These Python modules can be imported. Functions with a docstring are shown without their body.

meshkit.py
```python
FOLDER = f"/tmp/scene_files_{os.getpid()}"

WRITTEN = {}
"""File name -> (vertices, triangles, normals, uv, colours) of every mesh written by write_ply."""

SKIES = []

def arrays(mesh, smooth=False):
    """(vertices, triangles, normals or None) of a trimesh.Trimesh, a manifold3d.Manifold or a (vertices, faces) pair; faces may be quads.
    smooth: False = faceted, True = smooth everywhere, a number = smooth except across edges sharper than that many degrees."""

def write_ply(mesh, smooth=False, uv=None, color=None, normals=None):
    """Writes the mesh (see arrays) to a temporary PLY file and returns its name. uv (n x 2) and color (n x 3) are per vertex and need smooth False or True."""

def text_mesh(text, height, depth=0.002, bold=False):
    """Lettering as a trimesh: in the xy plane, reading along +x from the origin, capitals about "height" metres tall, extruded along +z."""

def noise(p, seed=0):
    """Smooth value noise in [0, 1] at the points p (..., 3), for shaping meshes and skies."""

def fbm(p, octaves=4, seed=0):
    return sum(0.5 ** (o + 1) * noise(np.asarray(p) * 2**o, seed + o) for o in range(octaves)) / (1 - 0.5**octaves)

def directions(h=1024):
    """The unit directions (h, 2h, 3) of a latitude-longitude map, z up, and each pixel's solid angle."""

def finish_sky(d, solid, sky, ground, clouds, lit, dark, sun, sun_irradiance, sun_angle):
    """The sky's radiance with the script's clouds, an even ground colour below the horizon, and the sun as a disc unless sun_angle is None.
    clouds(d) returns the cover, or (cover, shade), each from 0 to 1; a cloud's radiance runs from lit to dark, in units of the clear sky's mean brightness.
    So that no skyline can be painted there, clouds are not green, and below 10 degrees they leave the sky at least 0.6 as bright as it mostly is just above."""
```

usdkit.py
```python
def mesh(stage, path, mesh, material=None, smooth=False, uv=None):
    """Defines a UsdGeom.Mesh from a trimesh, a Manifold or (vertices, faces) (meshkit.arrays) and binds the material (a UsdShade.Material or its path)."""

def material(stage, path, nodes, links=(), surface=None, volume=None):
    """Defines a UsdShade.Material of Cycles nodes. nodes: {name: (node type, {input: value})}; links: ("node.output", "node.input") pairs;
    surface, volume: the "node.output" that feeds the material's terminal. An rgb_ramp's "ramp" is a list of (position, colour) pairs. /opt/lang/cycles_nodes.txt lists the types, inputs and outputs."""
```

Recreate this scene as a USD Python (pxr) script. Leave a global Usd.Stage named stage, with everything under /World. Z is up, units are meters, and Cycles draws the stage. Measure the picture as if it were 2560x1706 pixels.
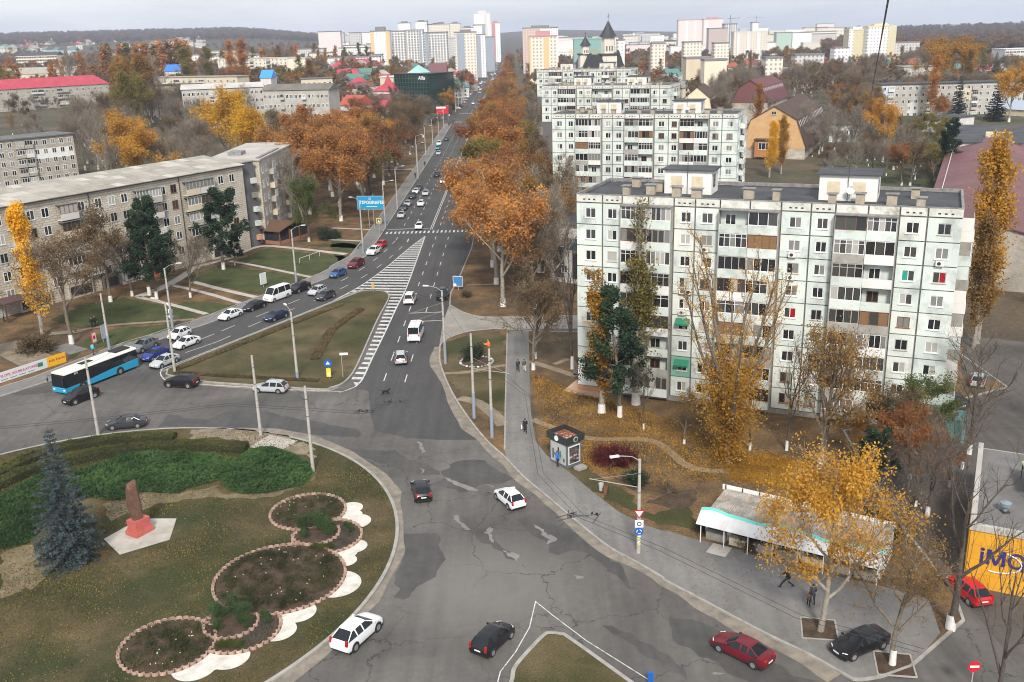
import math, random
import numpy as np, trimesh, shapely, shapely.geometry as sg, shapely.ops as so
import manifold3d as m3
import usdkit, meshkit
from pxr import Usd, UsdGeom, UsdLux, UsdShade, Sdf, Gf, Vt

stage = Usd.Stage.CreateInMemory()
UsdGeom.SetStageUpAxis(stage, 'Z'); UsdGeom.SetStageMetersPerUnit(stage, 1.0)
UsdGeom.Xform.Define(stage, '/World'); UsdGeom.Scope.Define(stage, '/World/Looks')
PI = math.pi

# ---------------------------------------------------------------- camera, sky, sun, exposure
CAM_H, PITCH, ROLL, YAW = 42.88, 0.309, -0.0293, -0.0061
EXPOSURE = 1.4
SUN_DIR = np.array([0.02, -0.76, 0.65]); SUN_DIR /= np.linalg.norm(SUN_DIR)   # towards the sun
SUN_I, SUN_ANGLE, SKY_STRENGTH = 0.40, 10.0, 0.062
cam = UsdGeom.Camera.Define(stage, '/World/camera')
fw = np.array([math.sin(YAW)*math.cos(PITCH), math.cos(YAW)*math.cos(PITCH), -math.sin(PITCH)])
rt = np.array([math.cos(YAW), -math.sin(YAW), 0]); up = np.cross(rt, fw)
rt, up = rt*math.cos(ROLL)+up*math.sin(ROLL), -rt*math.sin(ROLL)+up*math.cos(ROLL)
m4 = np.eye(4); m4[0, :3], m4[1, :3], m4[2, :3], m4[3, :3] = rt, up, -fw, (0, 0, CAM_H)
cam.AddTransformOp().Set(Gf.Matrix4d(m4.tolist()))
cam.CreateHorizontalApertureAttr(36.0); cam.CreateVerticalApertureAttr(36.0*682/1024)
cam.CreateFocalLengthAttr(36.0*2394/2560); cam.CreateClippingRangeAttr(Gf.Vec2f(0.1, 60000)); cam.CreateExposureAttr(EXPOSURE)
EL, ROT = math.asin(SUN_DIR[2]), math.atan2(SUN_DIR[0], SUN_DIR[1])
dome = UsdLux.DomeLight.Define(stage, '/World/sky'); dome.CreateIntensityAttr(1.0)
skym = usdkit.material(stage, '/World/Looks/sky_air', {
    's': ('sky_texture', {'sky_type': 'single_scattering', 'sun_disc': False, 'sun_elevation': EL, 'sun_rotation': ROT, 'air_density': 1.0, 'aerosol_density': 2.0}),
    'tc': ('texture_coordinate', {}), 'mp': ('mapping', {'scale': (1.3, 1.3, 9.0)}),
    'n': ('noise_texture', {'scale': 1.6, 'detail': 5.0, 'roughness': 0.55, 'distortion': 0.4}),
    'r': ('rgb_ramp', {'ramp': [(0.36, (0.62, 0.62, 0.62)), (0.62, (0.94, 0.94, 0.94))]}),
    'r2': ('rgb_ramp', {'ramp': [(0.30, (5.3, 5.65, 6.3)), (0.6, (6.6, 6.65, 6.85))]}),
    'mx': ('mix_color', {'use_clamp': False}),
    'b': ('background_shader', {'strength': SKY_STRENGTH})},
    [('tc.generated', 'mp.vector'), ('mp.vector', 'n.vector'), ('n.fac', 'r.fac'), ('n.fac', 'r2.fac'), ('r.color', 'mx.fac'), ('s.color', 'mx.a'), ('r2.color', 'mx.b'), ('mx.result', 'b.color')], surface='b.background')
UsdShade.MaterialBindingAPI.Apply(dome.GetPrim()).Bind(skym)
dome.GetPrim().SetCustomDataByKey('kind', 'structure')
sun = UsdLux.DistantLight.Define(stage, '/World/sun')
sun.CreateNormalizeAttr(True); sun.CreateIntensityAttr(SUN_I); sun.CreateAngleAttr(SUN_ANGLE); sun.CreateColorAttr(Gf.Vec3f(1.0, 0.94, 0.85))
zx = SUN_DIR; xx = np.cross([0, 0, 1.0], zx); xx /= np.linalg.norm(xx); yx = np.cross(zx, xx)
ms = np.eye(4); ms[0, :3], ms[1, :3], ms[2, :3] = xx, yx, zx
sun.AddTransformOp().Set(Gf.Matrix4d(ms.tolist()))

# ---------------------------------------------------------------- names, things, parts
_used = {}
def unique(parent, name):
    k = (parent, name); n = _used.get(k, 0); _used[k] = n+1
    return f'{parent}/{name}' if n == 0 else f'{parent}/{name}_{n:03d}'
def tag(path, label=None, cat=None, group=None, kind=None):
    p = stage.GetPrimAtPath(path)
    for k, v in (('label', label), ('category', cat), ('group', group), ('kind', kind)):
        if v: p.SetCustomDataByKey(k, v)
    return path
def thing(name, label, cat, loc=(0, 0, 0), rz=0.0, group=None, kind=None, proto=False, scale=None):
    if proto:
        path = unique('', '_class_'+name); stage.CreateClassPrim(path); stage.GetPrimAtPath(path).SetTypeName('Xform'); return path
    path = unique('/World', name); x = UsdGeom.Xform.Define(stage, path)
    x.AddTranslateOp().Set(Gf.Vec3d(*map(float, loc)))
    if rz: x.AddRotateZOp().Set(float(rz))
    if scale is not None: x.AddScaleOp().Set(Gf.Vec3f(*map(float, scale)))
    return tag(path, label, cat, group, kind)
def copy_of(proto, name, label, cat, loc, rz=0.0, group=None, scale=None):
    path = thing(name, label, cat, loc, rz, group, scale=scale); p = stage.GetPrimAtPath(path)
    p.GetReferences().AddInternalReference(proto); p.SetInstanceable(True); return path

class MB:
    """Collects shapes and makes them one mesh of the scene."""
    def __init__(s): s.v, s.f, s.n = [], [], 0
    def add(s, v, f):
        v = np.asarray(v, float); f = np.asarray(f, int)
        if f.shape[1] == 4: f = np.vstack([f[:, [0, 1, 2]], f[:, [0, 2, 3]]])
        s.v.append(v); s.f.append(f+s.n); s.n += len(v); return s
    def obb(s, o, a, b, c):
        o, a, b, c = (np.asarray(x, float) for x in (o, a, b, c))
        v = [o, o+a, o+a+b, o+b, o+c, o+a+c, o+a+b+c, o+b+c]
        return s.add(v, [[0, 3, 2, 1], [4, 5, 6, 7], [0, 1, 5, 4], [1, 2, 6, 5], [2, 3, 7, 6], [3, 0, 4, 7]])
    def box(s, x0, x1, y0, y1, z0, z1): return s.obb((x0, y0, z0), (x1-x0, 0, 0), (0, y1-y0, 0), (0, 0, z1-z0))
    def cbox(s, c, d, rz=0.0):
        ca, sa = math.cos(rz), math.sin(rz); a = np.array([ca*d[0], sa*d[0], 0]); b = np.array([-sa*d[1], ca*d[1], 0]); e = np.array([0, 0, d[2]])
        return s.obb(np.asarray(c, float)-(a+b+e)/2, a, b, e)
    def tube(s, pts, radii, n=6, cap=True):
        pts = np.asarray(pts, float); r = np.broadcast_to(np.asarray(radii, float), (len(pts),))
        t = np.gradient(pts, axis=0); t /= np.linalg.norm(t, axis=1)[:, None]+1e-9
        ref = np.where(np.abs(t[:, 2:3]) < 0.9, [[0, 0, 1.0]], [[1.0, 0, 0]]); ref = ref if abs(t[0, 2]) < 0.9 else np.broadcast_to([1.0, 0, 0], t.shape)
        if abs(t[0, 2]) < 0.9: ref = np.broadcast_to([0, 0, 1.0], t.shape)
        u = np.cross(t, ref); u /= np.linalg.norm(u, axis=1)[:, None]+1e-9; w = np.cross(t, u)
        a = np.arange(n)*2*PI/n
        v = (pts[:, None]+r[:, None, None]*(u[:, None]*np.cos(a)[None, :, None]+w[:, None]*np.sin(a)[None, :, None])).reshape(-1, 3)
        f = []
        for i in range(len(pts)-1):
            for k in range(n):
                f.append([i*n+k, (i+1)*n+k, (i+1)*n+(k+1) % n, i*n+(k+1) % n])
        f = np.array(f); f = np.vstack([f[:, [0, 2, 1]], f[:, [0, 3, 2]]])
        if cap:
            v = np.vstack([v, pts[:1], pts[-1:]]); b = len(v)-2; m = (len(pts)-1)*n
            f = np.vstack([f, [[b, k, (k+1) % n] for k in range(n)], [[b+1, m+(k+1) % n, m+k] for k in range(n)]])
        return s.add(v, f)
    def prism(s, poly, z0, z1):
        for g in getattr(poly, 'geoms', [poly]):
            if g.is_empty or g.geom_type != 'Polygon' or g.area < 1e-4: continue
            m = trimesh.creation.extrude_polygon(g, z1-z0); s.add(m.vertices+[0, 0, z0], m.faces)
        return s
    def sheet(s, poly, z):
        for g in getattr(poly, 'geoms', [poly]):
            if g.is_empty or g.geom_type != 'Polygon' or g.area < 1e-4: continue
            v, f = trimesh.creation.triangulate_polygon(g, engine='earcut')
            f = np.asarray(f); a = v[f]; cr = (a[:, 1, 0]-a[:, 0, 0])*(a[:, 2, 1]-a[:, 0, 1])-(a[:, 1, 1]-a[:, 0, 1])*(a[:, 2, 0]-a[:, 0, 0])
            f = np.where((cr < 0)[:, None], f[:, ::-1], f); s.add(np.c_[v, np.full(len(v), z)], f)
        return s
    def xz(s, pts, y0, y1):
        """A polygon given in x, z, with depth along y."""
        m = trimesh.creation.extrude_polygon(sg.Polygon(pts).buffer(0), y1-y0); v = m.vertices
        return s.add(np.c_[v[:, 0], y1-v[:, 2], v[:, 1]], m.faces)
    def lathe(s, prof, n=16, c=(0, 0, 0)):
        a = np.arange(n)*2*PI/n; p = np.asarray(prof, float)
        v = np.stack([p[:, None, 0]*np.cos(a), p[:, None, 0]*np.sin(a), np.broadcast_to(p[:, None, 1], (len(p), n))], -1).reshape(-1, 3)+np.asarray(c, float)
        f = [[i*n+k, i*n+(k+1) % n, (i+1)*n+(k+1) % n, (i+1)*n+k] for i in range(len(p)-1) for k in range(n)]
        return s.add(v, f)
    def ball(s, c, r, sub=1):
        m = trimesh.creation.icosphere(sub, 1.0); return s.add(m.vertices*np.asarray(r)+np.asarray(c), m.faces)
    def mesh(s): return np.vstack(s.v), np.vstack(s.f)
    def move(s, R, t):
        s.v = [v@np.asarray(R).T+np.asarray(t) for v in s.v]; return s
    def put(s, parent, name, material, smooth=False):
        if not s.v: return None
        path = unique(parent, name); usdkit.mesh(stage, path, s.mesh(), material, smooth); return path
def rotz(a): c, s_ = math.cos(a), math.sin(a); return np.array([[c, -s_, 0], [s_, c, 0], [0, 0, 1.0]])

# ---------------------------------------------------------------- materials
_mats = {}
def L_(name): return '/World/Looks/'+name
def plain(name, col, rough=0.6, metallic=0.0, spec=0.5, coat=0.0):
    if name not in _mats:
        _mats[name] = usdkit.material(stage, L_(name), {'p': ('principled_bsdf', {'base_color': col, 'roughness': rough, 'metallic': metallic, 'specular_ior_level': spec, 'coat_weight': coat})}, surface='p.BSDF')
    return _mats[name]
def mottled(name, stops, scale=1.0, rough=0.85, detail=6.0, bump=0.0, bump_scale=None, second=None, obj=False, distortion=0.3, stretch=None, bump_dist=0.02, spec=0.3, fine=None):
    """Colours from noise; second = (stops, scale, lo, hi) is a second noise that mixes another ramp in; fine = (scale, lo, hi) multiplies a fine grain."""
    if name in _mats: return _mats[name]
    nodes = {'g': ('texture_coordinate', {}) if obj else ('geometry', {}), 'n': ('noise_texture', {'scale': scale, 'detail': detail, 'roughness': 0.6, 'distortion': distortion}),
             'r': ('rgb_ramp', {'ramp': stops}), 'p': ('principled_bsdf', {'roughness': rough, 'specular_ior_level': spec})}
    src = 'g.object' if obj else 'g.position'; links = []
    if stretch: nodes['m'] = ('mapping', {'scale': stretch}); links.append((src, 'm.vector')); s1 = 'm.vector'
    else: s1 = src
    links += [(s1, 'n.vector'), ('n.fac', 'r.fac')]; out = 'r.color'
    if second:
        nodes['n2'] = ('noise_texture', {'scale': second[1], 'detail': 5.0, 'roughness': 0.6}); nodes['r2'] = ('rgb_ramp', {'ramp': second[0]})
        nodes['k'] = ('map_range', {'from_min': second[2], 'from_max': second[3], 'to_min': 0.0, 'to_max': 1.0, 'clamp': True}); nodes['mx'] = ('mix_color', {})
        links += [(src, 'n2.vector'), ('n2.fac', 'k.value'), ('n.fac', 'r2.fac'), ('k.result', 'mx.fac'), (out, 'mx.a'), ('r2.color', 'mx.b')]; out = 'mx.result'
    if fine:
        nodes['n4'] = ('noise_texture', {'scale': fine[0], 'detail': 3.0, 'roughness': 0.7}); nodes['r4'] = ('map_range', {'from_min': 0.3, 'from_max': 0.7, 'to_min': fine[1], 'to_max': fine[2], 'clamp': True})
        nodes['c4'] = ('combine_color', {}); nodes['m4'] = ('mix_color', {'blend_type': 'multiply', 'fac': 1.0, 'use_clamp': False})
        links += [(src, 'n4.vector'), ('n4.fac', 'r4.value'), ('r4.result', 'c4.r'), ('r4.result', 'c4.g'), ('r4.result', 'c4.b'), (out, 'm4.a'), ('c4.color', 'm4.b')]; out = 'm4.result'
    links.append((out, 'p.base_color'))
    if bump:
        nodes['n3'] = ('noise_texture', {'scale': bump_scale or scale*6, 'detail': 4.0}); nodes['bp'] = ('bump', {'strength': bump, 'distance': bump_dist})
        links += [(src, 'n3.vector'), ('n3.fac', 'bp.height'), ('bp.normal', 'p.normal')]
    _mats[name] = usdkit.material(stage, L_(name), nodes, links, surface='p.BSDF'); return _mats[name]
def leafy(name, cols, rough=0.6, trans=0.35, clump=0.25):
    """Leaves: each leaf its own colour out of cols, lighter and darker clumps, some light through."""
    if name in _mats: return _mats[name]
    st = [(i/(len(cols)-1), c) for i, c in enumerate(cols)]
    nodes = {'g': ('geometry', {}), 'tc': ('texture_coordinate', {}), 'oi': ('object_info', {}), 'n': ('noise_texture', {'scale': clump, 'detail': 2.0}), 'a': ('math', {'math_type': 'multiply_add', 'value2': 0.6, 'value3': 0.0}),
             'b': ('math', {'math_type': 'multiply_add', 'value2': 1.5, 'value3': -0.55}), 'c': ('math', {'math_type': 'add'}), 'r': ('rgb_ramp', {'ramp': st}), 'h': ('hsv', {}),
             'hv': ('map_range', {'from_min': 0.0, 'from_max': 1.0, 'to_min': 0.8, 'to_max': 1.2}), 'd': ('principled_bsdf', {'roughness': rough, 'specular_ior_level': 0.25}), 't': ('translucent_bsdf', {}), 'm': ('mix_closure', {'fac': trans})}
    links = [('tc.object', 'n.vector'), ('g.random_per_island', 'a.value1'), ('n.fac', 'b.value1'), ('a.value', 'c.value1'), ('b.value', 'c.value2'), ('c.value', 'r.fac'), ('r.color', 'h.color'),
             ('oi.random', 'hv.value'), ('hv.result', 'h.value'), ('h.color', 'd.base_color'), ('h.color', 't.color'), ('d.BSDF', 'm.closure1'), ('t.BSDF', 'm.closure2')]
    _mats[name] = usdkit.material(stage, L_(name), nodes, links, surface='m.closure'); return _mats[name]
def glassy(name, col=(0.03, 0.035, 0.04), rough=0.06): return plain(name, col, rough, 0.0, 0.7)
def paint(name, col, rough=0.3): return plain('car_paint_'+name, col, rough, 0.0, 0.3, 0.22)

# ---------------------------------------------------------------- ground, roads, islands, lawns
rng = np.random.default_rng(7)
P = sg.Polygon
asphalt = None
def asphalt_mat(name, dark, light, crack=0.0, scale=0.12, wear=None):
    nodes = {'g': ('geometry', {}), 'n': ('noise_texture', {'scale': scale, 'detail': 7.0, 'roughness': 0.62, 'distortion': 0.6}),
        'r': ('rgb_ramp', {'ramp': [(0.28, dark), (0.72, light)]}), 'n2': ('noise_texture', {'scale': 28.0, 'detail': 3.0, 'roughness': 0.7}),
        'mp': ('mapping', {'scale': (1.0, 0.06, 1.0)}), 'n3': ('noise_texture', {'scale': 1.1, 'detail': 3.0}), 'k3': ('map_range', {'from_min': 0.3, 'from_max': 0.7, 'to_min': 0.88, 'to_max': 1.1}),
        'k2': ('map_range', {'from_min': 0.25, 'from_max': 0.75, 'to_min': 0.84, 'to_max': 1.16}), 'm1': ('math', {'math_type': 'multiply'}), 'cc': ('combine_color', {}), 'mx': ('mix_color', {'blend_type': 'multiply', 'fac': 1.0, 'use_clamp': False}),
        'p': ('principled_bsdf', {'roughness': 0.82, 'specular_ior_level': 0.3}), 'bp': ('bump', {'strength': 0.25, 'distance': 0.01})}
    links = [('g.position', 'n.vector'), ('n.fac', 'r.fac'), ('g.position', 'n2.vector'), ('g.position', 'mp.vector'), ('mp.vector', 'n3.vector'), ('n3.fac', 'k3.value'), ('n2.fac', 'k2.value'), ('k2.result', 'm1.value1'), ('k3.result', 'm1.value2'),
        ('m1.value', 'cc.r'), ('m1.value', 'cc.g'), ('m1.value', 'cc.b'), ('r.color', 'mx.a'), ('cc.color', 'mx.b'), ('n2.fac', 'bp.height'), ('bp.normal', 'p.normal')]
    nodes.update({'n5': ('noise_texture', {'scale': 1.3, 'detail': 6.0, 'roughness': 0.75}), 'k5': ('map_range', {'from_min': 0.3, 'from_max': 0.7, 'to_min': 0.87, 'to_max': 1.12}), 'm5': ('math', {'math_type': 'multiply'})})
    links = [l for l in links if l[0] != 'm1.value']+[('g.position', 'n5.vector'), ('n5.fac', 'k5.value'), ('m1.value', 'm5.value1'), ('k5.result', 'm5.value2'), ('m5.value', 'cc.r'), ('m5.value', 'cc.g'), ('m5.value', 'cc.b')]
    out = 'mx.result'
    if wear:      # a tyre-polished, dusty spot
        nodes.update({'wd': ('vector_math', {'math_type': 'distance', 'vector2': wear}), 'wn': ('math', {'math_type': 'multiply_add', 'value2': 9.0, 'value3': -4.5}), 'wa': ('math', {'math_type': 'add'}), 'wm': ('map_range', {'from_min': 2.0, 'from_max': 9.0, 'to_min': 0.45, 'to_max': 0.0, 'clamp': True}), 'wx': ('mix_color', {'b': (0.235, 0.223, 0.205)})})
        links += [('g.position', 'wd.vector1'), ('n.fac', 'wn.value1'), ('wd.value', 'wa.value1'), ('wn.value', 'wa.value2'), ('wa.value', 'wm.value'), ('wm.result', 'wx.fac'), (out, 'wx.a')]; out = 'wx.result'
    if crack:
        nodes.update({'nd': ('noise_texture', {'scale': 0.35, 'detail': 5.0, 'roughness': 0.7}), 'vs': ('vector_math', {'math_type': 'scale', 'scale': 3.0}), 'va': ('vector_math', {'math_type': 'add'}),
            'vo': ('voronoi_texture', {'feature': 'distance_to_edge', 'scale': 0.14}), 'lt': ('map_range', {'from_min': 0.002, 'from_max': 0.0085, 'to_min': 0.9, 'to_max': 0.0, 'clamp': True}),
            'nm': ('noise_texture', {'scale': 0.045, 'detail': 2.0}), 'km': ('map_range', {'from_min': 0.4, 'from_max': 0.5, 'to_min': 0.0, 'to_max': crack, 'clamp': True}), 'mm': ('math', {'math_type': 'multiply'}), 'cm': ('mix_color', {'b': (0.025, 0.024, 0.023)})})
        links += [('g.position', 'nd.vector'), ('nd.color', 'vs.vector1'), ('g.position', 'va.vector1'), ('vs.vector', 'va.vector2'), ('va.vector', 'vo.vector'), ('vo.distance', 'lt.value'), ('g.position', 'nm.vector'), ('nm.fac', 'km.value'),
            ('lt.result', 'mm.value1'), ('km.result', 'mm.value2'), ('mm.value', 'cm.fac'), (out, 'cm.a'), ('cm.result', 'p.base_color')]
    else: links.append((out, 'p.base_color'))
    _mats[name] = usdkit.material(stage, L_(name), nodes, links, surface='p.BSDF'); return _mats[name]
A_ROAD = asphalt_mat('asphalt', (0.0686, 0.0651, 0.0607), (0.154, 0.145, 0.134), 0.8, 0.075, (*(-2.59, 68.78), 0.0))
A_NEW = asphalt_mat('asphalt_boulevard', (0.055, 0.0533, 0.0525), (0.0808, 0.0783, 0.0757), 0.0, 0.05)
A_DARK = asphalt_mat('asphalt_patch_dark', (0.0596, 0.0576, 0.0557), (0.096, 0.0931, 0.0893), 0.0, 0.25)
A_PALE = asphalt_mat('asphalt_worn_pale', (0.17, 0.16, 0.15), (0.25, 0.24, 0.225), 0.0, 0.4)
A_WALK = asphalt_mat('asphalt_pavement', (0.15, 0.145, 0.137), (0.21, 0.204, 0.194), 0.0, 0.1)
A_YARD = asphalt_mat('asphalt_yard', (0.068, 0.061, 0.055), (0.122, 0.111, 0.1), 0.6, 0.15)
DUST = mottled('road_dust', [(0.3, (0.15, 0.135, 0.115)), (0.7, (0.29, 0.25, 0.2))], 0.9, 0.95)
PAINT = mottled('road_paint', [(0.33, (0.2, 0.2, 0.195)), (0.47, (0.5, 0.5, 0.485)), (0.7, (0.68, 0.68, 0.66))], 2.6, 0.7)
KERB = mottled('kerb_concrete', [(0.3, (0.24, 0.23, 0.21)), (0.7, (0.38, 0.365, 0.335))], 1.2, 0.9, bump=0.3)
CONC = mottled('pale_concrete', [(0.3, (0.34, 0.31, 0.27)), (0.7, (0.5, 0.47, 0.42))], 0.6, 0.9, bump=0.2, fine=(14, .86, 1.1))
GRASS = mottled('dry_grass', [(0.25, (0.0406, 0.039, 0.014)), (0.42, (0.0663, 0.0577, 0.0218)), (0.56, (0.105, 0.0819, 0.039)), (0.75, (0.156, 0.121, 0.0663))], 0.16, 0.95, detail=8, bump=0.5, bump_scale=9.0, bump_dist=0.08,
    second=([(0.3, (0.0359, 0.039, 0.0125)), (0.7, (0.0663, 0.0671, 0.0234))], 0.07, 0.48, 0.6), fine=(7.0, 0.6, 1.35))
GRASS_IS = mottled('island_grass', [(0.25, (0.038, 0.0357, 0.0129)), (0.42, (0.0646, 0.054, 0.0228)), (0.56, (0.0973, 0.0745, 0.0365)), (0.75, (0.144, 0.106, 0.0608))], 0.2, 0.95, detail=8, bump=0.6, bump_scale=7.0, bump_dist=0.08,
    second=([(0.3, (0.0274, 0.035, 0.0106)), (0.7, (0.0502, 0.0562, 0.0182))], 0.09, 0.44, 0.58), fine=(6.0, 0.58, 1.35))
LAWN = mottled('green_lawn', [(0.3, (0.0312, 0.0484, 0.0133)), (0.5, (0.0546, 0.0686, 0.0211)), (0.7, (0.0936, 0.078, 0.0351))], 0.3, 0.95, detail=7, bump=0.5, bump_scale=9, bump_dist=0.06, fine=(7.0, 0.65, 1.3))
SOIL = mottled('bare_soil', [(0.3, (0.05, 0.033, 0.022)), (0.7, (0.105, 0.072, 0.048))], 1.4, 0.95, bump=0.8, bump_scale=8, bump_dist=0.08, fine=(9, .7, 1.2))
LITTER = mottled('leaf_litter_ground', [(0.28, (0.06, 0.042, 0.024)), (0.45, (0.115, 0.073, 0.036)), (0.6, (0.175, 0.105, 0.047)), (0.75, (0.23, 0.14, 0.06))], 0.3, 0.95, detail=9, bump=0.4, bump_scale=10, bump_dist=0.05, fine=(5.0, 0.6, 1.4),
    second=([(0.3, (0.052, 0.04, 0.022)), (0.7, (0.12, 0.085, 0.05))], 0.06, 0.5, 0.62))
EARTH = mottled('earth_ground', [(0.3, (0.0527, 0.0425, 0.0272)), (0.5, (0.0892, 0.068, 0.0442)), (0.7, (0.136, 0.0978, 0.0612))], 0.05, 0.95, detail=9, second=([(0.3, (0.051, 0.0561, 0.0255)), (0.7, (0.085, 0.085, 0.0425))], 0.012, 0.48, 0.58), fine=(1.5, .7, 1.25))
PATHD = mottled('trodden_path', [(0.3, (0.17, 0.135, 0.095)), (0.7, (0.29, 0.24, 0.175))], 0.7, 0.95, fine=(8, .8, 1.15))

def struct(name, parent='/World'): pass
def sheet(name, poly, z, material, parent='/World', kind='structure', label=None, cat=None):
    path = MB().sheet(poly, z).put(parent, name, material)
    if path and parent == '/World': tag(path, label, cat, None, kind)
    return path
def rise(x, y):
    """Height of the country far away: flat near, valley side and hills beyond."""
    d = np.hypot(x, y); a = np.degrees(np.arctan2(x, y))
    left = np.clip((-a-6)/9, 0, 1)
    h = left*(np.clip((d-1900)/1300, 0, 1)**1.3*36+np.clip((d-3300)/1500, 0, 1)*42)
    h = h+np.clip((-x-75)/70, 0, 1)*(np.clip((d-230)/200, 0, 1)*8+np.clip((d-600)/900, 0, 1)*11)+np.clip((x-18)/45, 0, 1)*np.clip((d-140)/280, 0, 1)*3.4
    mid = np.clip(1-np.abs(a-2)/10, 0, 1)**.5; h = np.maximum(h, mid*np.clip((d-2600)/3000, 0, 1)*66)
    right = np.clip((a-10)/8, 0, 1); h = np.maximum(h, right*np.clip((d-1500)/1800, 0, 1)*25)
    return h
def terrain():
    ths = np.radians(np.linspace(-50, 50, 161)); rs = np.concatenate([[2, 60, 140], np.linspace(180, 620, 23), np.linspace(680, 1600, 16), np.linspace(1700, 5200, 36), [5600, 6500, 8000, 9800]])
    T, R = np.meshgrid(ths, rs); x, y = R*np.sin(T), R*np.cos(T)
    z = rise(x, y)-0.05+np.where(R > 2200, 6*(meshkit.fbm(np.stack([x/420, y/420, 0*x], -1), 4)-.5), 0)
    v = np.stack([x, y, z], -1).reshape(-1, 3); n = len(ths)
    f = [[i*n+k, i*n+k+1, (i+1)*n+k+1, (i+1)*n+k] for i in range(len(rs)-1) for k in range(n-1)]
    tag(MB().add(v, np.array(f)[:, ::-1]).put('/World', 'ground', EARTH, True), kind='structure')
terrain()

C0 = np.array([-39.83, 75.37]); R0 = 28.65
road_near = P([(-170, 15), (75, 15), (75, 150), (-9, 165), (-9, 260), (-31, 260), (-60, 240), (-170, 240)])
sheet('road', road_near, 0.0, A_ROAD)
boul = so.unary_union([P([(-30.5, 196), (-9.3, 196), (-9.3, 3600), (-30.5, 3600)]), P([(-170, 522), (-31, 522), (-31, 566), (-170, 566)]), P([(-9, 526), (90, 526), (90, 560), (-9, 560)])])
# the boulevard's newer, darker surface reaches down to the roundabout
new = P([(-30.8, 260), (-31, 196), (-32.69, 185.32), (-37.70, 172.17), (-48.59, 149.91), (-51.55, 145.07), (-56.76, 136.17), (-56.95, 133.66), (-51.08, 125.74), (-48.78, 126.19), (-47.68, 128.73), (-31.85, 159.77), (-28.99, 166.96), (-23.25, 169.64), (-20.91, 151.21), (-20.69, 119.59), (-21.18, 116.15), (-19.22, 114.88), (-17.93, 106.99), (-16.68, 101.77), (-12.58, 99.47), (-9.07, 98.72), (-4.61, 98.42), (-5.84, 103.66), (-8.04, 111.23), (-9.61, 118.00), (-10.91, 125.64), (-11.43, 132.53), (-9.2, 165), (-9.2, 260)])
sheet('boulevard', boul, 0.004, A_NEW)
sheet('boulevard_approach', new.buffer(0), 0.006, A_NEW)

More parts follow.
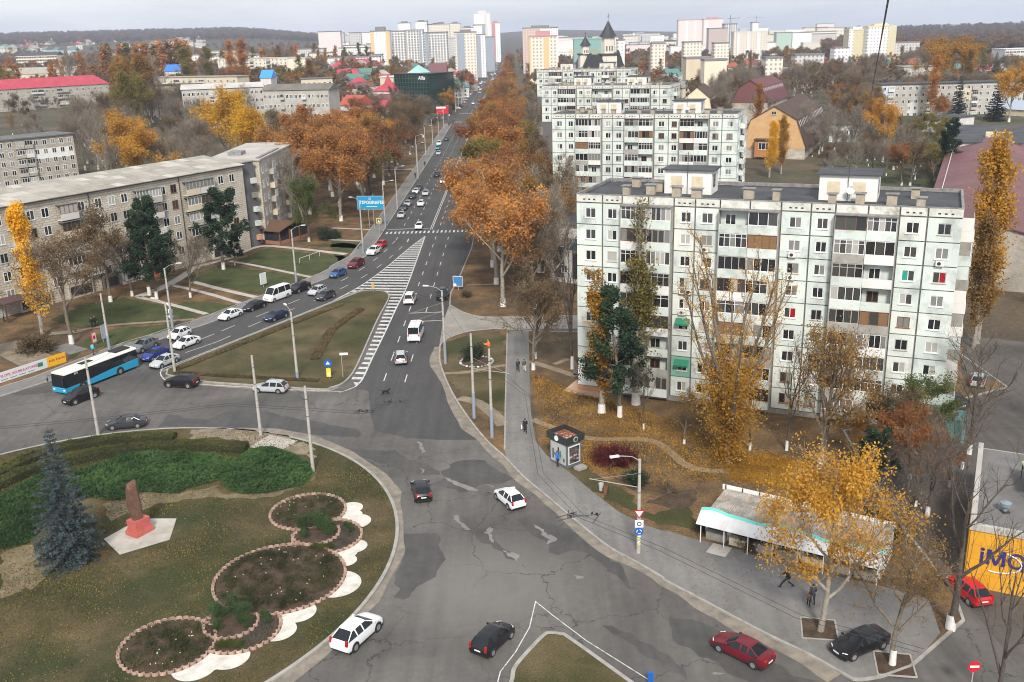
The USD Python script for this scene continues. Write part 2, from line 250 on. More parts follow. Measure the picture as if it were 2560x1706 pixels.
ys = np.arange(2300, 4401, 60.); e_ = np.array([[(-30.5, y, gz_(y)), (-9.3, y, gz_(y))] for y in ys for gz_ in [lambda q: float(rise(np.array(-20.), np.array(q)))+4.0*min(1, max(0, (q-2300)/400))+.02]]).reshape(-1, 3)
MB().add(e_, [[2*i, 2*i+1, 2*i+3, 2*i+2] for i in range(len(ys)-1)]).put('/World/boulevard', 'far_roadway', A_NEW)
def ragged(pts, amp=0.25, step=0.7, seed=0):
    r = np.random.default_rng(seed); p = P(pts).buffer(0)
    p = max(getattr(p, 'geoms', [p]), key=lambda g: g.area)
    q = np.array([p.exterior.interpolate(t).coords[0] for t in np.arange(0, p.length, step)])
    return P(q+r.normal(0, amp, q.shape)).buffer(0)
dark = [
 [(-10.80, 77.57), (-7.38, 77.38), (-6.69, 73.09), (-7.36, 70.41), (-8.63, 68.83), (-9.41, 66.64), (-10.44, 67.12), (-10.22, 68.45), (-11.01, 69.88), (-10.77, 72.28)],
 [(-5.95, 80.79), (-4.92, 80.13), (-4.00, 78.05), (-3.30, 78.30), (-2.57, 76.03), (-0.28, 72.51), (0.46, 70.51), (2.25, 70.18), (3.89, 69.87), (2.45, 69.00), (0.84, 70.01), (-0.68, 72.03), (-2.83, 75.50), (-3.65, 75.54), (-4.98, 78.10)],
 [(-1.20, 80.83), (1.08, 79.81), (4.36, 77.60), (6.05, 74.51), (7.81, 72.11), (9.00, 67.10), (7.02, 70.67), (6.34, 71.68), (4.56, 74.32), (3.03, 73.11), (2.04, 74.98), (0.87, 76.95)],
 [(-16.88, 96.91), (-13.89, 95.90), (-10.95, 92.97), (-8.51, 90.57), (-8.45, 89.84), (-10.01, 89.57), (-13.48, 92.36), (-16.98, 94.12), (-19.98, 96.30)],
 [(-8.19, 90.55), (-6.56, 93.07), (-3.79, 92.90), (-0.89, 88.31), (-4.26, 86.78), (-6.04, 85.54), (-8.31, 87.71)],
 [(-42.64, 104.92), (-42.86, 108.78), (-37.48, 106.45), (-35.50, 109.25), (-31.80, 109.48), (-26.40, 106.14), (-22.35, 103.98), (-18.48, 102.34), (-18.15, 100.10), (-24.52, 101.41), (-32.17, 103.73), (-37.67, 104.11)],
 [(10.93, 63.82), (12.85, 62.73), (15.09, 61.26), (18.23, 56.98), (19.91, 55.44), (14.71, 55.65), (13.12, 58.22), (11.22, 59.92)],
 [(5.77, 62.64), (6.60, 62.80), (11.66, 57.24), (11.41, 55.91), (8.17, 59.68)],
 [(-66.11, 117.91), (-62.68, 120.53), (-61.26, 117.43), (-65.75, 116.76)],
]
pale = [
 [(-6.47, 80.97), (-6.10, 80.95), (-5.91, 79.89), (-4.84, 78.09), (-4.97, 77.82), (-6.18, 79.61)],
 [(-7.85, 89.08), (-7.28, 88.69), (-5.82, 87.39), (-4.24, 86.10), (-4.53, 85.58), (-5.46, 86.17), (-6.75, 87.44)],
 [(-3.42, 77.45), (-3.03, 78.57), (-2.67, 77.98), (-2.93, 77.15), (-2.56, 75.49), (-2.84, 75.64), (-3.13, 76.88)],
 [(-2.35, 74.81), (-1.34, 73.97), (-0.21, 73.27), (-0.61, 72.28), (-1.20, 73.19)],
 [(0.91, 78.65), (1.40, 78.48), (1.98, 77.17), (3.23, 75.86), (2.60, 75.49), (2.04, 74.98), (2.34, 75.77), (1.57, 77.19)],
 [(4.24, 69.80), (4.89, 69.63), (4.93, 69.35), (4.36, 69.37)],
 [(-11.51, 98.22), (-11.08, 98.19), (-10.45, 95.68), (-10.65, 95.09), (-11.06, 96.94)],
 [(-10.49, 91.43), (-10.13, 91.04), (-9.87, 90.10), (-10.06, 90.12)],
 [(-3.67, 87.60), (-2.88, 86.70), (-2.87, 86.36), (-3.58, 87.08)],
 [(13.16, 56.84), (13.76, 56.65), (13.60, 56.40), (12.79, 56.60)],
]
worn = [
 [(-6.76, 73.09), (-4.66, 73.49), (-1.97, 70.15), (0.39, 67.06), (-0.15, 63.70), (-4.32, 64.92), (-6.74, 65.23), (-7.96, 68.35)],
 [(-58.35, 111.92), (-52.95, 115.24), (-46.43, 118.11), (-33.70, 117.12), (-22.20, 114.01), (-19.04, 106.10), (-26.50, 106.63), (-32.89, 110.07), (-39.03, 108.50), (-48.07, 112.73)],
]
for i, p in enumerate(worn[1:], 1): sheet('worn_asphalt', ragged(p, 0.5, 1.2, 40+i), 0.007, A_ROAD if i else mottled('asphalt_polished', [(0.3, (0.13, 0.125, 0.118)), (0.7, (0.19, 0.182, 0.172))], 0.3, 0.85, fine=(28, .85, 1.15)))
for i, p in enumerate(dark): sheet('asphalt_patch', ragged(p, 0.2, 0.9, i).buffer(.35).buffer(-.35), 0.010, A_DARK, '/World/road')
for i, p in enumerate(pale): sheet('broken_asphalt', ragged(p, 0.09, 0.3, 70+i), 0.014, A_PALE, '/World/road')

# ---- markings
mk = []
def strip(pts, w): return sg.LineString(pts).buffer(w/2, cap_style=2, join_style=2)
def mark(name, poly): sheet(name, poly, 0.018, PAINT, '/World/boulevard')
far_marks = MB()
def catmull(pts, n=8):
    p = np.array(pts, float); p = np.vstack([2*p[0]-p[1], p, 2*p[-1]-p[-2]]); out = []
    for i in range(1, len(p)-2):
        for t in np.arange(n)/n:
            out.append(.5*((2*p[i])+(-p[i-1]+p[i+1])*t+(2*p[i-1]-5*p[i]+4*p[i+1]-p[i+2])*t*t+(-p[i-1]+3*p[i]-3*p[i+1]+p[i+2])*t**3))
    return np.vstack([out, p[-2]])
hl = catmull([(-20.3, 214.4), (-22.8, 201.1), (-25.2, 185.7), (-27.3, 174.7), (-29.2, 167.2), (-31.6, 160.3)]); hr = catmull([(-20.3, 214.4), (-19.8, 169.2), (-20.1, 154.8), (-20.3, 140.1), (-20.6, 127.1), (-20.7, 119.6), (-21.2, 116.6)])
loop = catmull([hr[-1], (-22.74, 114.82), (-23.36, 115.09), (-27.65, 115.86), (-33.73, 117.24), (-37.98, 118.14), (-42.12, 119.16), (-45.03, 119.97), (-47.36, 121.11), (-48.98, 123.68), (-49.52, 125.74), (-49.30, 127.41), (-47.77, 129.00), (-28.03, 166.64), hl[-1]])
mark('edge_line', strip(hl, .2)); mark('edge_line', strip(hr, .22)); mark('edge_line', strip(loop, .16))
zone = P(np.vstack([hl, [(-27.5, 164.5), (-23.2, 164.2), (-22.0, 162), (-21.8, 127), (-22.3, 119.5)], hr[::-1]])).buffer(0).buffer(-.12)
for k, y in enumerate(np.arange(118.5, 214, 2.05)):
    s_ = sg.LineString([(-34, y+1.3), (-18, y-1.2)]).buffer(.44, cap_style=2).intersection(zone)
    if s_.area > .15: mark('hatch_stripe', s_)
for x in (-17.75, -14.9): 
    for y in np.arange(118.5 if x < -16 else 117.8, 512, 8.35): mark('lane_dash', strip([(x, y), (x, y+3.0)], .14))
for x, y0 in ((-23.7, 208), (-26.5, 211)):
    for y in np.arange(y0, 512, 8.35):
        if not 216 < y < 222: mark('lane_dash', strip([(x, y), (x, y+3.0)], .14))
d1 = catmull([(-23.7, 213), (-24.3, 204.5), (-25.4, 195.5), (-26.8, 186.6), (-28.6, 178.2), (-31.0, 170.3), (-35.1, 160.3), (-41.7, 147.5), (-44.9, 138.9), (-48.6, 133.0)], 10)
d2 = catmull([(-26.5, 211), (-27.1, 204.9), (-28.0, 195.8), (-29.4, 187.6), (-31.2, 179.4), (-33.4, 172.0), (-37.8, 161.6), (-43.7, 149.4), (-46.8, 142.6), (-51, 134)], 10)
for d in (d1, d2):
    l = sg.LineString(d)
    for s0 in np.arange(1.0, l.length-9, 8.35): mark('lane_dash', strip([l.interpolate(s0+t).coords[0] for t in (0, 1.6, 3.2)], .15))
    mark('lane_line', strip([l.interpolate(l.length-t).coords[0] for t in (9, 6, 3, 0)], .15))
for x in (-19.75, -19.35): mark('centre_line', strip([(x, 222), (x, 516)], .16)); mark('centre_line', strip([(x, 578), (x, 3400)], .2))
for x in (-26.5, -23.7, -16.9, -14):
    for y in np.arange(580, 1500, 8.35): far_marks.sheet(strip([(x, y), (x, y+3.0)], .16), .018)
tag(far_marks.put('/World/boulevard', 'far_lane_dashes', PAINT), kind='stuff')
def crossing(y, x0, x1, n, ln=2.6):
    for x in np.linspace(x0, x1, n): mark('crossing_stripe', strip([(x, y-ln/2), (x, y+ln/2)], .42))
crossing(219.2, -29.6, -19.9, 11); crossing(219.2, -18.8, -10.2, 10); crossing(517, -30, -10.5, 19, 4.5); crossing(574, -30, -10.5, 19, 4.5)
mark('stop_line', strip([(-30, 223.5), (-20.2, 223.5)], .4))
# bottom island outline
mark('edge_line', strip([(-2.11, 55.78), (-1.86, 57.44), (-0.76, 59.69), (0.31, 62.68), (0.86, 66.12), (2.12, 64.21), (4.47, 60.84), (8.37, 56.23), (9.09, 55.34)], .085))

# ---- raised blocks with kerbs
def raised(name, poly, z, material, kerb_w=0.22, kerb_z=0.02, label=None):
    """A kerbed piece of ground: a slab, a kerb ring a little higher, as one setting object with its kerb as a part."""
    inner = poly.buffer(-kerb_w, join_style=1)
    path = MB().prism(inner, -0.03, z).put('/World', name, material); tag(path, kind='structure')
    MB().prism(poly.difference(inner.buffer(-.004)), -0.03, z+kerb_z).put(path, 'kerb', KERB); return path
kl = [(-109, 60), (-67.98, 115.28), (-67.33, 116.33), (-63.38, 122.07), (-57.57, 135.29), (-54.11, 140.48), (-51.55, 145.07), (-48.59, 149.91), (-37.70, 172.17), (-35.23, 177.42), (-32.69, 185.32), (-33.25, 185.78), (-30.99, 194.46), (-30.9, 196), (-30.6, 212), (-30.5, 420), (-30.9, 505)]
klc = catmull(kl[3:14], 6); kline = np.vstack([kl[:3], klc, kl[14:]])
block_l = P(np.vstack([kline, [(-34, 514), (-45, 517), (-74, 517), (-74, 330), (-110, 300), (-110, 60)]])).buffer(0)
raised('pavement_left', block_l.intersection(sg.LineString(kline).buffer(3.6)), 0.12, A_WALK)
soft_l = block_l.difference(sg.LineString(kline).buffer(3.6))
sheet('verge_left', soft_l, 0.09, LITTER)
lawns = [[(-52.80, 149.01), (-65.27, 145.95), (-66.81, 134.51), (-64.59, 131.51), (-64.22, 135.37), (-58.06, 139.68), (-55.38, 144.20)],
 [(-77.20, 152.25), (-75.93, 160.56), (-70.60, 166.11), (-52.30, 153.89), (-52.37, 151.62), (-66.14, 148.13), (-70.74, 147.30)],
 [(-51.22, 152.86), (-59.36, 158.86), (-58.17, 161.71), (-47.69, 158.64), (-49.54, 155.00)],
 [(-64.35, 178.95), (-59.54, 189.91), (-41.34, 178.73), (-39.34, 176.09), (-45.30, 164.99)], [(-57.68, 194.53), (-54.04, 204.48), (-34.85, 194.95), (-36.34, 187.08), (-38.64, 178.42)],
 [(-38.72, 198.68), (-34.77, 195.23), (-36.33, 185.10), (-34.24, 185.50)], [(-45.96, 207.38), (-34.34, 209.06), (-33.25, 201.75)], [(-41.16, 212.50), (-33.94, 205.77), (-34.75, 198.16), (-39.27, 201.77)]]
for i, p in enumerate(lawns): sheet('lawn', ragged(p, 0.25, 0.8, 20+i).intersection(soft_l.buffer(1)), 0.135, LAWN)
paths = [([(-70.05, 145.15), (-65.63, 148.09), (-59.09, 149.18), (-52.72, 150.32)], 1.1, PATHD), ([(-67.74, 165.80), (-59.70, 159.88), (-51.57, 153.17)], 1.1, CONC), ([(-64.46, 174.01), (-56.54, 167.80), (-47.69, 159.63)], 1.1, CONC),
 ([(-61.13, 176.20), (-53.74, 169.67), (-45.33, 162.91)], 1.3, CONC), ([(-58.92, 193.28), (-51.18, 187.55), (-38.99, 177.25)], 1.0, CONC), ([(-64.28, 189.14), (-60.20, 195.56), (-56.38, 207.16), (-48.80, 204.89), (-35.47, 196.78)], 1.6, CONC),
 ([(-67.74, 165.80), (-65.14, 174.32), (-64.28, 189.14)], 2.0, CONC), ([(-43.66, 226.67), (-32.51, 222.79)], 1.1, CONC), ([(-43.39, 213.31), (-32.82, 209.68)], 1.1, CONC), ([(-44.78, 331.50), (-29.37, 329.79)], 2.0, CONC), ([(-73.54, 144.25), (-70.20, 144.92), (-69.80, 145.13)], 1.8, PATHD),
 ([(-78.99, 139.26), (-74.16, 135.15), (-68.46, 129.80)], 5, PATHD), ([(-69.36, 137.66), (-64.68, 134.33)], 3, A_WALK)]
for p, w_, m_ in paths: sheet('path', strip(catmull(p, 4), w_).intersection(soft_l), 0.155, m_)

med = P(np.vstack([catmull([(-48.66, 125.22), (-47.48, 128.11), (-27.87, 165.55), (-31.71, 158.96), (-29.83, 163.65), (-27.43, 165.72), (-24.69, 165.74), (-23.05, 164.60), (-22.17, 161.99), (-21.97, 157.94), (-22.23, 146.92), (-22.14, 126.58), (-22.33, 120.92), (-23.03, 117.72), (-24.20, 116.38), (-25.65, 115.77), (-35.15, 118.09), (-42.42, 120.12), (-47.68, 122.95), (-48.42, 124.26)], 5)])).buffer(0)
raised('median_island', med, 0.14, GRASS)
HEDGE = leafy('dry_hedge', [(0.06, 0.04, 0.02), (0.1, 0.07, 0.03), (0.13, 0.09, 0.04), (0.07, 0.065, 0.025)], 0.8, 0.1)
isl = sg.Point(*C0).buffer(R0, 96)
raised('roundabout_island', isl, 0.16, GRASS_IS, 0.3)
bot = P(catmull([(-1.83, 54.18), (-1.21, 56.27), (-0.99, 57.75), (0.02, 59.66), (1.32, 61.66), (2.01, 61.87), (2.70, 61.70), (3.35, 61.16), (7.27, 55.94), (8.95, 53.77)], 5)).buffer(0)
raised('bottom_island', bot, 0.14, GRASS, 0.3)
# dust along the kerbs
def dusty(line, w0, seed, side=1):
    l = sg.LineString(line); ss = np.arange(0, l.length, 1.0); a = np.array([l.interpolate(s).coords[0] for s in ss]); t = np.gradient(a, axis=0); t /= np.linalg.norm(t, axis=1)[:, None]
    n_ = np.c_[t[:, 1], -t[:, 0]]*side; w_ = w0*(0.25+1.5*meshkit.fbm(np.c_[ss*.13, ss*0+seed, ss*0], 3)**1.5)
    return P(np.vstack([a-n_*.2, (a+n_*w_[:, None])[::-1]])).buffer(0)
ang = np.radians(np.linspace(75, -60, 60)); sheet('road_dust', dusty(np.c_[C0[0]+R0*np.cos(ang), C0[1]+R0*np.sin(ang)], 1.3, 3, -1).difference(isl.buffer(.0)), 0.012, DUST, '/World/road')
kr = [(-11.8, 165.1), (-11.3, 154.9)]
kr2 = catmull([(-11.43, 132.53), (-10.95, 125.64), (-9.62, 118.12), (-8.05, 111.34), (-5.84, 103.75), (-3.74, 97.71), (-1.77, 93.35), (0.20, 88.42), (2.37, 84.07), (4.99, 78.71), (7.36, 74.18), (9.66, 71.27), (11.26, 69.04), (11.43, 68.57), (13.48, 66.13), (15.86, 63.19), (18.09, 60.56), (20.23, 58.28), (21.98, 55.98), (22.63, 55.43), (24.52, 55.72), (26.92, 56.71)], 5)
sheet('road_dust', dusty(kr2[:-12], 1.2, 9, 1), 0.012, DUST, '/World/road')
sheet('road_dust', dusty(catmull([(-47.64, 122.83), (-42.38, 120.00), (-35.12, 117.97), (-25.63, 115.65), (-24.18, 116.27), (-23.01, 117.60)], 5), 0.9, 5, 1).difference(med), 0.012, DUST, '/World/road')

# right-hand side: verge, pavement, park, yard
side_u = catmull([(-11.32, 154.90), (-8.92, 150.29), (-6.34, 147.62), (-3.62, 146.66)], 4); side_l = catmull([(-3.53, 140.55), (-7.25, 139.54), (-9.70, 137.35), (-11.12, 134.55), (-11.43, 132.53)], 4)
block_ru = P(np.vstack([[(-9.3, 520), (-9.3, 200), (-10.6, 175), (-11.6, 163)], side_u, [(22, 146), (22, 200), (16, 215), (16, 520)]])).buffer(0)
raised('verge_boulevard', block_ru, 0.12, LITTER)
end = np.array((26.92, 56.71))
block_r = P(np.vstack([side_l[:-1], kr2, [(33, 62), (34, 66), (34, 80), (36, 98), (60, 110), (60, 132), (6, 138)]])).buffer(0)
raised('park_ground', block_r, 0.12, LITTER)
walk = P([(-1.53, 139.01), (-1.67, 113.54), (-1.71, 98.57), (-1.73, 95.12), (-1.52, 93.06)]+[tuple(p) for p in kr2[31:]]+[(30.5, 60.5), (31.5, 65), (27.83, 67.29), (26.24, 68.04), (23.61, 70.05), (21.75, 71.61), (20.08, 72.19), (16.72, 74.27), (15.13, 75.10), (12.71, 76.88), (13.04, 76.30), (11.19, 77.80), (8.99, 80.56), (6.90, 84.78), (5.06, 89.01), (2.73, 93.65), (1.68, 97.35), (1.35, 105.61), (1.50, 122.05), (1.73, 138.87)]).buffer(0)
sheet('pavement_right', walk.intersection(block_r.buffer(-.25)), 0.128, A_WALK)
sheet('pavement_kerb', sg.LineString([(-1.53, 139.01), (-1.67, 113.54), (-1.71, 98.57), (-1.73, 95.12)]).buffer(.09, cap_style=2), 0.17, KERB)
sheet('yard', P([(34.5, 40), (75, 40), (75, 140), (60.2, 140), (60.2, 110), (36.2, 98), (34.3, 80), (34.2, 66)]), 0.02, A_YARD)
sheet('yard_behind', P([(10, 139), (60, 112), (60, 140), (70, 150), (70, 190), (23, 200), (23, 148), (10, 146.5)]), 0.135, A_YARD)
sheet('side_street', P(np.vstack([side_u, [(30, 147), (30, 138)], side_l, [(-11.7, 145)]])).buffer(0), 0.02, mottled('side_street_concrete', [(0.3, (0.2, 0.185, 0.165)), (0.7, (0.33, 0.31, 0.275))], 0.25, 0.9, fine=(10, .85, 1.1)))
for p, w_ in (([(-9.88, 120.52), (-6.52, 120.86), (-3.67, 122.48), (-1.71, 123.26)], .9), ([(-7.47, 111.29), (-5.13, 109.56), (-3.01, 105.44), (-1.90, 102.10)], 1.6), ([(1.55, 124.59), (4.18, 121.83), (7.63, 117.92)], 1.2), ([(7.67, 118.51), (7.25, 124.76), (4.85, 123.03)], .8), ([(1.49, 103.70), (4.04, 100.79), (7.96, 97.59), (14.57, 96.49), (17.75, 89.32), (25.27, 88.14), (31.39, 83.36)], 1.0), ([(-8.92, 168.04), (-3.38, 167.87)], .8)):
    sheet('path', strip(catmull(p, 4), w_), 0.135, PATHD)
verge_green = [[(-10.98, 132.49), (-8.51, 136.71), (-3.51, 139.35), (-1.75, 136.09), (-1.82, 124.87), (-6.54, 121.47), (-9.81, 121.12)], [(-9.29, 119.27), (-4.46, 120.69), (-1.80, 121.08), (-1.77, 105.83), (-4.17, 108.47), (-7.55, 112.90)]]
for i, p in enumerate(verge_green): sheet('verge_grass', ragged(p, .3, .9, 60+i).intersection(block_r), 0.127, GRASS)
bl = ragged([(1.95, 94.88), (3.54, 93.59), (5.87, 87.21), (9.04, 82.41), (11.45, 78.65), (15.05, 75.92), (16.27, 82.63), (12.17, 79.79), (9.99, 85.60), (7.27, 89.24)], .4, 1, 5)
sheet('verge_grass', bl.intersection(block_r).difference(walk), 0.127, GRASS)
# terracotta apron beside the block, planting soil
sheet('tiled_apron', P([(5.55, 112.71), (7.55, 116.76), (10.86, 109.92), (9.36, 110.03)]), 0.15, mottled('apron_tile', [(0.3, (0.42, 0.27, 0.18)), (0.7, (0.55, 0.4, 0.29))], 3, 0.8))
for c in ((21.89, 61.55), (25.82, 57.18)):
    q_ = P([(c[0]-1.5, c[1]-1.2), (c[0]+.9, c[1]-1.6), (c[0]+1.4, c[1]+.8), (c[0]-.9, c[1]+1.3)])
    pit = sheet('tree_pit', q_, 0.134, SOIL); MB().prism(q_.buffer(.12).difference(q_), .1, .17).put(pit, 'pit_edge', KERB)
soilbed = [[(13.42, 81.54), (14.25, 80.42), (15.81, 81.10), (17.01, 82.90), (16.93, 84.86), (14.75, 84.33), (11.94, 82.24)], [(26.02, 71.20), (27.88, 70.61), (27.03, 68.51), (25.48, 69.53)], [(9.76, 87.67), (12.82, 86.45), (10.77, 84.56), (8.58, 89.88)]]
for p in soilbed: sheet('planting_bed', ragged(p, .1, .5, 3), 0.14, SOIL)

# ---------------------------------------------------------------- buildings
def gz(x, y): return float(rise(np.array(float(x)), np.array(float(y))))
MINT = [mottled('panel_mint_%d' % i, [(0.3, c), (0.62, tuple(1.12*x for x in c))], 0.5, 0.85, obj=True, stretch=(1, 1, .35), second=([(0.3, tuple(.55*x for x in c)), (0.7, tuple(.8*x for x in c))], 0.4, 0.5, 0.7), fine=(9, .93, 1.05)) for i, c in enumerate([(0.565, 0.625, 0.59), (0.54, 0.6, 0.565), (0.585, 0.635, 0.6), (0.515, 0.565, 0.53), (0.6, 0.63, 0.58)])]
PARAPET = [mottled('parapet_panel_%d' % i, [(0.3, (0.44, 0.44, 0.39)), (0.55, (0.6, 0.61, 0.56)), (0.7, (0.62, 0.64, 0.59))], 0.9+.3*i, 0.9, obj=True, second=([(0.3, (0.24, 0.2, 0.13)), (0.7, (0.42, 0.4, 0.33))], 0.8, 0.54, 0.68)) for i in range(2)]
JOINT = plain('joint_sealant', (0.13, 0.125, 0.125), 0.9)
WHITE_F, BROWN_F, GREY_F = plain('window_frame_white', (0.78, 0.79, 0.79), 0.4), plain('window_frame_brown', (0.2, 0.085, 0.04), 0.5), plain('window_frame_grey', (0.45, 0.43, 0.4), 0.6)
PANES = [glassy('pane_dark', (0.02, 0.022, 0.025)), glassy('pane_dim', (0.055, 0.055, 0.052)), glassy('pane_curtain', (0.4, 0.39, 0.36), 0.12), glassy('pane_net', (0.2, 0.2, 0.19), 0.1), glassy('pane_warm', (0.22, 0.13, 0.07), 0.1)]
PANE_RED, PANE_TEAL, PANE_WHITE = glassy('pane_red_blind', (0.3, 0.012, 0.02), .15), glassy('pane_teal_blind', (0.03, 0.3, 0.23), .15), glassy('pane_white_blind', (0.62, 0.65, 0.66), .15)
ROOF_BIT = mottled('bitumen_roof', [(0.3, (0.0385, 0.0399, 0.0434)), (0.5, (0.0595, 0.0616, 0.0658)), (0.7, (0.091, 0.0924, 0.0945))], 0.22, 0.75, detail=8, obj=True, fine=(6, .85, 1.15))
TIN = mottled('weathered_tin', [(0.3, (0.13, 0.13, 0.135)), (0.7, (0.3, 0.29, 0.28))], 1.5, 0.6, obj=True)
PLINTH = mottled('plinth_render', [(0.3, (0.2, 0.19, 0.165)), (0.7, (0.34, 0.32, 0.285))], 0.8, 0.9, obj=True, bump=.3)
BOARD = mottled('pale_board', [(0.3, (0.5, 0.43, 0.3)), (0.7, (0.64, 0.57, 0.42))], 1.2, .8, obj=True)
VENTM = mottled('vent_render', [(0.3, (0.3, 0.26, 0.2)), (0.7, (0.46, 0.4, 0.32))], 1.5, .9, obj=True)
WHITEW = mottled('white_render', [(0.3, (0.62, 0.62, 0.6)), (0.7, (0.76, 0.76, 0.74))], 0.7, .85, obj=True)
DARKM, ACM = plain('dark_metal', (0.045, 0.045, 0.05), .5, .3), plain('air_conditioner_case', (0.66, 0.65, 0.61), .5)
BRICKW = plain('white_brick', (0.66, 0.64, 0.6), .9)
RUST, GREENP = mottled('rusty_iron', [(.3, (.12, .05, .03)), (.7, (.24, .11, .06))], 3, .8), plain('green_awning', (0.02, 0.2, 0.115), .5)

class Face:
    def __init__(s, kind, L, D): s.k, s.L, s.D = kind, L, D
    def __call__(s, u, o, z):
        return {'front': (u, -o, z), 'right': (s.L+o, u, z), 'left': (-o, s.D-u, z)}[s.k]
    def box(s, mb, u0, u1, o0, o1, z0, z1):
        a, b = np.array(s(u0, o0, z0)), np.array(s(u1, o1, z1)); lo, hi = np.minimum(a, b), np.maximum(a, b)
        return mb.box(lo[0], hi[0], lo[1], hi[1], lo[2], hi[2])
def window(parent, F, u0, u1, z0, z1, fm, pm, mull=(0.5,), t=0.07, o=0.0, rail=None, name='window', sill=True):
    """A framed window whose pane lies o behind the wall's face (o < 0: recessed)."""
    mb = MB(); e = o+.05
    F.box(mb, u0, u1, o, e, z0, z0+t); F.box(mb, u0, u1, o, e, z1-t, z1); F.box(mb, u0, u0+t, o, e, z0+t, z1-t); F.box(mb, u1-t, u1, o, e, z0+t, z1-t)
    for m in mull: c = u0+(u1-u0)*m; F.box(mb, c-t*.55, c+t*.55, o, e, z0+t, z1-t)
    if rail: F.box(mb, u0+t, u1-t, o, e-.006, z0+(z1-z0)*rail-t*.4, z0+(z1-z0)*rail+t*.4)
    if sill: F.box(mb, u0-.08, u1+.08, o, .1, z0-.07, z0-.003)
    w = mb.put(parent, name, fm)
    pms = pm if isinstance(pm, (list, tuple)) else [pm]
    for i, p in enumerate(pms):
        a, b = u0+(u1-u0)*i/len(pms), u0+(u1-u0)*(i+1)/len(pms)
        g = MB(); F.box(g, a+.02, b-.02, o-.01, o+.012, z0+.02, z1-.02); g.put(w, 'pane', p)
    return w
def ac_unit(parent, F, u, z, w=.8):
    mb = MB(); F.box(mb, u, u+w, .05, .38, z, z+.55); a = mb.put(parent, 'air_conditioner', ACM)
    c = np.array(F(u+w*.4, .385, z+.28)); m = MB(); k = [[.2*math.cos(t), .2*math.sin(t)] for t in np.arange(10)*PI/5]
    m.add([c]+[np.array(F(u+w*.4+x, .386, z+.28+y)) for x, y in k], [[0, i+1, (i+1) % 10+1] for i in range(10)]); m.put(a, 'fan', DARKM)

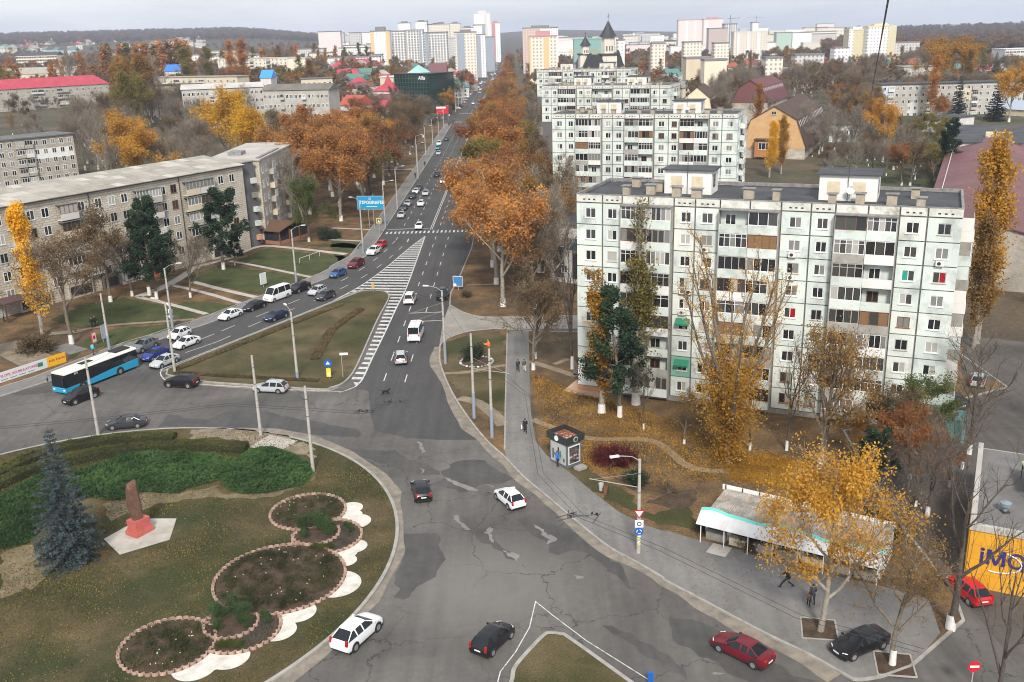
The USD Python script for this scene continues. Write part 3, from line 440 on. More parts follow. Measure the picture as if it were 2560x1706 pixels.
BAYX = [0, 3.2, 5.6, 8.75, 11.75, 14.2, 17, 20.3, 23.65, 26.8, 29.3, 32.6, 35.7, 38.4, 41.7]
BAYK = 'WWBBWWBBWWBBWW'
FZ = [0.75+2.56*k for k in range(10)]
def panel_block(label, O, rz, H0, seed, main=False, sides=(), floors=range(9), group=None):
    """Nine storeys of mint wall panels with dark joints, windows, stacked balconies, flat roof with huts and vents."""
    r = random.Random(seed); b = thing('panel_apartment_block', label, 'apartment block', (O[0], O[1], H0), rz, group)
    L, D, TOP = 41.7, 12.9, 24.8; F = Face('front', L, D)
    MB().box(.05, L-.05, .13, D-.05, -3, TOP-.55).put(b, 'wall_core', JOINT)
    MB().box(0.0, L, .05, .125, -3, .7).put(b, 'plinth', PLINTH)
    g = .085
    for i, k in enumerate(BAYK):
        x0, x1 = BAYX[i]+(g if i else .0), BAYX[i+1]-(g if i < 13 else 0)
        mb = MB().box(x0, x1, 0, .12, FZ[9]+.1, TOP).put(b, 'parapet_panel', PARAPET[r.randrange(2)])
        if k == 'W' or not main:
            hm = MB()
            for j in (-1, 0, 1): c = (x0+x1)/2+j*.62; hm.box(c-.13, c+.13, -.012, .02, FZ[9]+.34, FZ[9]+.5)
            hm.put(mb, 'vent_hole', DARKM)
        for fl in floors:
            z0, z1 = FZ[fl]+.06, FZ[fl+1]-.06
            if k == 'B': continue
            ww = 1.28 if x1-x0 > 2.5 else 1.16; c = (x0+x1)/2+(.18 if i in (0, 4) else 0); wz0, wz1 = z0+.74, z0+1.92
            m = MB(); m.box(x0, c-ww/2, 0, .12, z0, z1); m.box(c+ww/2, x1, 0, .12, z0, z1); m.box(c-ww/2, c+ww/2, 0, .12, z0, wz0); m.box(c-ww/2, c+ww/2, 0, .12, wz1, z1)
            pm = MINT[r.randrange(5)]
            if main and fl == 0 and i in (12, 13): pm = mottled('teal_render', [(.3, (.1, .25, .24)), (.7, (.16, .33, .31))], .8, .9)
            if main and fl == 1 and i == 4: pm = mottled('green_render', [(.3, (.17, .37, .28)), (.7, (.24, .45, .35))], .8, .9)
            m.put(b, 'panel', pm)
            fm = r.choice([WHITE_F]*5+[BROWN_F, GREY_F]); pa = r.choice(PANES[:2]*3+PANES[2:4]+[PANES[3]]); pb = pa if r.random() < .55 else r.choice(PANES[:4])
            lab = None
            if main and (i, fl) in ((8, 4),): pa, pb, lab = PANES[1], PANE_RED, 'window with a red blind in its right half'
            if main and (i, fl) == (13, 6): pa, pb, lab = PANES[1], PANE_RED, 'window with a crimson blind in its right half'
            if main and (i, fl) == (12, 6): pa, pb = PANE_TEAL, PANES[1]
            w = window(b, F, c-ww/2, c+ww/2, wz0, wz1, fm, [pa, pb], o=-.085)
            if lab: tag(w, lab)
            if main and (i, fl) in ((4, 5), (4, 4), (5, 7), (8, 7), (8, 6), (13, 7)): ac_unit(b, F, c-.5, z0+.05); 
            if main and (i, fl) == (4, 5): ac_unit(b, F, c+.35, z0+.05, .6)
            if main and i == 4 and fl in (1, 3):
                a = MB(); a.add([F(c-.85, .06, wz1+.25), F(c+.85, .06, wz1+.25), F(c+.85, .7, wz1-.3), F(c-.85, .7, wz1-.3), F(c-.85, .7, wz1-.5), F(c+.85, .7, wz1-.5)], [[0, 1, 2, 3], [3, 2, 5, 4]]); tag(a.put(b, 'awning', GREENP), 'green awning over a window')
    for i in [j for j in range(14) if BAYK[j] == 'B' and BAYK[j-1] == 'W']:      # balconies in pairs
        X0, X1, X2 = BAYX[i], BAYX[i+1], BAYX[i+2]
        ca = MB(); ca.box(X0+.05, X2-.05, -1.2, .0, FZ[9]+.02, FZ[9]+.1); ca.put(b, 'balcony_canopy', TIN)
        sc = MB()
        for x in (X0+.06, X2-.12): sc.box(x, x+.06, -1.02, .1, FZ[floors[0]], FZ[9])
        sc.put(b, 'side_screen', mottled('screen_concrete', [(.3, (.24, .23, .21)), (.7, (.4, .39, .36))], .8, .9, obj=True))
        for fl in floors:
            for (x0, x1) in ((X0+.13, X1-.02), (X1+.02, X2-.13)):
                z0, z1 = FZ[fl], FZ[fl+1]; pm = r.choice(MINT[:4]+[WHITEW, mottled('screen_concrete', [], 1), MINT[3]])
                if main and fl == 3 and i == 2 and x0 > X1: pm = WHITEW
                bal = MB(); bal.box(x0, x1, -1.0, .1, z0, z0+.11); bal.box(x0, x1, -1.0, -.93, z0+.115, z0+1.0); bal = bal.put(b, 'balcony', pm)
                MB().box(x0+.01, x1-.01, .02, .1, z0+.115, z1-.005).put(bal, 'back_wall', MINT[3])
                fm = r.choice([WHITE_F, WHITE_F, WHITE_F, BROWN_F, GREY_F]); kind = r.random()
                n = r.choice([3, 4, 4, 5]); nb = [j/n for j in range(1, n)]
                pan = [r.choice(PANES[:2]*3+[PANES[3], PANES[2]]) for _ in range(n)]
                if fm is BROWN_F and r.random() < .5: pan[0] = pan[-1] = PANES[4]
                if kind < .82: 
                    FF = lambda u, o, z: F(u, o, z)
                    g2 = window(bal, F, x0+.01, x1-.01, z0+1.005, z1-.04, fm, pan if r.random() < .7 else pan[0], nb, .06, o=.9, rail=.72 if r.random() < .35 else None, name='glazing', sill=False)
                else:
                    window(bal, F, x0+.5, x0+1.7, z0+.8, z0+2.0, fm, PANES[0], o=.0, name='balcony_window', sill=False)
    for sd in sides:      # end walls that show
        S_ = Face(sd, L, D)
        for fl in floors:
            z0, z1 = FZ[fl]+.06, FZ[fl+1]-.06
            for (a, c_) in ((.1, 4.2), (4.4, 8.6), (8.8, D-.1)):
                m = MB(); S_.box(m, a, c_, -.045, .07, z0, z1); m.put(b, 'panel', MINT[r.randrange(5)])
            window(b, S_, 1.7, 2.8, z0+.75, z0+1.95, WHITE_F, PANES[r.randrange(4)], o=.075)
            m = MB(); S_.box(m, 4.6, 8.4, .08, 1.1, z0, z0+1.05); bb = m.put(b, 'end_balcony', r.choice(MINT+[mottled('screen_concrete', [], 1)]))
            window(bb, S_, 4.62, 8.38, z0+1.06, z1, r.choice([WHITE_F, GREY_F]), r.choice(PANES[:3]), (.25, .5, .75), .06, o=.95, name='glazing', sill=False)
        m = MB(); S_.box(m, 0, D, -.045, .07, FZ[9]+.1, TOP); m.put(b, 'parapet_panel', PARAPET[0])
    rf = MB().box(.1, L-.1, .15, D-.1, TOP-.55, TOP-.35).put(b, 'roof', ROOF_BIT)
    e = MB(); e.box(-.06, L+.06, -.06, .2, TOP+.003, TOP+.07); e.box(-.06, L+.06, D-.25, D+.05, TOP-.3, TOP+.07); e.box(-.06, .2, .2, D-.25, TOP-.3, TOP+.068); e.box(L-.2, L+.06, .2, D-.25, TOP-.3, TOP+.068); e.put(b, 'parapet_cap', TIN)
    for (hx, hy, hw, hd, hh_) in ((9.3, 4.9, 5.6, 3.6, 2.75), (27.0, 4.3, 6.1, 5.0, 2.8)):
        h = MB().box(hx, hx+hw, hy, hy+hd, TOP-.35, TOP-.35+hh_).put(b, 'roof_hut', WHITEW)
        MB().box(hx-.35, hx+hw+.35, hy-.35, hy+hd+.35, TOP-.35+hh_+.003, TOP-.2+hh_).put(h, 'hut_roof', ROOF_BIT)
        for q_ in (.14, .58): MB().box(hx+hw*q_, hx+hw*q_+1.35, hy-.03, hy-.003, TOP+.45, TOP+1.75).put(h, 'boarded_opening', BOARD)
        MB().box(hx+hw+.003, hx+hw+.03, hy+.9, hy+2.0, TOP+.4, TOP+1.9).put(h, 'hut_window', PANES[1])
        mast = MB(); mx, my = hx+hw*.5, hy-.2; mast.tube([(mx, my, TOP-.3), (mx+.02, my, TOP+4.6)], .035, 5)
        for q_ in range(6): mast.tube([(mx-.5+.05*q_, my, TOP+2.9+.3*q_), (mx+.5-.05*q_, my, TOP+2.9+.3*q_)], .014, 4)
        mast.put(h, 'aerial', DARKM)
    for (vx, vy) in ((5.0, 2.0), (4.3, 8.6), (7.6, 3.4), (7.9, 5.8), (10.9, 2.6), (13.5, 1.5), (19.1, 3.1), (22.2, 2.8), (28.3, 1.4), (31.1, 2.4), (34.3, 2.7), (36.5, 7.2), (37.2, 1.1)):
        w_ = r.uniform(.7, 1.15); v = MB().cbox((vx+.4, vy+.4, TOP+.2), (w_, .8, 1.1)).put(b, 'vent_stack', VENTM); MB().cbox((vx+.4, vy+.4, TOP+.82), (w_+.35, 1.15, .07), r.uniform(-.06, .06)).put(v, 'vent_cap', TIN)
    d = MB().lathe([(0.001, 0.05), (.25, .08), (.45, .2)], 12).move(np.array([[1, 0, 0], [0, 0, -1], [0, 1, 0.]]), (30.4, 3.6, TOP+1.0)); d.tube([(30.4, 3.7, TOP-.35), (30.4, 3.6, TOP+1)], .03, 5); d.put(b, 'satellite_dish', WHITE_F)
    return b
blk = panel_block('nearest mint panel apartment block, nine storeys, notary sign on its left edge', (7.47, 113.22), -23.58, 0.0, 5, True)
# extras on the nearest block: terracotta plinth, notary lettering, teal lean-to, end balconies seen edge-on
MB().box(-.06, 3.2, -.1, .04, 0, .74).put(blk, 'terracotta_plinth', plain('terracotta', (.5, .25, .14), .8))
MB().box(.03, .34, -.03, -.005, .95, 4.4).put(blk, 'notary_panel', WHITEW)
for i, ch in enumerate('NOTAR'):
    t = meshkit.text_mesh(ch, .42, .012, True); v = t.vertices; v = np.c_[v[:, 0]-(v[:, 0].max()+v[:, 0].min())/2+.19, -v[:, 2]-.032, v[:, 1]+3.7-i*.6]
    MB().add(v, t.faces).put(blk, 'letter', plain('letter_black', (.015, .015, .018), .5))
eb = Face('right', 41.7, 12.9)
for k, z in enumerate(FZ[:9]):
    if k == 0: continue
    m = MB(); eb.box(m, .9, 4.6, .0, 1.25, z, z+1.1); q_ = m.put(blk, 'end_balcony', [BRICKW, PLINTH, MINT[3], RUST][k % 4] if k in (4,) else [PLINTH, MINT[3], BRICKW][k % 3])
    window(q_, eb, .92, 4.58, z+1.11, z+2.5, WHITE_F if k % 2 else GREY_F, PANES[k % 4], (.33, .66), .06, o=1.1, name='glazing', sill=False)
    m = MB(); eb.box(m, .9, .97, 1.1 if 0 else .0, 1.1, z+1.11, z+2.5); m.put(q_, 'side_infill', [MINT[3], PLINTH, BRICKW][k % 3])
MB().box(40.4, 44.4, -1.6, -1.45, -.6, 2.55).box(40.4, 44.4, -1.449, 1.5, 2.3, 2.54).put(blk, 'lean_to', mottled('teal_sheet', [(.3, (.07, .25, .24)), (.7, (.13, .34, .33))], .6, .6, obj=True))
panel_block('second mint panel block, behind the nearest one', (9.3, 224.1), -19.9, 0.7, 11, False, ('right',), floors=range(2, 9))
panel_block('third mint panel block, yellow trees before its roofline', (9.9, 316.0), -22.6, 2.4, 23, False, ('right',), floors=range(5, 9))
panel_block('fourth mint panel block, the one below the church', (11.5, 431.0), -21.2, 3.4, 31, False, ('right',), floors=range(5, 9))

def brickmat(name, c1, c2, mortar, bw=.9, rh=.4, ms=.03, bias=0.0):
    if name in _mats: return _mats[name]
    _mats[name] = usdkit.material(stage, L_(name), {'tc': ('texture_coordinate', {}), 'sx': ('separate_xyz', {}), 'ad': ('math', {'math_type': 'add'}), 'cx': ('combine_xyz', {}), 'b': ('brick_texture', {'color1': c1, 'color2': c2, 'mortar': mortar, 'scale': 1.0, 'brick_width': bw, 'row_height': rh, 'mortar_size': ms, 'bias': bias}),
        'n': ('noise_texture', {'scale': .35, 'detail': 7.0, 'roughness': .65}), 'r': ('rgb_ramp', {'ramp': [(.3, (.78, .77, .74)), (.65, (1.08, 1.08, 1.08))]}), 'm': ('mix_color', {'blend_type': 'multiply', 'fac': 1.0, 'use_clamp': False}), 'p': ('principled_bsdf', {'roughness': .9, 'specular_ior_level': .2}), 'bp': ('bump', {'strength': .6, 'distance': .03})},
        [('tc.object', 'sx.vector'), ('sx.x', 'ad.value1'), ('sx.y', 'ad.value2'), ('ad.value', 'cx.x'), ('sx.z', 'cx.y'), ('cx.vector', 'b.vector'), ('tc.object', 'n.vector'), ('n.fac', 'r.fac'), ('b.color', 'm.a'), ('r.color', 'm.b'), ('m.result', 'p.base_color'), ('b.fac', 'bp.height'), ('bp.normal', 'p.normal')], surface='p.BSDF')
    return _mats[name]
STONE = brickmat('limestone_courses', (.58, .53, .46), (.49, .44, .37), (.36, .325, .27), 1.0, .42, .05)
STONE2 = brickmat('grey_limestone', (.5, .47, .42), (.4, .37, .32), (.26, .235, .2), 1.0, .42, .04)
CREAM = mottled('cream_render', [(.3, (.52, .45, .33)), (.7, (.64, .57, .44))], .2, .9, obj=True)
GREYR = mottled('grey_render', [(.3, (.34, .32, .29)), (.7, (.48, .46, .42))], .2, .9, obj=True)
WHITER = mottled('dull_white_render', [(.3, (.52, .51, .49)), (.7, (.66, .65, .63))], .2, .9, obj=True)
SLATE = mottled('fibre_cement_roof', [(.3, (.27, .248, .21)), (.7, (.38, .355, .31))], .35, .9, obj=True, fine=(3, .9, 1.08))

# --- the long stone building on the left
r = random.Random(3); LS = 62.0
sb = thing('stone_apartment_building', 'long five-storey limestone apartment building with pale slab roof, beyond the left lawns', 'apartment building', (-57.5-.496*LS, 205.3-.868*LS, 0), 60.27)
MB().box(0, LS, 0, 11.4, -1, 18.2).put(sb, 'wall', STONE); F = Face('front', LS, 11.4)
nx, ny = 31, 5; sl = math.hypot(11.9, 1.5)
for i in range(nx):
    for j in range(ny):
        x0, x1 = -.4+i*(LS+.8)/nx, -.4+(i+1)*(LS+.8)/nx-.05; y0, y1 = -.5+j*12/ny, -.5+(j+1)*12/ny-.05; za, zb = 18.22+y0*.126+.07, 18.22+y1*.126+.07; dz = r.uniform(0, .03)
        MB().obb((x0, y0, za+dz), (x1-x0, 0, 0), (0, y1-y0, zb-za), (0, 0, .09)).put(sb, 'roof_slab', [SLATE, mottled('fibre_cement_light', [(.3, (.34, .31, .265)), (.7, (.43, .4, .345))], .5, .9), SLATE][r.randrange(3)] if r.random() < .9 else mottled('fibre_cement_new', [(.3, (.42, .4, .35)), (.7, (.5, .475, .42))], .5, .9))
gut = MB(); gut.box(-.4, LS+.4, -.62, -.5, 18.02, 18.16); gut.put(sb, 'gutter', DARKM)
for u in (17.5, 38.3, 59): MB().tube([(LS-u, -.12, 0), (LS-u, -.12, 18)], .07, 6).put(sb, 'downpipe', DARKM)
ZF = [15.15-3.1*k for k in range(5)]
for k, z in enumerate(ZF[:5]):
    for u in (3.4, 6.5, 19.0, 21.7, 30.7, 33.5, 36.4, 40, 47.2, 50, 56, 59.5):
        window(sb, F, LS-u-.72, LS-u+.72, z, z+1.65, r.choice([WHITE_F]*4+[BROWN_F, GREY_F]), r.choice(PANES[:2]*3+PANES[2:4]), (.5,), .09, o=.015)
    for (u0, u1) in ((9.2, 13.0), (13.1, 16.7), (22.8, 25.6), (25.7, 28.6), (41.4, 45.0), (51.6, 54.6)):
        if k == 4: continue
        pm = r.choice([CREAM, GREYR, WHITER, mottled('pale_blue_sheet', [(.3, (.4, .46, .48)), (.7, (.52, .57, .58))], .8, .7)])
        bal = MB().box(LS-u1, LS-u0, -1.1, -.01, z-1.0, z-.85).box(LS-u1, LS-u0, -1.1, -1.03, z-.845, z+.15).put(sb, 'balcony', pm)
        if r.random() < .72: window(bal, F, LS-u1+.02, LS-u0-.02, z+.155, z+1.75, r.choice([WHITE_F, WHITE_F, BROWN_F, GREY_F]), r.choice(PANES[:4]), (.25, .5, .75), .08, o=1.0, name='glazing', sill=False); MB().box(LS-u1-.1, LS-u0+.1, -1.2, -.01, z+1.76, z+1.84).put(bal, 'balcony_roof', TIN)
        else: window(bal, F, LS-u1+.9, LS-u0-.9, z-.6, z+1.5, WHITE_F, PANES[0], o=.02, name='balcony_window', sill=False)
SHOPD = plain('shop_glass', (.03, .035, .04), .1)
for u, w_, c in ((8.5, 5.5, (.5, .47, .42)), (24.5, 4.6, (.5, .09, .05)), (31.5, 5.0, (.62, .6, .56)), (36.5, 3.5, (.13, .1, .08)), (43, 5, (.42, .38, .32)), (52, 6, (.5, .46, .4))):
    s_ = MB().box(LS-u-w_/2, LS-u+w_/2, -.5, -.01, 0, 3.0).put(sb, 'shop_front', plain('shop_%d' % int(u), c, .8)); MB().box(LS-u-w_/2+.3, LS-u+w_/2-.3, -.54, -.505, .5, 2.2).put(s_, 'shop_window', SHOPD)
# fascia lettering and the white shop sign with red writing
def lettering(parent, F, text, u, z, h, o, mat, name='lettering', bold=True):
    t = meshkit.text_mesh(text, h, .02, bold); v = t.vertices; MB().add([F(u+x, o+.02-zz if 0 else o+zz, z+y) for x, y, zz in v], t.faces).put(parent, name, mat)
MB().box(LS-42, LS-36.2, -.62, -.52, 3.1, 3.9).put(sb, 'fascia', plain('fascia_dark', (.05, .035, .03), .6)); lettering(sb, F, 'ASIGURARI', LS-41.7, 3.25, .55, .625, WHITE_F)
w2 = MB().box(LS-33.6, LS-29.4, -.6, -.52, .6, 2.9).put(sb, 'shop_sign', WHITEW); MB().lathe([(.001, 0), (.55, 0), (.55, .03), (.001, .03)], 14).move(np.array([[1, 0, 0], [0, 0, -1], [0, 1, 0.]]), (LS-30.5, -.6, 1.9)).put(w2, 'sign_emblem', plain('sign_red', (.5, .04, .03), .5)); lettering(w2, F, 'aur', LS-33.2, 1.4, .8, .605, plain('sign_red', (0, 0, 0)), 'lettering')
ent = MB().box(2.0, 7.2, -4.2, -.01, 3.1, 3.35).box(2.0, 2.2, -4.1, -3.9, 0, 3.1).box(7.0, 7.2, -4.1, -3.9, 0, 3.1).put(sb, 'entrance_canopy', plain('canopy_brown', (.09, .05, .04), .6)); MB().box(-1.0, 2.2, -.4, -.02, 3.2, 7.0).put(sb, 'orange_panel', plain('peach_panel', (.75, .5, .27), .7))
# the stair tower and the further wing
st = thing('stair_tower', 'narrow dark-rendered stair tower between the two limestone apartment buildings', 'stair tower', (-57.1, 206.0, 0), 60.27)
MB().box(0, 3.2, .8, 10, 0, 18.5).put(st, 'wall', mottled('dark_render', [(.3, (.085, .085, .09)), (.7, (.14, .14, .145))], .5, .9)); MB().box(-.2, 3.4, .6, 10.2, 18.503, 18.75).put(st, 'roof', SLATE)
for k in range(5): m = MB().box(1.9, 3.15, .1, .79, 1.5+3.1*k, 2.6+3.1*k).put(st, 'stair_balcony', [plain('salmon', (.55, .3, .2), .8), MINT[0], MINT[2], PLINTH, WHITER][k]); 
WA, WB = np.array((-55.34, 211.01)), np.array((-55.14, 246.79)); wl = np.linalg.norm(WB-WA); wr = math.degrees(math.atan2(*(WB-WA)[::-1]))
wg = thing('stone_apartment_wing', 'second limestone apartment building with flat white roof, joined behind the long one', 'apartment building', (WA[0], WA[1], 0), wr)
MB().box(0, wl, 0, 12, -1, 18.4).put(wg, 'wall', STONE); MB().box(-.3, wl+.3, -.3, 12.3, 18.403, 18.7).put(wg, 'roof', mottled('pale_roof', [(.3, (.34, .32, .29)), (.7, (.48, .46, .42))], .25, .85)); F = Face('front', wl, 12)
MB().box(1, wl*.55, .2, .9, 18.703, 19.0).box(8, 12, 6, 9, 18.703, 19.5).put(wg, 'roof_hatch', TIN)
for k in range(5):
    for u in np.arange(2.2, wl-2, 3.3):
        z = 15.4-3.1*k
        if int(u/3.3) % 4 == 2: bal = MB().box(u-1.3, u+1.3, -1.1, -.01, z-1, z+.15).put(wg, 'balcony', r.choice([CREAM, WHITER, MINT[2], GREYR])); window(bal, F, u-1.28, u+1.28, z+.155, z+1.7, WHITE_F, PANES[r.randrange(3)], (.33, .66), .08, o=1.0, name='glazing', sill=False)
        else: window(wg, F, u-.7, u+.7, z, z+1.6, WHITE_F, PANES[r.randrange(4)], (.5,), .09, o=.015)
pv = thing('brown_pavilion', 'low brown-roofed timber pavilion beside the stair tower', 'pavilion', (*(-52.29, 214.54), 0), 62)
MB().xz([(-5.6, 3.2), (0, 4.6), (5.6, 3.2), (5.6, 3.0), (0, 4.4), (-5.6, 3.0)], -3.6, 3.6).put(pv, 'roof', mottled('brown_tiles', [(.3, (.1, .055, .035)), (.7, (.17, .1, .065))], 2, .8)); MB().box(-5, 5, -3, 3, 0, .8).put(pv, 'base_wall', plain('reddish_wall', (.3, .14, .1), .9))
MB().box(-4.8, 4.8, -2.8, 2.8, .8, 3.1).put(pv, 'dark_glazing', SHOPD)
for x in (-5, -1.7, 1.7, 5):
    for y in (-3.1, 3.1): MB().cbox((x, y, 1.6), (.2, .2, 3.2)).put(pv, 'post', BROWN_F)

# --- generic buildings
def roofing(kind, L, D, H, over=.5, h=3.0):
    a, b_, c, d = -over, L+over, -over, D+over
    if kind == 'flat': return MB().box(a, b_, c, d, H+.003, H+.35)
    m = MB()
    if kind == 'hip':
        i = min(D/2+over, L/2)*.9
        v = [(a, c, H), (b_, c, H), (b_, d, H), (a, d, H), (a+i, D/2, H+h), (b_-i, D/2, H+h)]
        return m.add(v, [[0, 1, 5, 4], [2, 3, 4, 5]]).add(v, [[1, 2, 5], [3, 0, 4], [0, 3, 1], [1, 3, 2]])
    if kind == 'gable':
        v = [(a, c, H), (b_, c, H), (b_, d, H), (a, d, H), (a, D/2, H+h), (b_, D/2, H+h)]
        return m.add(v, [[0, 1, 5, 4], [2, 3, 4, 5]]).add(v, [[1, 2, 5], [3, 0, 4], [0, 3, 1], [1, 3, 2]])
    if kind == 'gable_y':
        v = [(a, c, H), (b_, c, H), (b_, d, H), (a, d, H), (L/2, c, H+h), (L/2, d, H+h)]
        return m.add(v, [[3, 0, 4, 5], [1, 2, 5, 4]]).add(v, [[0, 1, 4], [2, 3, 5], [0, 3, 1], [1, 3, 2]])
def building(name, label, cat, A, B, D, z0, z1, wall, roof, rk='flat', rh=3, cols=0, rows=0, group=None, faces=('front',), ww=1.3, wh=1.5, seed=0, balc=(), top=None, fm=None, over=.5):
    """From the front wall's left end A to its right end B, D deep, from z0 to z1; cols x rows windows."""
    A, B = np.array(A, float)[:2], np.array(B, float)[:2]; L = float(np.linalg.norm(B-A)); r = random.Random(seed)
    b = thing(name, label, cat, (A[0], A[1], z0), math.degrees(math.atan2(*(B-A)[::-1])), group); H = z1-z0
    MB().box(0, L, 0, D, -8, H).put(b, 'wall', wall); roofing(rk, L, D, H+.003, over, rh).put(b, 'roof', roof)
    fh = H/max(rows+.25, 1)
    for fc in faces:
        W = L if fc == 'front' else D; F = Face(fc, L, D); n = cols if fc == 'front' else max(1, int(cols*D/L))
        for i in range(n):
            for k in range(rows):
                u = W*(i+.5)/n; z = H-fh*(k+.85)
                if i in balc and fc == 'front': 
                    bb = MB(); F.box(bb, u-W/n*.46, u+W/n*.46, .01, 1.1, z-.55, z+.4); bb = bb.put(b, 'balcony', r.choice([WHITER, GREYR, wall])); window(bb, F, u-W/n*.45, u+W/n*.45, z+.405, z+wh+.25, r.choice([WHITE_F, GREY_F]), PANES[r.randrange(3)], (.33, .66), .1, o=1.0, name='glazing', sill=False)
                else: window(b, F, u-ww/2, u+ww/2, z, z+wh, fm or WHITE_F, PANES[r.choice([0, 0, 1, 1, 3])], (.5,), .1, o=.015, sill=False)
    return b
def at(c): return np.array(c)
REDR = mottled('red_metal_roof', [(.3, (.36, .045, .07)), (.7, (.46, .075, .1))], .3, .5, obj=True)
rb = building('red_roof_building', 'long grey apartment building with crimson metal hip roof', 'apartment building', (-297.37, 573.65), (-252.78, 624.32), 13, 2, 21, STONE2, REDR, 'hip', 5.5, 18, 5, faces=('front', 'right'), seed=4, balc=(5, 6, 9, 10))
lm = building('grey_roof_building', 'limestone apartment building with bitumen roof and white repainted patch, at the left edge', 'apartment building', (-151.67, 275.68), (-133.51, 296.84), 12, 4, 18, STONE2, mottled('bitumen_mid', [(.3, (.1, .105, .105)), (.7, (.17, .17, .165))], .3, .8), 'flat', 0, 11, 5, faces=('front', 'right'), seed=6, balc=(4, 5))
LMF = Face('front', 1, 1); q_ = float(np.linalg.norm(np.array((-133.51, 296.84))-np.array((-151.67, 275.68))))
MB().box(q_-12.5, q_-.4, -.02, -.004, 7.6, 10.6).put(lm, 'white_patch', WHITEW)
building('pale_roof_building', 'long low grey apartment building with pale metal roof, beyond the yellow tree', 'apartment building', (-145.17, 436.23), (-111.14, 443.90), 12, 6, 24, GREYR, mottled('zinc_roof', [(.3, (.4, .39, .38)), (.7, (.52, .5, .48))], .2, .7), 'gable', 2.0, 18, 5, seed=8, balc=(6, 11))
building('brown_slate_building', 'grey apartment building with slate-grey and brown roof, right of the yellow tree', 'apartment building', (-107.56, 428.93), (-77.86, 422.40), 12, 6, 23, GREYR, mottled('brown_slate', [(.3, (.13, .12, .11)), (.7, (.2, .175, .15))], .2, .8), 'gable', 2.4, 15, 4, seed=9, balc=(4, 9))
building('cream_attic_building', 'cream top-storey apartment building with three windows, left of the red-roofed houses', 'apartment building', (-115.28, 546.31), (-98.72, 550.18), 12, 7, 23, CREAM, mottled('bitumen_mid', [], 1), 'flat', 0, 6, 4, faces=('front', 'right'), seed=10)
building('long_cream_building', 'long cream building with dark flat roof, left of the yellow poplars', 'apartment building', (-185.60, 500.81), (-159.65, 499.67), 12, 6, 23.5, CREAM, ROOF_BIT, 'flat', 0, 10, 4, seed=12, balc=(3, 6))
building('cream_rear_building', 'cream apartment building with shallow roof, behind the long grey one', 'apartment building', (-223.35, 615.41), (-162.77, 591.34), 12, 8, 24, CREAM, SLATE, 'flat', 0, 14, 4, seed=13, balc=(4, 8))
building('cream_blank_gable_building', 'cream five-storey block with blank gable wall, behind the twin poplars', 'apartment building', (-272.3, 29.5)[:1]+(930,), (-200.5, 28.5)[:1]+(900,), 12, 14, (-240.7, 29.3)[1], mottled('pale_cream', [(.3, (.62, .57, .46)), (.7, (.72, .68, .57))], .1, .9), WHITER, 'flat', 0, 17, 5, seed=14, balc=(4, 8, 12))
building('cream_gable', 'blank cream gable wall at the end of the five-storey cream block', 'apartment building', (-200.1, 28.8)[:1]+(899,), (-183.5, 28.4)[:1]+(896,), 14, 14, (-192.0, 28.6)[1], mottled('gable_cream', [(.3, (.68, .61, .48)), (.7, (.76, .69, .56))], .1, .9), WHITER, 'flat')
building('blue_roof_shed', 'white shed with bright blue roof on the far left', 'shed', (-264.0, 23.8)[:1]+(760,), (-251.7, 23.8)[:1]+(760,), 16, gz(-160, 760), (-264.0, 23.8)[1], WHITER, plain('blue_sheet', (.03, .17, .55), .5), 'gable', 5)
building('small_blue_roof_shed', 'small shed with sky-blue roof behind the pale metal roof', 'shed', (-141.0, 23.9)[:1]+(560,), (-135.1, 23.8)[:1]+(560,), 14, gz(-130, 560), (-135.1, 23.8)[1], WHITER, plain('sky_blue_sheet', (.05, .28, .68), .5), 'gable', 4.2)
building('two_tone_apartments', 'modern cream and brown apartment block with dark roof, at the far left', 'apartment building', (-617.4, 34.4)[:1]+(1250,), (-565.6, 34.6)[:1]+(1250,), 20, 12, (-590.8, 35.3)[1], mottled('pale_cream', [], 1), plain('dark_tile_roof', (.06, .06, .07), .7), 'gable', 4, 16, 6, ww=2.6, wh=2.0, seed=15, fm=BROWN_F)
building('low_grey_roof_shed', 'long low building with fibre-cement roof, above the crimson roof', 'shed', (-414.5, 24.9)[:1]+(800,), (-350.8, 24.9)[:1]+(800,), 16, 10, (-380.6, 23.9)[1], CREAM, SLATE, 'gable', 5, 14, 1, seed=16)
building('school_corner', 'cream building corner with large windows, behind the bright orange tree', 'school', (-164.04, 381.86), (-152.72, 394.75), 14, 6, 14, CREAM, SLATE, 'flat', 0, 6, 2, ww=2.6, wh=1.8, seed=17)
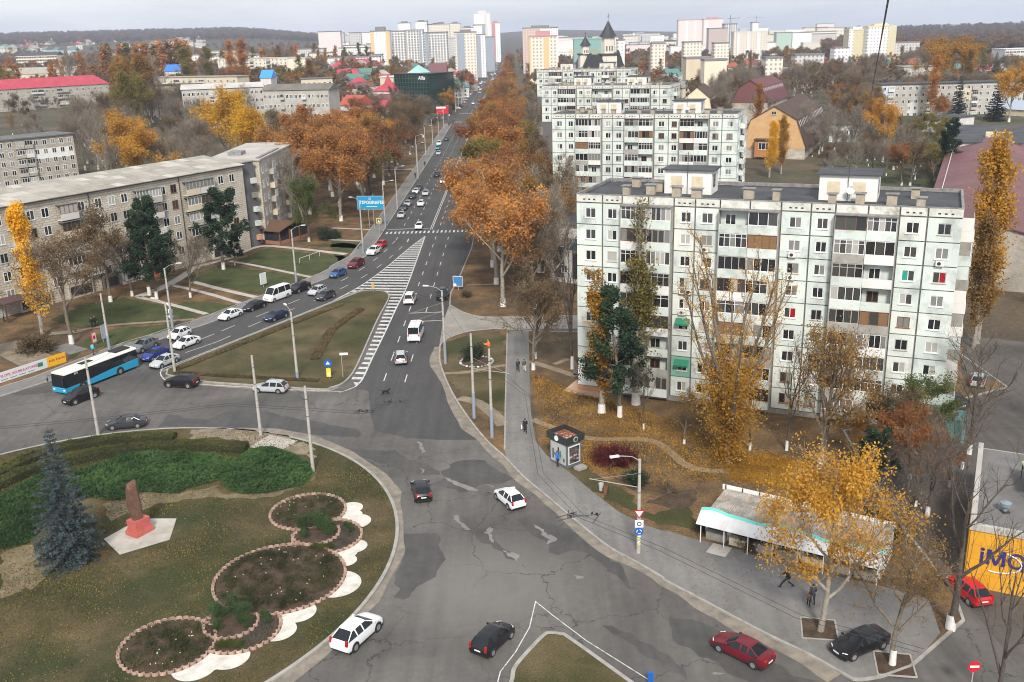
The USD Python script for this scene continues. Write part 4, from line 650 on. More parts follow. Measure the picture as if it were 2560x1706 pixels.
# --- the right-hand side
TOLR = mottled('brown_metal_roof', [(.3, (.07, .045, .036)), (.7, (.1, .068, .055))], .3, .9, obj=True)
def mansard(name, label, A, ang, W, Lb, zb, zl, zk, zt, inset, gable, roof, base=STONE):
    """A barn-like block: gable width W, ridge running Lb back, low eaves zl, kink zk, ridge zt."""
    b = thing(name, label, 'mansard building', (A[0], A[1], 0), ang); i = inset
    MB().box(.3, W-.3, .2, Lb-.2, -2, zl-.02).put(b, 'wall', base)
    MB().xz([(0, zl), (W, zl), (W-i, zk), (W/2, zt), (i, zk)], .1, .35).put(b, 'gable', gable)
    def slab(p, q, nm):
        d = np.array([q[0]-p[0], 0, q[1]-p[1]]); n_ = np.array([-d[2], 0, d[0]]); n_ = n_/np.linalg.norm(n_)*.15; n_ = n_ if n_[2] > 0 else -n_
        MB().obb((p[0], -.3, p[1]), d, (0, Lb+.6, 0), n_).put(b, nm, roof)
    slab((-.3, zl-.2), (i, zk), 'lower_slope'); slab((W+.3, zl-.2), (W-i, zk), 'lower_slope'); slab((i-.15, zk), (W/2, zt), 'upper_slope'); slab((W-i+.15, zk), (W/2, zt), 'upper_slope')
    n_ = int(Lb/3.3)
    for k in range(n_):
        for (zz, hh) in ((zk-.4, 2.6), (zl+2.6, 2.4)):
            y = 2+k*(Lb-4)/(n_-1); f = (zk-zz)/(zk-zl); x = W-i+i*f; f2 = (zk-zz+hh)/(zk-zl); x2 = W-i+i*f2
            MB().obb((x+.12, y-.35, zz), (x2-x, 0, -hh), (0, .7, 0), (.08, 0, .04)).put(b, 'roof_window', WHITE_F)
    return b
gA, gB = np.array((79.58, 314.11)), np.array((93.93, 310.49)); ga = math.degrees(math.atan2(*(gB-gA)[::-1])); gw = float(np.linalg.norm(gB-gA))
ORANGE_P = mottled('orange_boarding', [(.3, (.5, .3, .14)), (.7, (.6, .39, .2))], .4, .7, obj=True, fine=(2, .92, 1.06))
gw = 21.0; gA = gB-gw*np.array([math.cos(math.radians(-24)), math.sin(math.radians(-24))])
mb_ = mansard('mansard_building', 'big brown mansard-roofed building with orange boarded gable', gA, -24, gw, 62, 0, 5.5, 14.6, 18.8, 3.3, ORANGE_P, TOLR)
MB().box(5, 13.5, -3.4, .09, 8.4, 8.7).put(mb_, 'porch_roof', TOLR); MB().box(5.3, 13, -2.8, .08, 3, 8.35).put(mb_, 'porch_wall', plain('orange_brown_boarding', (.4, .17, .06), .8))
window(mb_, Face('front', 1, 1), 6.5, 9.8, 5.4, 7.6, WHITE_F, PANES[0], (.33, .66), .1, o=2.82); window(mb_, Face('front', 1, 1), gw*.46, gw*.46+1.5, 16.2, 17.3, GREY_F, PANES[0], (.5,), .12, o=-.08)
mansard('maroon_mansard_building', 'maroon mansard-roofed building with white chimney, farther back', (96.1, 18.2)[:1]+(430,), -26, 16, 45, 0, 12, 18.4, 21.6, 3.2, plain('maroon_gable', (.16, .06, .06), .8), mottled('maroon_roof', [(.3, (.11, .03, .035)), (.7, (.15, .05, .055))], .3, .6))
MB_ = mansard('cream_mansard_building', 'cream gabled mansard roof rising behind the third mint block', (69.1, 16.8)[:1]+(400,), -16, 12.6, 30, 0, 10, 16.5, 20.8, 1.2, mottled('cream_boarding', [(.3, (.66, .58, .4)), (.7, (.76, .68, .5))], .4, .7), TOLR)
fa, fb = at((114.14, 350.52)), at((122.87, 350.13))
building('flat_roof_annex', 'low grey building with flat roof and red porch, behind the brown mansard', 'annex', fa, fb, 22, 0, 9, MINT[3], ROOF_BIT, 'flat', 0, 5, 2, seed=21)
lr = building('long_maroon_roof_hall', 'long hall with dull red metal roof and white brick walls, at the right edge', 'hall', (81.0, 152.0), (142, 294), 1, -1, 8, brickmat('white_brick_wall', (.5, .47, .42), (.4, .37, .33), (.3, .27, .24), .5, .16, .02), ROOF_BIT)
stage.RemovePrim(lr)
la = np.array((95.93, 216.62)); lb = np.array((129.47, 287.04)); d_ = (lb-la)/np.linalg.norm(lb-la); la = lb-d_*142; lw = 24.0
hall = thing('hall', 'long hall with dull red metal roof and pale brick walls, behind the tall golden poplar', 'hall', (la[0], la[1], 0), math.degrees(math.atan2(d_[0]*-1, d_[1])) )
BRK = brickmat('pale_brick_wall', (.5, .46, .4), (.4, .37, .32), (.28, .25, .22), .5, .17, .02)
MB().box(0, lw, 0, 142, -2, 8).put(hall, 'wall', BRK)
RED_R = mottled('dull_red_roof', [(.3, (.13, .055, .055)), (.7, (.19, .083, .08))], .15, .6, obj=True)
for k in range(18):
    y0 = -.5+k*7.95
    for s_ in (0, 1):
        xa, xb = (-.6, lw/2) if s_ == 0 else (lw+.6, lw/2)
        MB().obb((xa, y0, 8.0), (xb-xa, 0, 3.0), (0, 7.9, 0), (0, 0, .15)).put(hall, 'roof_sheet', RED_R)
MB().box(lw/2-.3, lw/2+.3, -.5, 142, 11.1, 11.25).put(hall, 'ridge_cap', RED_R); MB().xz([(0, 8), (lw, 8), (lw/2, 11)], 0, .2).put(hall, 'gable', BRK)
for k in range(3): MB().tube([(1.2, 20+k*.01, 8.6+k*.3), (1.2, 120, 8.6+k*.3)], .03, 4).put(hall, 'snow_rail', WHITE_F)
fq = [np.array(c) for c in ((124.49, 276.17), (143.41, 274.31))]; fd_ = d_*52; fr = building('flat_bitumen_building', 'grey flat-roofed building with roof hatches, behind the red hall', 'building', fq[0]+d_*3, fq[0]+d_*3+np.array([d_[1], -d_[0]])*25, 52, 0, 10, WHITER, ROOF_BIT, 'flat', 0, 6, 3, seed=22)
MB().box(9, 14, 12, 17, 10.36, 11.6).box(20, 22, 30, 31, 10.36, 11.2).put(fr, 'roof_hatch', BOARD)
building('small_flat_building', 'small flat-roofed white building left of the dark firs', 'building', at((155.90, 377.15)), at((161.13, 368.73)), 22, 0, 8, WHITER, ROOF_BIT, 'flat', 0, 4, 2, seed=23)
pc = building('patchwork_apartments', 'five-storey patchwork-coloured apartment building with dark flat roof, behind the orange poplar on the right', 'apartment building', at((165.73, 441.63)), at((227.48, 437.84)), 12, 2, 17, GREYR, ROOF_BIT, 'flat', 0, 22, 5, seed=24, balc=(1, 7, 8, 14))
for x0, x1, z0, z1, m_ in ((0, 6, 10.5, 15, plain('pale_blue_wall', (.5, .57, .64), .8)), (12, 17, 0, 7.4, WHITER), (17.2, 23, 3, 10.4, CREAM), (25, 31, 0, 5, plain('slate_blue_wall', (.2, .24, .33), .8)), (32, 40, 7.5, 13, CREAM)): MB().box(x0, x1, -.012, -.003, z0, z1).put(pc, 'painted_patch', m_)
building('cream_blue_roof_house', 'long cream house with light blue-grey roof, behind the right dark fir', 'house', at((211.19, 441.73)), at((224.46, 415.09)), 14, 0, 6, CREAM, plain('blue_grey_roof', (.36, .42, .5), .6), 'gable', 3.5, 6, 1, seed=25)
building('stone_school', 'pale stone building among bare trees, behind the patchwork apartments', 'building', (253.4, 9.2)[:1]+(640,), (273.0, 8.6)[:1]+(640,), 15, 0, (264.4, 16.3)[1], GREYR, SLATE, 'flat', 0, 8, 3, seed=26)
building('terraced_white_building', 'stepped white modern building at the far right edge', 'apartment building', (426.9, 17.2)[:1]+(860,), (455.7, 18.4)[:1]+(860,), 25, 0, (436.9, 19.4)[1], WHITER, WHITER, 'flat', 0, 9, 5, ww=2.8, seed=27)
# white commercial building left of the nearest block
cb = building('shop_building', 'white shop building with dark tall windows, half hidden by trees left of the nearest block', 'shop', (6.3, 169.5), (26, 157), 14, 0, 10.6, WHITER, ROOF_BIT, 'flat', 0, 4, 2, seed=28)
for x in (.3, 4.6): MB().box(x, x+2.6, -.06, -.005, 1, 7).put(cb, 'glazed_bay', SHOPD)
MB().box(3.0, 5.9, -.12, -.062, 6.2, 8.3).put(cb, 'poster', plain('poster_dark', (.03, .07, .08), .5))
# --- street-side buildings by the boulevard, far
gl = building('glass_office', 'dark green glass office building with a small glass pyramid on its roof', 'office building', (-70.2, 22.0)[:1]+(600,), (-48.0, 22.9)[:1]+(585,), 24, 0, (-59.1, 22.5)[1], plain('green_black_glass', (.012, .03, .026), .08, 0, .8), ROOF_BIT, 'flat', 0, seed=30)
GF = Face('front', 1, 1); gw_ = float(np.linalg.norm(np.array((-70.2, 22.0)[:1]+(600,))-np.array((-48.0, 22.9)[:1]+(585,)))); gh_ = (-59.1, 22.5)[1]
for k in range(1, 9): MB().box(0, gw_, -.06, -.004, gh_*k/9-.07, gh_*k/9+.07).put(gl, 'transom', plain('office_frame', (.07, .11, .1), .5))
for k in range(1, 12): MB().box(gw_*k/12-.07, gw_*k/12+.07, -.055, -.004, 0, gh_).put(gl, 'mullion', plain('office_frame', (0, 0, 0)))
MB().add([(gw_*.2, 6, gh_+.36), (gw_*.58, 6, gh_+.36), (gw_*.58, 16, gh_+.36), (gw_*.2, 16, gh_+.36), (gw_*.39, 11, gh_+5)], [[0, 1, 4], [1, 2, 4], [2, 3, 4], [3, 0, 4]]).put(gl, 'glass_pyramid', glassy('pyramid_glass', (.3, .52, .48), .15))
lettering(gl, GF, 'Alfa', gw_*.7, gh_-3.2, 2.0, .08, WHITE_F)
building('beige_shop', 'beige building with maroon roof and a blue corner strip, right of the glass office', 'shop', (-52.7, 9.4)[:1]+(640,), (-41.7, 9.1)[:1]+(640,), 22, 0, (-47.5, 19.8)[1], CREAM, plain('maroon_tiles', (.16, .07, .075), .7), 'gable', 7, seed=31)
building('arched_shed', 'low hall with pale arched roof, left of the glass office', 'hall', (-89.57, 641.14), (-74.16, 689.20), 30, 0, 9, CREAM, SLATE, 'gable', 3, 8, 1, seed=32)
building('beige_low_block', 'beige block left of the glass office', 'building', (-84.1, 14.0)[:1]+(640,), (-75.4, 13.7)[:1]+(640,), 20, 0, (-80.4, 19.2)[1], CREAM, WHITER, 'flat', 0, 3, 2, seed=33)
# --- church
CD = 640.0
def cpt(c): return np.array([c[0], CD, c[1]])
ch = thing('church', 'white church with dark pointed tower roofs and crosses, above the fourth mint block', 'church', (*(63.0, 40.8)[:1], CD, 0), 8)
cz = lambda p: p[1]
CW = mottled('church_white', [(.3, (.6, .55, .46)), (.7, (.72, .68, .6))], .3, .85); CDK = plain('church_slate', (.03, .031, .036), .55); GOLD = plain('gilt', (.6, .36, .08), .35, .6)
def octa(mb, r0, z0, r1, z1, c=(0, 0), n=8):
    mb.lathe([(r0, z0), (r1, z1)], n, (c[0], c[1], 0)); return mb
def tower(par, c, r, zs, ze, zt, zc, wins=True):
    MB().lathe([(r, zs), (r, ze), (.01, ze)], 8, (c[0], c[1], 0)).put(par, 'tower', CW)
    MB().lathe([(r*1.42, ze-.3), (r*1.0, ze+(zt-ze)*.22), (r*.5, ze+(zt-ze)*.6), (.05, zt), (.05, zc)], 8, (c[0], c[1], 0)).put(par, 'tower_roof', CDK)
    m = MB().cbox((c[0], c[1], zt+(zc-zt)*.62), ((zc-zt)*.5, .22, .22)).cbox((c[0], c[1], zt+(zc-zt)*.62), (.26, .26, (zc-zt)*.75)); m.put(par, 'cross', CDK)
    if wins:
        for a in (-2.0, -1.57, -1.14): MB().cbox((c[0]+math.cos(a)*r*.985, c[1]+math.sin(a)*r*.985, zs+(ze-zs)*.3), (.35*r/2.2, .35, (ze-zs)*.28), a+PI/2).put(par, 'belfry_opening', PANES[1])
z_ = lambda y: (62.9, 57.7)[1]+((63.1, 0.2)[1]-((62.9, 57.7)[1]))*y/1000
kx = ((68.9, 40.6)[0]-(63.0, 40.8)[0])/100
tower(ch, (0, 0), 72*kx, z_(480), z_(300), z_(130), z_(60))
MB().box(-80*kx, 80*kx, -80*kx, 80*kx, 0, z_(500)).put(ch, 'tower_base', CW); MB().box(-95*kx, 92*kx, -92*kx, 92*kx, z_(500), z_(480)).put(ch, 'cornice', CDK)
tower(ch, (-258*kx, -2), 46*kx, z_(480), z_(385), z_(285), z_(245))
MB().box(-320*kx, -205*kx, -55*kx, 55*kx, 0, z_(490)).put(ch, 'tower_base', CW); MB().box(-330*kx, -195*kx, -60*kx, 60*kx, z_(490), z_(472)).put(ch, 'cornice', CDK)
MB().xz([(-330*kx, z_(660)), (-60*kx, z_(660)), (-75*kx, z_(560)), (-120*kx, z_(490)), (-240*kx, z_(490)), (-290*kx, z_(600))], -6, 22).put(ch, 'nave_roof', CDK); MB().xz([(60*kx, z_(660)), (190*kx, z_(660)), (150*kx, z_(570)), (110*kx, z_(450))], -3, 3).put(ch, 'side_roof', CDK)
MB().box(-330*kx, 180*kx, -4, 20, 0, z_(660)).put(ch, 'nave', CW)
sc = MB()
for i in range(14): 
    x = (-410+i*23)*kx
    if not -330*kx < x < -190*kx: sc.box(x, x+.18, 5, 5.2, z_(475), z_(430))
sc.box(-410*kx, -330*kx, 5, 5.15, z_(432), z_(428)); sc.box(-190*kx, -75*kx, 5, 5.15, z_(432), z_(428)); sc.box(-410*kx, -75*kx, 4.6, 5.4, z_(480), z_(474)); sc.put(ch, 'scaffold', plain('scaffold_yellow', (.5, .3, .06), .6))
# --- IMC market
iA = np.array((35.14, 66.92)); iv = np.array((43.60, 83.47))-iA; iv /= np.linalg.norm(iv); iB = iA+np.array([iv[1], -iv[0]])*14
im = thing('market_building', 'yellow supermarket building with dark blue lettering, at the right edge', 'supermarket', (iA[0], iA[1], 0), math.degrees(math.atan2(*(iB-iA)[::-1])))
YEL = mottled('yellow_cladding', [(.3, (.62, .3, .02)), (.7, (.72, .37, .035))], .5, .5, obj=True)
MB().box(0, 14, .1, 17, 0, 5.0).put(im, 'wall', plain('market_wall', (.4, .36, .3), .9))
for i in range(8):
    for j in range(4): MB().box(i*1.75, i*1.75+1.73, 0, .09, j*1.25, j*1.25+1.23).put(im, 'cladding_panel', YEL)
for i in range(9): 
    for j in range(4): MB().box(-.09, 0.0, .1+i*1.88, i*1.88+1.96, j*1.25, j*1.25+1.23).put(im, 'cladding_panel', YEL)
MB().box(.2, 13.8, .3, 16.8, 5.0, 5.02).put(im, 'roof', mottled('grey_felt_roof', [(.3, (.12, .115, .11)), (.7, (.19, .185, .18))], .4, .85)); MB().box(-.12, 14, -.12, .28, 5.003, 5.5).box(-.12, .3, .281, 17, 5.003, 5.499).put(im, 'parapet', GREYR)
F = Face('front', 14, 17); lettering(im, F, 'iMC', .75, 2.3, 1.25, .02, plain('market_blue', (.03, .025, .16), .5), 'lettering'); lettering(im, F, 'Market', 3.7, 2.15, .75, .02, plain('market_blue', (0, 0, 0)), 'lettering')
arc = [(2.1+1.7*math.cos(t), .05, 2.6+1.0*math.sin(t)*.9) for t in np.linspace(-1.9, 1.2, 20)]; MB().tube([(x, -y, z) for x, y, z in arc], .05, 5).put(im, 'swoosh', WHITE_F)

# ---------------------------------------------------------------- trees
BARK_P = mottled('pale_bark', [(.3, (.2, .18, .15)), (.7, (.36, .33, .28))], 3, .9, obj=True)
BARK_D = mottled('dark_bark', [(.3, (.055, .045, .038)), (.7, (.12, .1, .085))], 3, .9, obj=True)
BARK_B = mottled('brown_bark', [(.3, (.1, .08, .062)), (.7, (.2, .165, .13))], 3, .9, obj=True)
LIME = mottled('whitewash', [(.3, (.55, .54, .51)), (.7, (.74, .73, .7))], 3, .9, obj=True)
LEAF = {
 'orange': leafy('leaves_orange', [(.3, .14, .045), (.5, .225, .055), (.6, .31, .08), (.42, .25, .085)]),
 'rust': leafy('leaves_rust', [(.2, .085, .035), (.33, .135, .04), (.42, .18, .05), (.25, .145, .06)]),
 'yellow': leafy('leaves_yellow', [(.56, .31, .02), (.78, .45, .02), (.84, .54, .05), (.5, .38, .04)]),
 'gold': leafy('leaves_gold', [(.36, .18, .025), (.52, .28, .035), (.62, .37, .06), (.32, .21, .045)]),
 'ochre': leafy('leaves_ochre', [(.22, .125, .035), (.32, .18, .045), (.4, .23, .06), (.22, .17, .05)]),
 'olive': leafy('leaves_olive', [(.15, .125, .032), (.23, .185, .042), (.3, .22, .05), (.17, .12, .04)]),
 'brown': leafy('leaves_brown', [(.12, .08, .043), (.18, .12, .058), (.23, .155, .07), (.13, .105, .055)]),
 'green': leafy('leaves_green', [(.06, .085, .02), (.11, .135, .03), (.2, .19, .035), (.28, .22, .04)]),
 'redbush': leafy('leaves_crimson', [(.1, .018, .018), (.17, .028, .026), (.22, .045, .035), (.11, .03, .02)]),
 'pine': leafy('pine_needles', [(.016, .032, .018), (.03, .055, .026), (.046, .076, .034), (.024, .042, .022)], .7, .12),
 'far': leafy('far_bare_crowns', [(.15, .115, .095), (.21, .165, .14), (.27, .2, .16), (.19, .14, .12)], .9, .2),
 'fir': leafy('fir_needles', [(.012, .022, .018), (.02, .034, .025), (.03, .045, .034)], .7, .1),
 'blue': leafy('blue_spruce_needles', [(.05, .072, .078), (.088, .12, .128), (.13, .17, .182), (.07, .096, .103)], .7, .1),
 'juniper': leafy('juniper_needles', [(.03, .066, .02), (.055, .11, .032), (.085, .15, .045), (.04, .085, .026)], .7, .1),
 'box': leafy('hedge_leaves', [(.045, .052, .014), (.08, .088, .022), (.14, .135, .036), (.06, .068, .018)], .7, .1),
 'dry': leafy('dry_hedge_leaves', [(.09, .065, .032), (.14, .1, .05), (.18, .135, .065), (.1, .09, .04)], .8, .1),
}
def leaves(cen, size, r, flat=0.0, aspect=.62, jit=.35):
    """Leaf-sized faces, each a rhomb with its own tilt."""
    n = len(cen); a = r.normal(size=(n, 3)); a[:, 2] *= (1-flat); a /= np.linalg.norm(a, axis=1)[:, None]+1e-9
    b = np.cross(a, r.normal(size=(n, 3))); b /= np.linalg.norm(b, axis=1)[:, None]+1e-9; s = size*(1+jit*r.uniform(-1, 1, (n, 1)))/2
    v = np.stack([cen-a*s, cen+b*s*aspect, cen+a*s, cen-b*s*aspect], 1).reshape(-1, 3); i = np.arange(n)[:, None]*4
    return v, np.vstack([np.hstack([i, i+1, i+2]), np.hstack([i, i+2, i+3])])
def limb(mb, p, d, ln, r0, r1, n, r, k=5, wander=.16, lift=.0):
    pts = [np.array(p, float)]; d = np.array(d, float)
    for _ in range(k-1):
        d = d+r.normal(0, wander, 3)+[0, 0, lift]; d /= np.linalg.norm(d); pts.append(pts[-1]+d*ln/(k-1))
    pts = np.array(pts); mb.tube(pts, np.linspace(r0, r1, k), n, cap=False); return pts
def perp(d, ang, az):
    d = d/np.linalg.norm(d); u = np.cross(d, [0.3, .2, .93]); u /= np.linalg.norm(u)+1e-9; w = np.cross(d, u)
    return d*math.cos(ang)+(u*math.cos(az)+w*math.sin(az))*math.sin(ang)
def pick(pts, t):
    x = t*(len(pts)-1); i = min(int(x), len(pts)-2); return pts[i]+(pts[i+1]-pts[i])*(x-i), pts[min(i+1, len(pts)-1)]-pts[i]
def broad(seed, H=18., fork=.28, spread=.55, nl=8, ns=7, nt=5, tw=.022, up=.05, lean=0.0, r0=None):
    r = np.random.default_rng(seed); mb = MB(); an = []; R = r0 or H*.019
    tr = limb(mb, (0, 0, -.2), (lean, 0, 1), H*.86, R, R*.18, 7, r, 9, .07, .04)
    for i in range(nl):
        t = fork+(0.92-fork)*(i+.5*r.random())/nl; p, d = pick(tr, t); L = H*spread*(1.08-.75*t)*r.uniform(.8, 1.15)
        l = limb(mb, p, perp(d, r.uniform(.55, .95), i*2.4+r.uniform(-.4, .4)), L, R*(1-t)*.62+.03, .03, 5, r, 6, .14, up)
        for j in range(ns):
            q, e = pick(l, .28+.7*(j+r.random())/ns); L2 = L*r.uniform(.25, .48)
            s = limb(mb, q, perp(e, r.uniform(.5, 1.0), r.uniform(0, 6.3)), L2, .045, tw, 3, r, 4, .2, up); an.append(s[1:])
            for k in range(nt):
                q2, e2 = pick(s, .3+.7*r.random()); u = limb(mb, q2, perp(e2, r.uniform(.4, 1.0), r.uniform(0, 6.3)), L2*r.uniform(.35, .7), tw*1.15, tw*.6, 3, r, 3, .22, up); an.append(u)
    return mb, np.vstack(an), R
def column(seed, H=20., wid=.085, n=46, tw=.02, base=.1, steep=.32):
    r = np.random.default_rng(seed); mb = MB(); an = []; R = H*.015
    tr = limb(mb, (0, 0, -.2), (0, 0, 1), H*.97, R, .03, 6, r, 10, .025, .1)
    for i in range(n):
        t = base+(.97-base)*(i/n)**.9; p, d = pick(tr, t); L = H*wid*(2.4*(1-t)**.55+.55)*r.uniform(.7, 1.2)
        l = limb(mb, p, perp(d, r.uniform(steep*.8, steep*1.5), i*2.4+r.uniform(-.5, .5)), L, .05*(1.2-t)+.015, .015, 4, r, 5, .1, .14); an.append(l[1:])
        for k in range(6):
            q, e = pick(l, .2+.8*r.random()); u = limb(mb, q, perp(e, r.uniform(.25, .6), r.uniform(0, 6.3)), L*r.uniform(.2, .4), tw, tw*.5, 3, r, 3, .15, .1); an.append(u)
    return mb, np.vstack(an), R
def around(an, n, spread, r, w=None):
    i = r.choice(len(an), n, p=w); return an[i]+r.normal(0, spread, (n, 3))
PROTO = {}
def tree_class(key, wood, bark, leaf_sets, R, lime=True, H=18.):
    c = thing(key, None, None, proto=True)
    t = wood.put(c, 'trunk', bark, True)
    if lime: MB().tube([(0, 0, -.1), (0, 0, .6), (0, 0, 1.25)], [R*1.25, R*1.12, R*1.06], 9, cap=False).put(t, 'whitewash', LIME, True)
    for nm, cen, size, mat, fl in leaf_sets:
        r = np.random.default_rng(len(cen)); v, f = leaves(cen, size, r, fl); MB().add(v, f).put(c, nm, mat)
    PROTO[key] = (c, H); return c
def mk_broad(key, seed, leaf, nleaf, size, bark=BARK_P, sp=.45, lime=True, **kw):
    H = kw.get('H', 18.); wood, an, R = broad(seed, **kw); r = np.random.default_rng(seed+99)
    w = meshkit.noise(an/H*5.2, seed)**2.0+.02; w /= w.sum()
    tree_class(key, wood, bark, [('crown', around(an, nleaf, sp, r, w), size, LEAF[leaf], .0)] if nleaf else [], R, lime, H)
TWIG = leafy('twig_mass', [(.15, .12, .09), (.23, .185, .14), (.31, .255, .195), (.18, .14, .105)], .9, .0)
def mk_bare(key, seed, ntw, tl, bark, nleaf=400, **kw):
    H = kw.get('H', 15.); wood, an, R = broad(seed, **kw); r = np.random.default_rng(seed+99); cen = around(an, ntw, .3, r)
    tree_class(key, wood, bark, [('leaves', around(an, nleaf, .3, r), .16, LEAF['brown'], .0)], R, True, H); v, f = leaves(cen, tl, r, -.4, .035); MB().add(v, f).put(PROTO[key][0], 'twigs', TWIG)
def mk_col(key, seed, leaf, nleaf, size, bark=BARK_P, sp=.28, lime=False, top_bare=0.0, **kw):
    H = kw.get('H', 20.); wood, an, R = column(seed, **kw); r = np.random.default_rng(seed+99)
    w = meshkit.noise(an/H*8, seed)**1.6+.05; w = w*np.where(an[:, 2] > H*(1-top_bare), .05, 1); w /= w.sum()
    tree_class(key, wood, bark, [('crown', around(an, nleaf, sp, r, w), size, LEAF[leaf], .0)] if nleaf else [], R, lime, H)
for lf, sd, nn in (('orange', 1, 15000), ('rust', 2, 13000), ('olive', 3, 11000), ('gold', 4, 12000), ('brown', 5, 6500), ('ochre', 6, 9000), ('green', 7, 9000)): mk_broad('broad_'+lf, sd, lf, nn, .36, BARK_P if sd < 5 else BARK_B, .5)
mk_broad('broad_orange_b', 11, 'orange', 9500, .34, nl=9, spread=.6); mk_broad('broad_rust_b', 12, 'rust', 7000, .34, BARK_B, nl=9)
mk_broad('near_plane', 21, 'gold', 16500, .19, BARK_P, .38, False, H=14., fork=.22, spread=.56, nl=11, ns=8, nt=5, tw=.014)
mk_broad('near_sparse', 22, 'ochre', 3600, .15, BARK_B, .3, True, H=11., fork=.22, spread=.55, nl=10, ns=8, nt=7, tw=.011)
mk_broad('sparse_brown', 23, 'brown', 5200, .26, BARK_B, .4, True, H=15., fork=.25, spread=.6, nl=10, ns=8, nt=6, tw=.018)
mk_broad('sparse_ochre', 24, 'ochre', 3800, .24, BARK_B, .4, True, H=15., fork=.25, spread=.5, nl=10, ns=8, nt=6, tw=.016)
mk_bare('bare_a', 31, 4600, .85, BARK_B, 900, H=15., fork=.22, spread=.62, nl=11, ns=9, nt=8, tw=.02, up=.1)
mk_bare('bare_b', 32, 4000, .85, BARK_P, 300, H=15., fork=.2, spread=.5, nl=12, ns=9, nt=8, tw=.022, up=.16)
mk_bare('bare_dark', 33, 1500, .6, BARK_D, 250, H=14., fork=.2, spread=.6, nl=9, ns=7, nt=6, tw=.014, up=.12)
mk_broad('bare_near', 34, 'ochre', 120, .12, BARK_D, .3, True, H=13., fork=.26, spread=.72, nl=6, ns=7, nt=5, tw=.013, up=.2, r0=.3)
for lf, sd, nn in (('yellow', 41, 11000), ('gold', 42, 11500), ('orange', 43, 9000), ('olive', 44, 10000), ('ochre', 45, 8500)): mk_col('column_'+lf, sd, lf, nn, .3)
mk_col('column_sparse', 46, 'olive', 4800, .24, top_bare=.3, wid=.07, sp=.22, lime=True); mk_col('column_bare', 47, 'brown', 600, .2, top_bare=0, wid=.1)
mk_col('column_gold_sparse', 48, 'gold', 7500, .22, wid=.062, sp=.2, lime=True, n=40); mk_col('birch_gold', 49, 'gold', 5200, .17, H=13., wid=.12, sp=.25, n=40)
# wide poplar crown of many upright leaders, pale yellow
mk_broad('poplar_yellow', 51, 'yellow', 19000, .38, BARK_P, .5, False, H=22., fork=.16, spread=.46, nl=13, ns=9, nt=4, up=.26)
mk_broad('poplar_olive', 52, 'olive', 15000, .42, BARK_B, .5, False, H=22., fork=.16, spread=.42, nl=13, ns=9, nt=4, up=.28); mk_broad('poplar_ochre', 53, 'ochre', 13000, .42, BARK_B, .5, False, H=22., fork=.16, spread=.36, nl=13, ns=9, nt=4, up=.3)
def mk_pine(key, seed, leaf, H=14., n=30, wid=.31, base=.24, nleaf=19000, size=.28, clump=.42, drop=-.02):
    r = np.random.default_rng(seed); mb = MB(); R = H*.017; tr = limb(mb, (0, 0, -.2), (0, 0, 1), H*.97, R, .04, 7, r, 9, .03, .1); an = []
    for i in range(n):
        t = base+(.98-base)*(i/n); p, d = pick(tr, t); L = H*wid*(1.12-t)**.75*r.uniform(.65, 1.2)+.25
        l = limb(mb, p, perp(d, r.uniform(1.05, 1.45), i*2.4+r.uniform(-.5, .5)), L, .07*(1.1-t)+.02, .02, 4, r, 5, .1, .07)
        for k in range(7):
            q, e = pick(l, .35+.65*r.random()); an.append(limb(mb, q, perp(e, r.uniform(.4, .9), r.uniform(0, 6.3)), L*.3, .02, .012, 3, r, 3, .2, .1)[1:])
    an = np.vstack(an); w = meshkit.noise(an*.9, seed)**1.5+.05; w /= w.sum(); cc = an[r.choice(len(an), nleaf, p=w)]+r.normal(0, clump*.5, (nleaf, 3))
    tree_class(key, mb, BARK_B, [('crown', cc, size, LEAF[leaf], 0)], R, True, H)
mk_pine('pine_a', 61, 'pine'); mk_pine('pine_b', 62, 'pine', wid=.24, n=34, base=.2)
def mk_spruce(key, seed, leaf, H, wid, nleaf, size, tiers=26, per=13):
    r = np.random.default_rng(seed); mb = MB(); tr = limb(mb, (0, 0, -.1), (0, 0, 1), H*.985, H*.016, .02, 7, r, 8, .008, .1); cen = []
    for i in range(tiers):
        t = .03+.95*(i/tiers)**.92; z = H*t
        for k in range(max(4, int(per*(1.15-t)))):
            az = k*2*PI/max(4, int(per*(1.15-t)))+i*1.3+r.uniform(-.25, .25); L = H*wid*(1-t)**.82*r.uniform(.72, 1.15)+.12
            p = np.array([0, 0, z]); d = np.array([math.cos(az), math.sin(az), -.12-.25*(1-t)+.1*r.normal()])
            l = limb(mb, p, d, L, .03*(1.1-t)+.008, .008, 3, r, 4, .05, .09)
            m = int(nleaf/tiers/per*1.9*(L/(H*wid))**1.15)+4; tt = r.random(m)**.7
            q = np.array([pick(l, x)[0] for x in tt]); side = np.cross(l[-1]-l[0], [0, 0, 1.]); side /= np.linalg.norm(side)+1e-9
            q = q+side*(r.normal(0, .16*L+.05, (m, 1))*(1.15-tt)[:, None])+np.c_[np.zeros((m, 2)), -np.abs(r.normal(0, .1, m))]; cen.append(q)
    cen = np.vstack(cen); tree_class(key, mb, BARK_D, [('crown', cen, size, LEAF[leaf], .35)], H*.016, False, H)
mk_spruce('spruce_blue', 71, 'blue', 14., .25, 30000, .2); mk_spruce('fir_dark', 72, 'fir', 15., .24, 12000, .32)
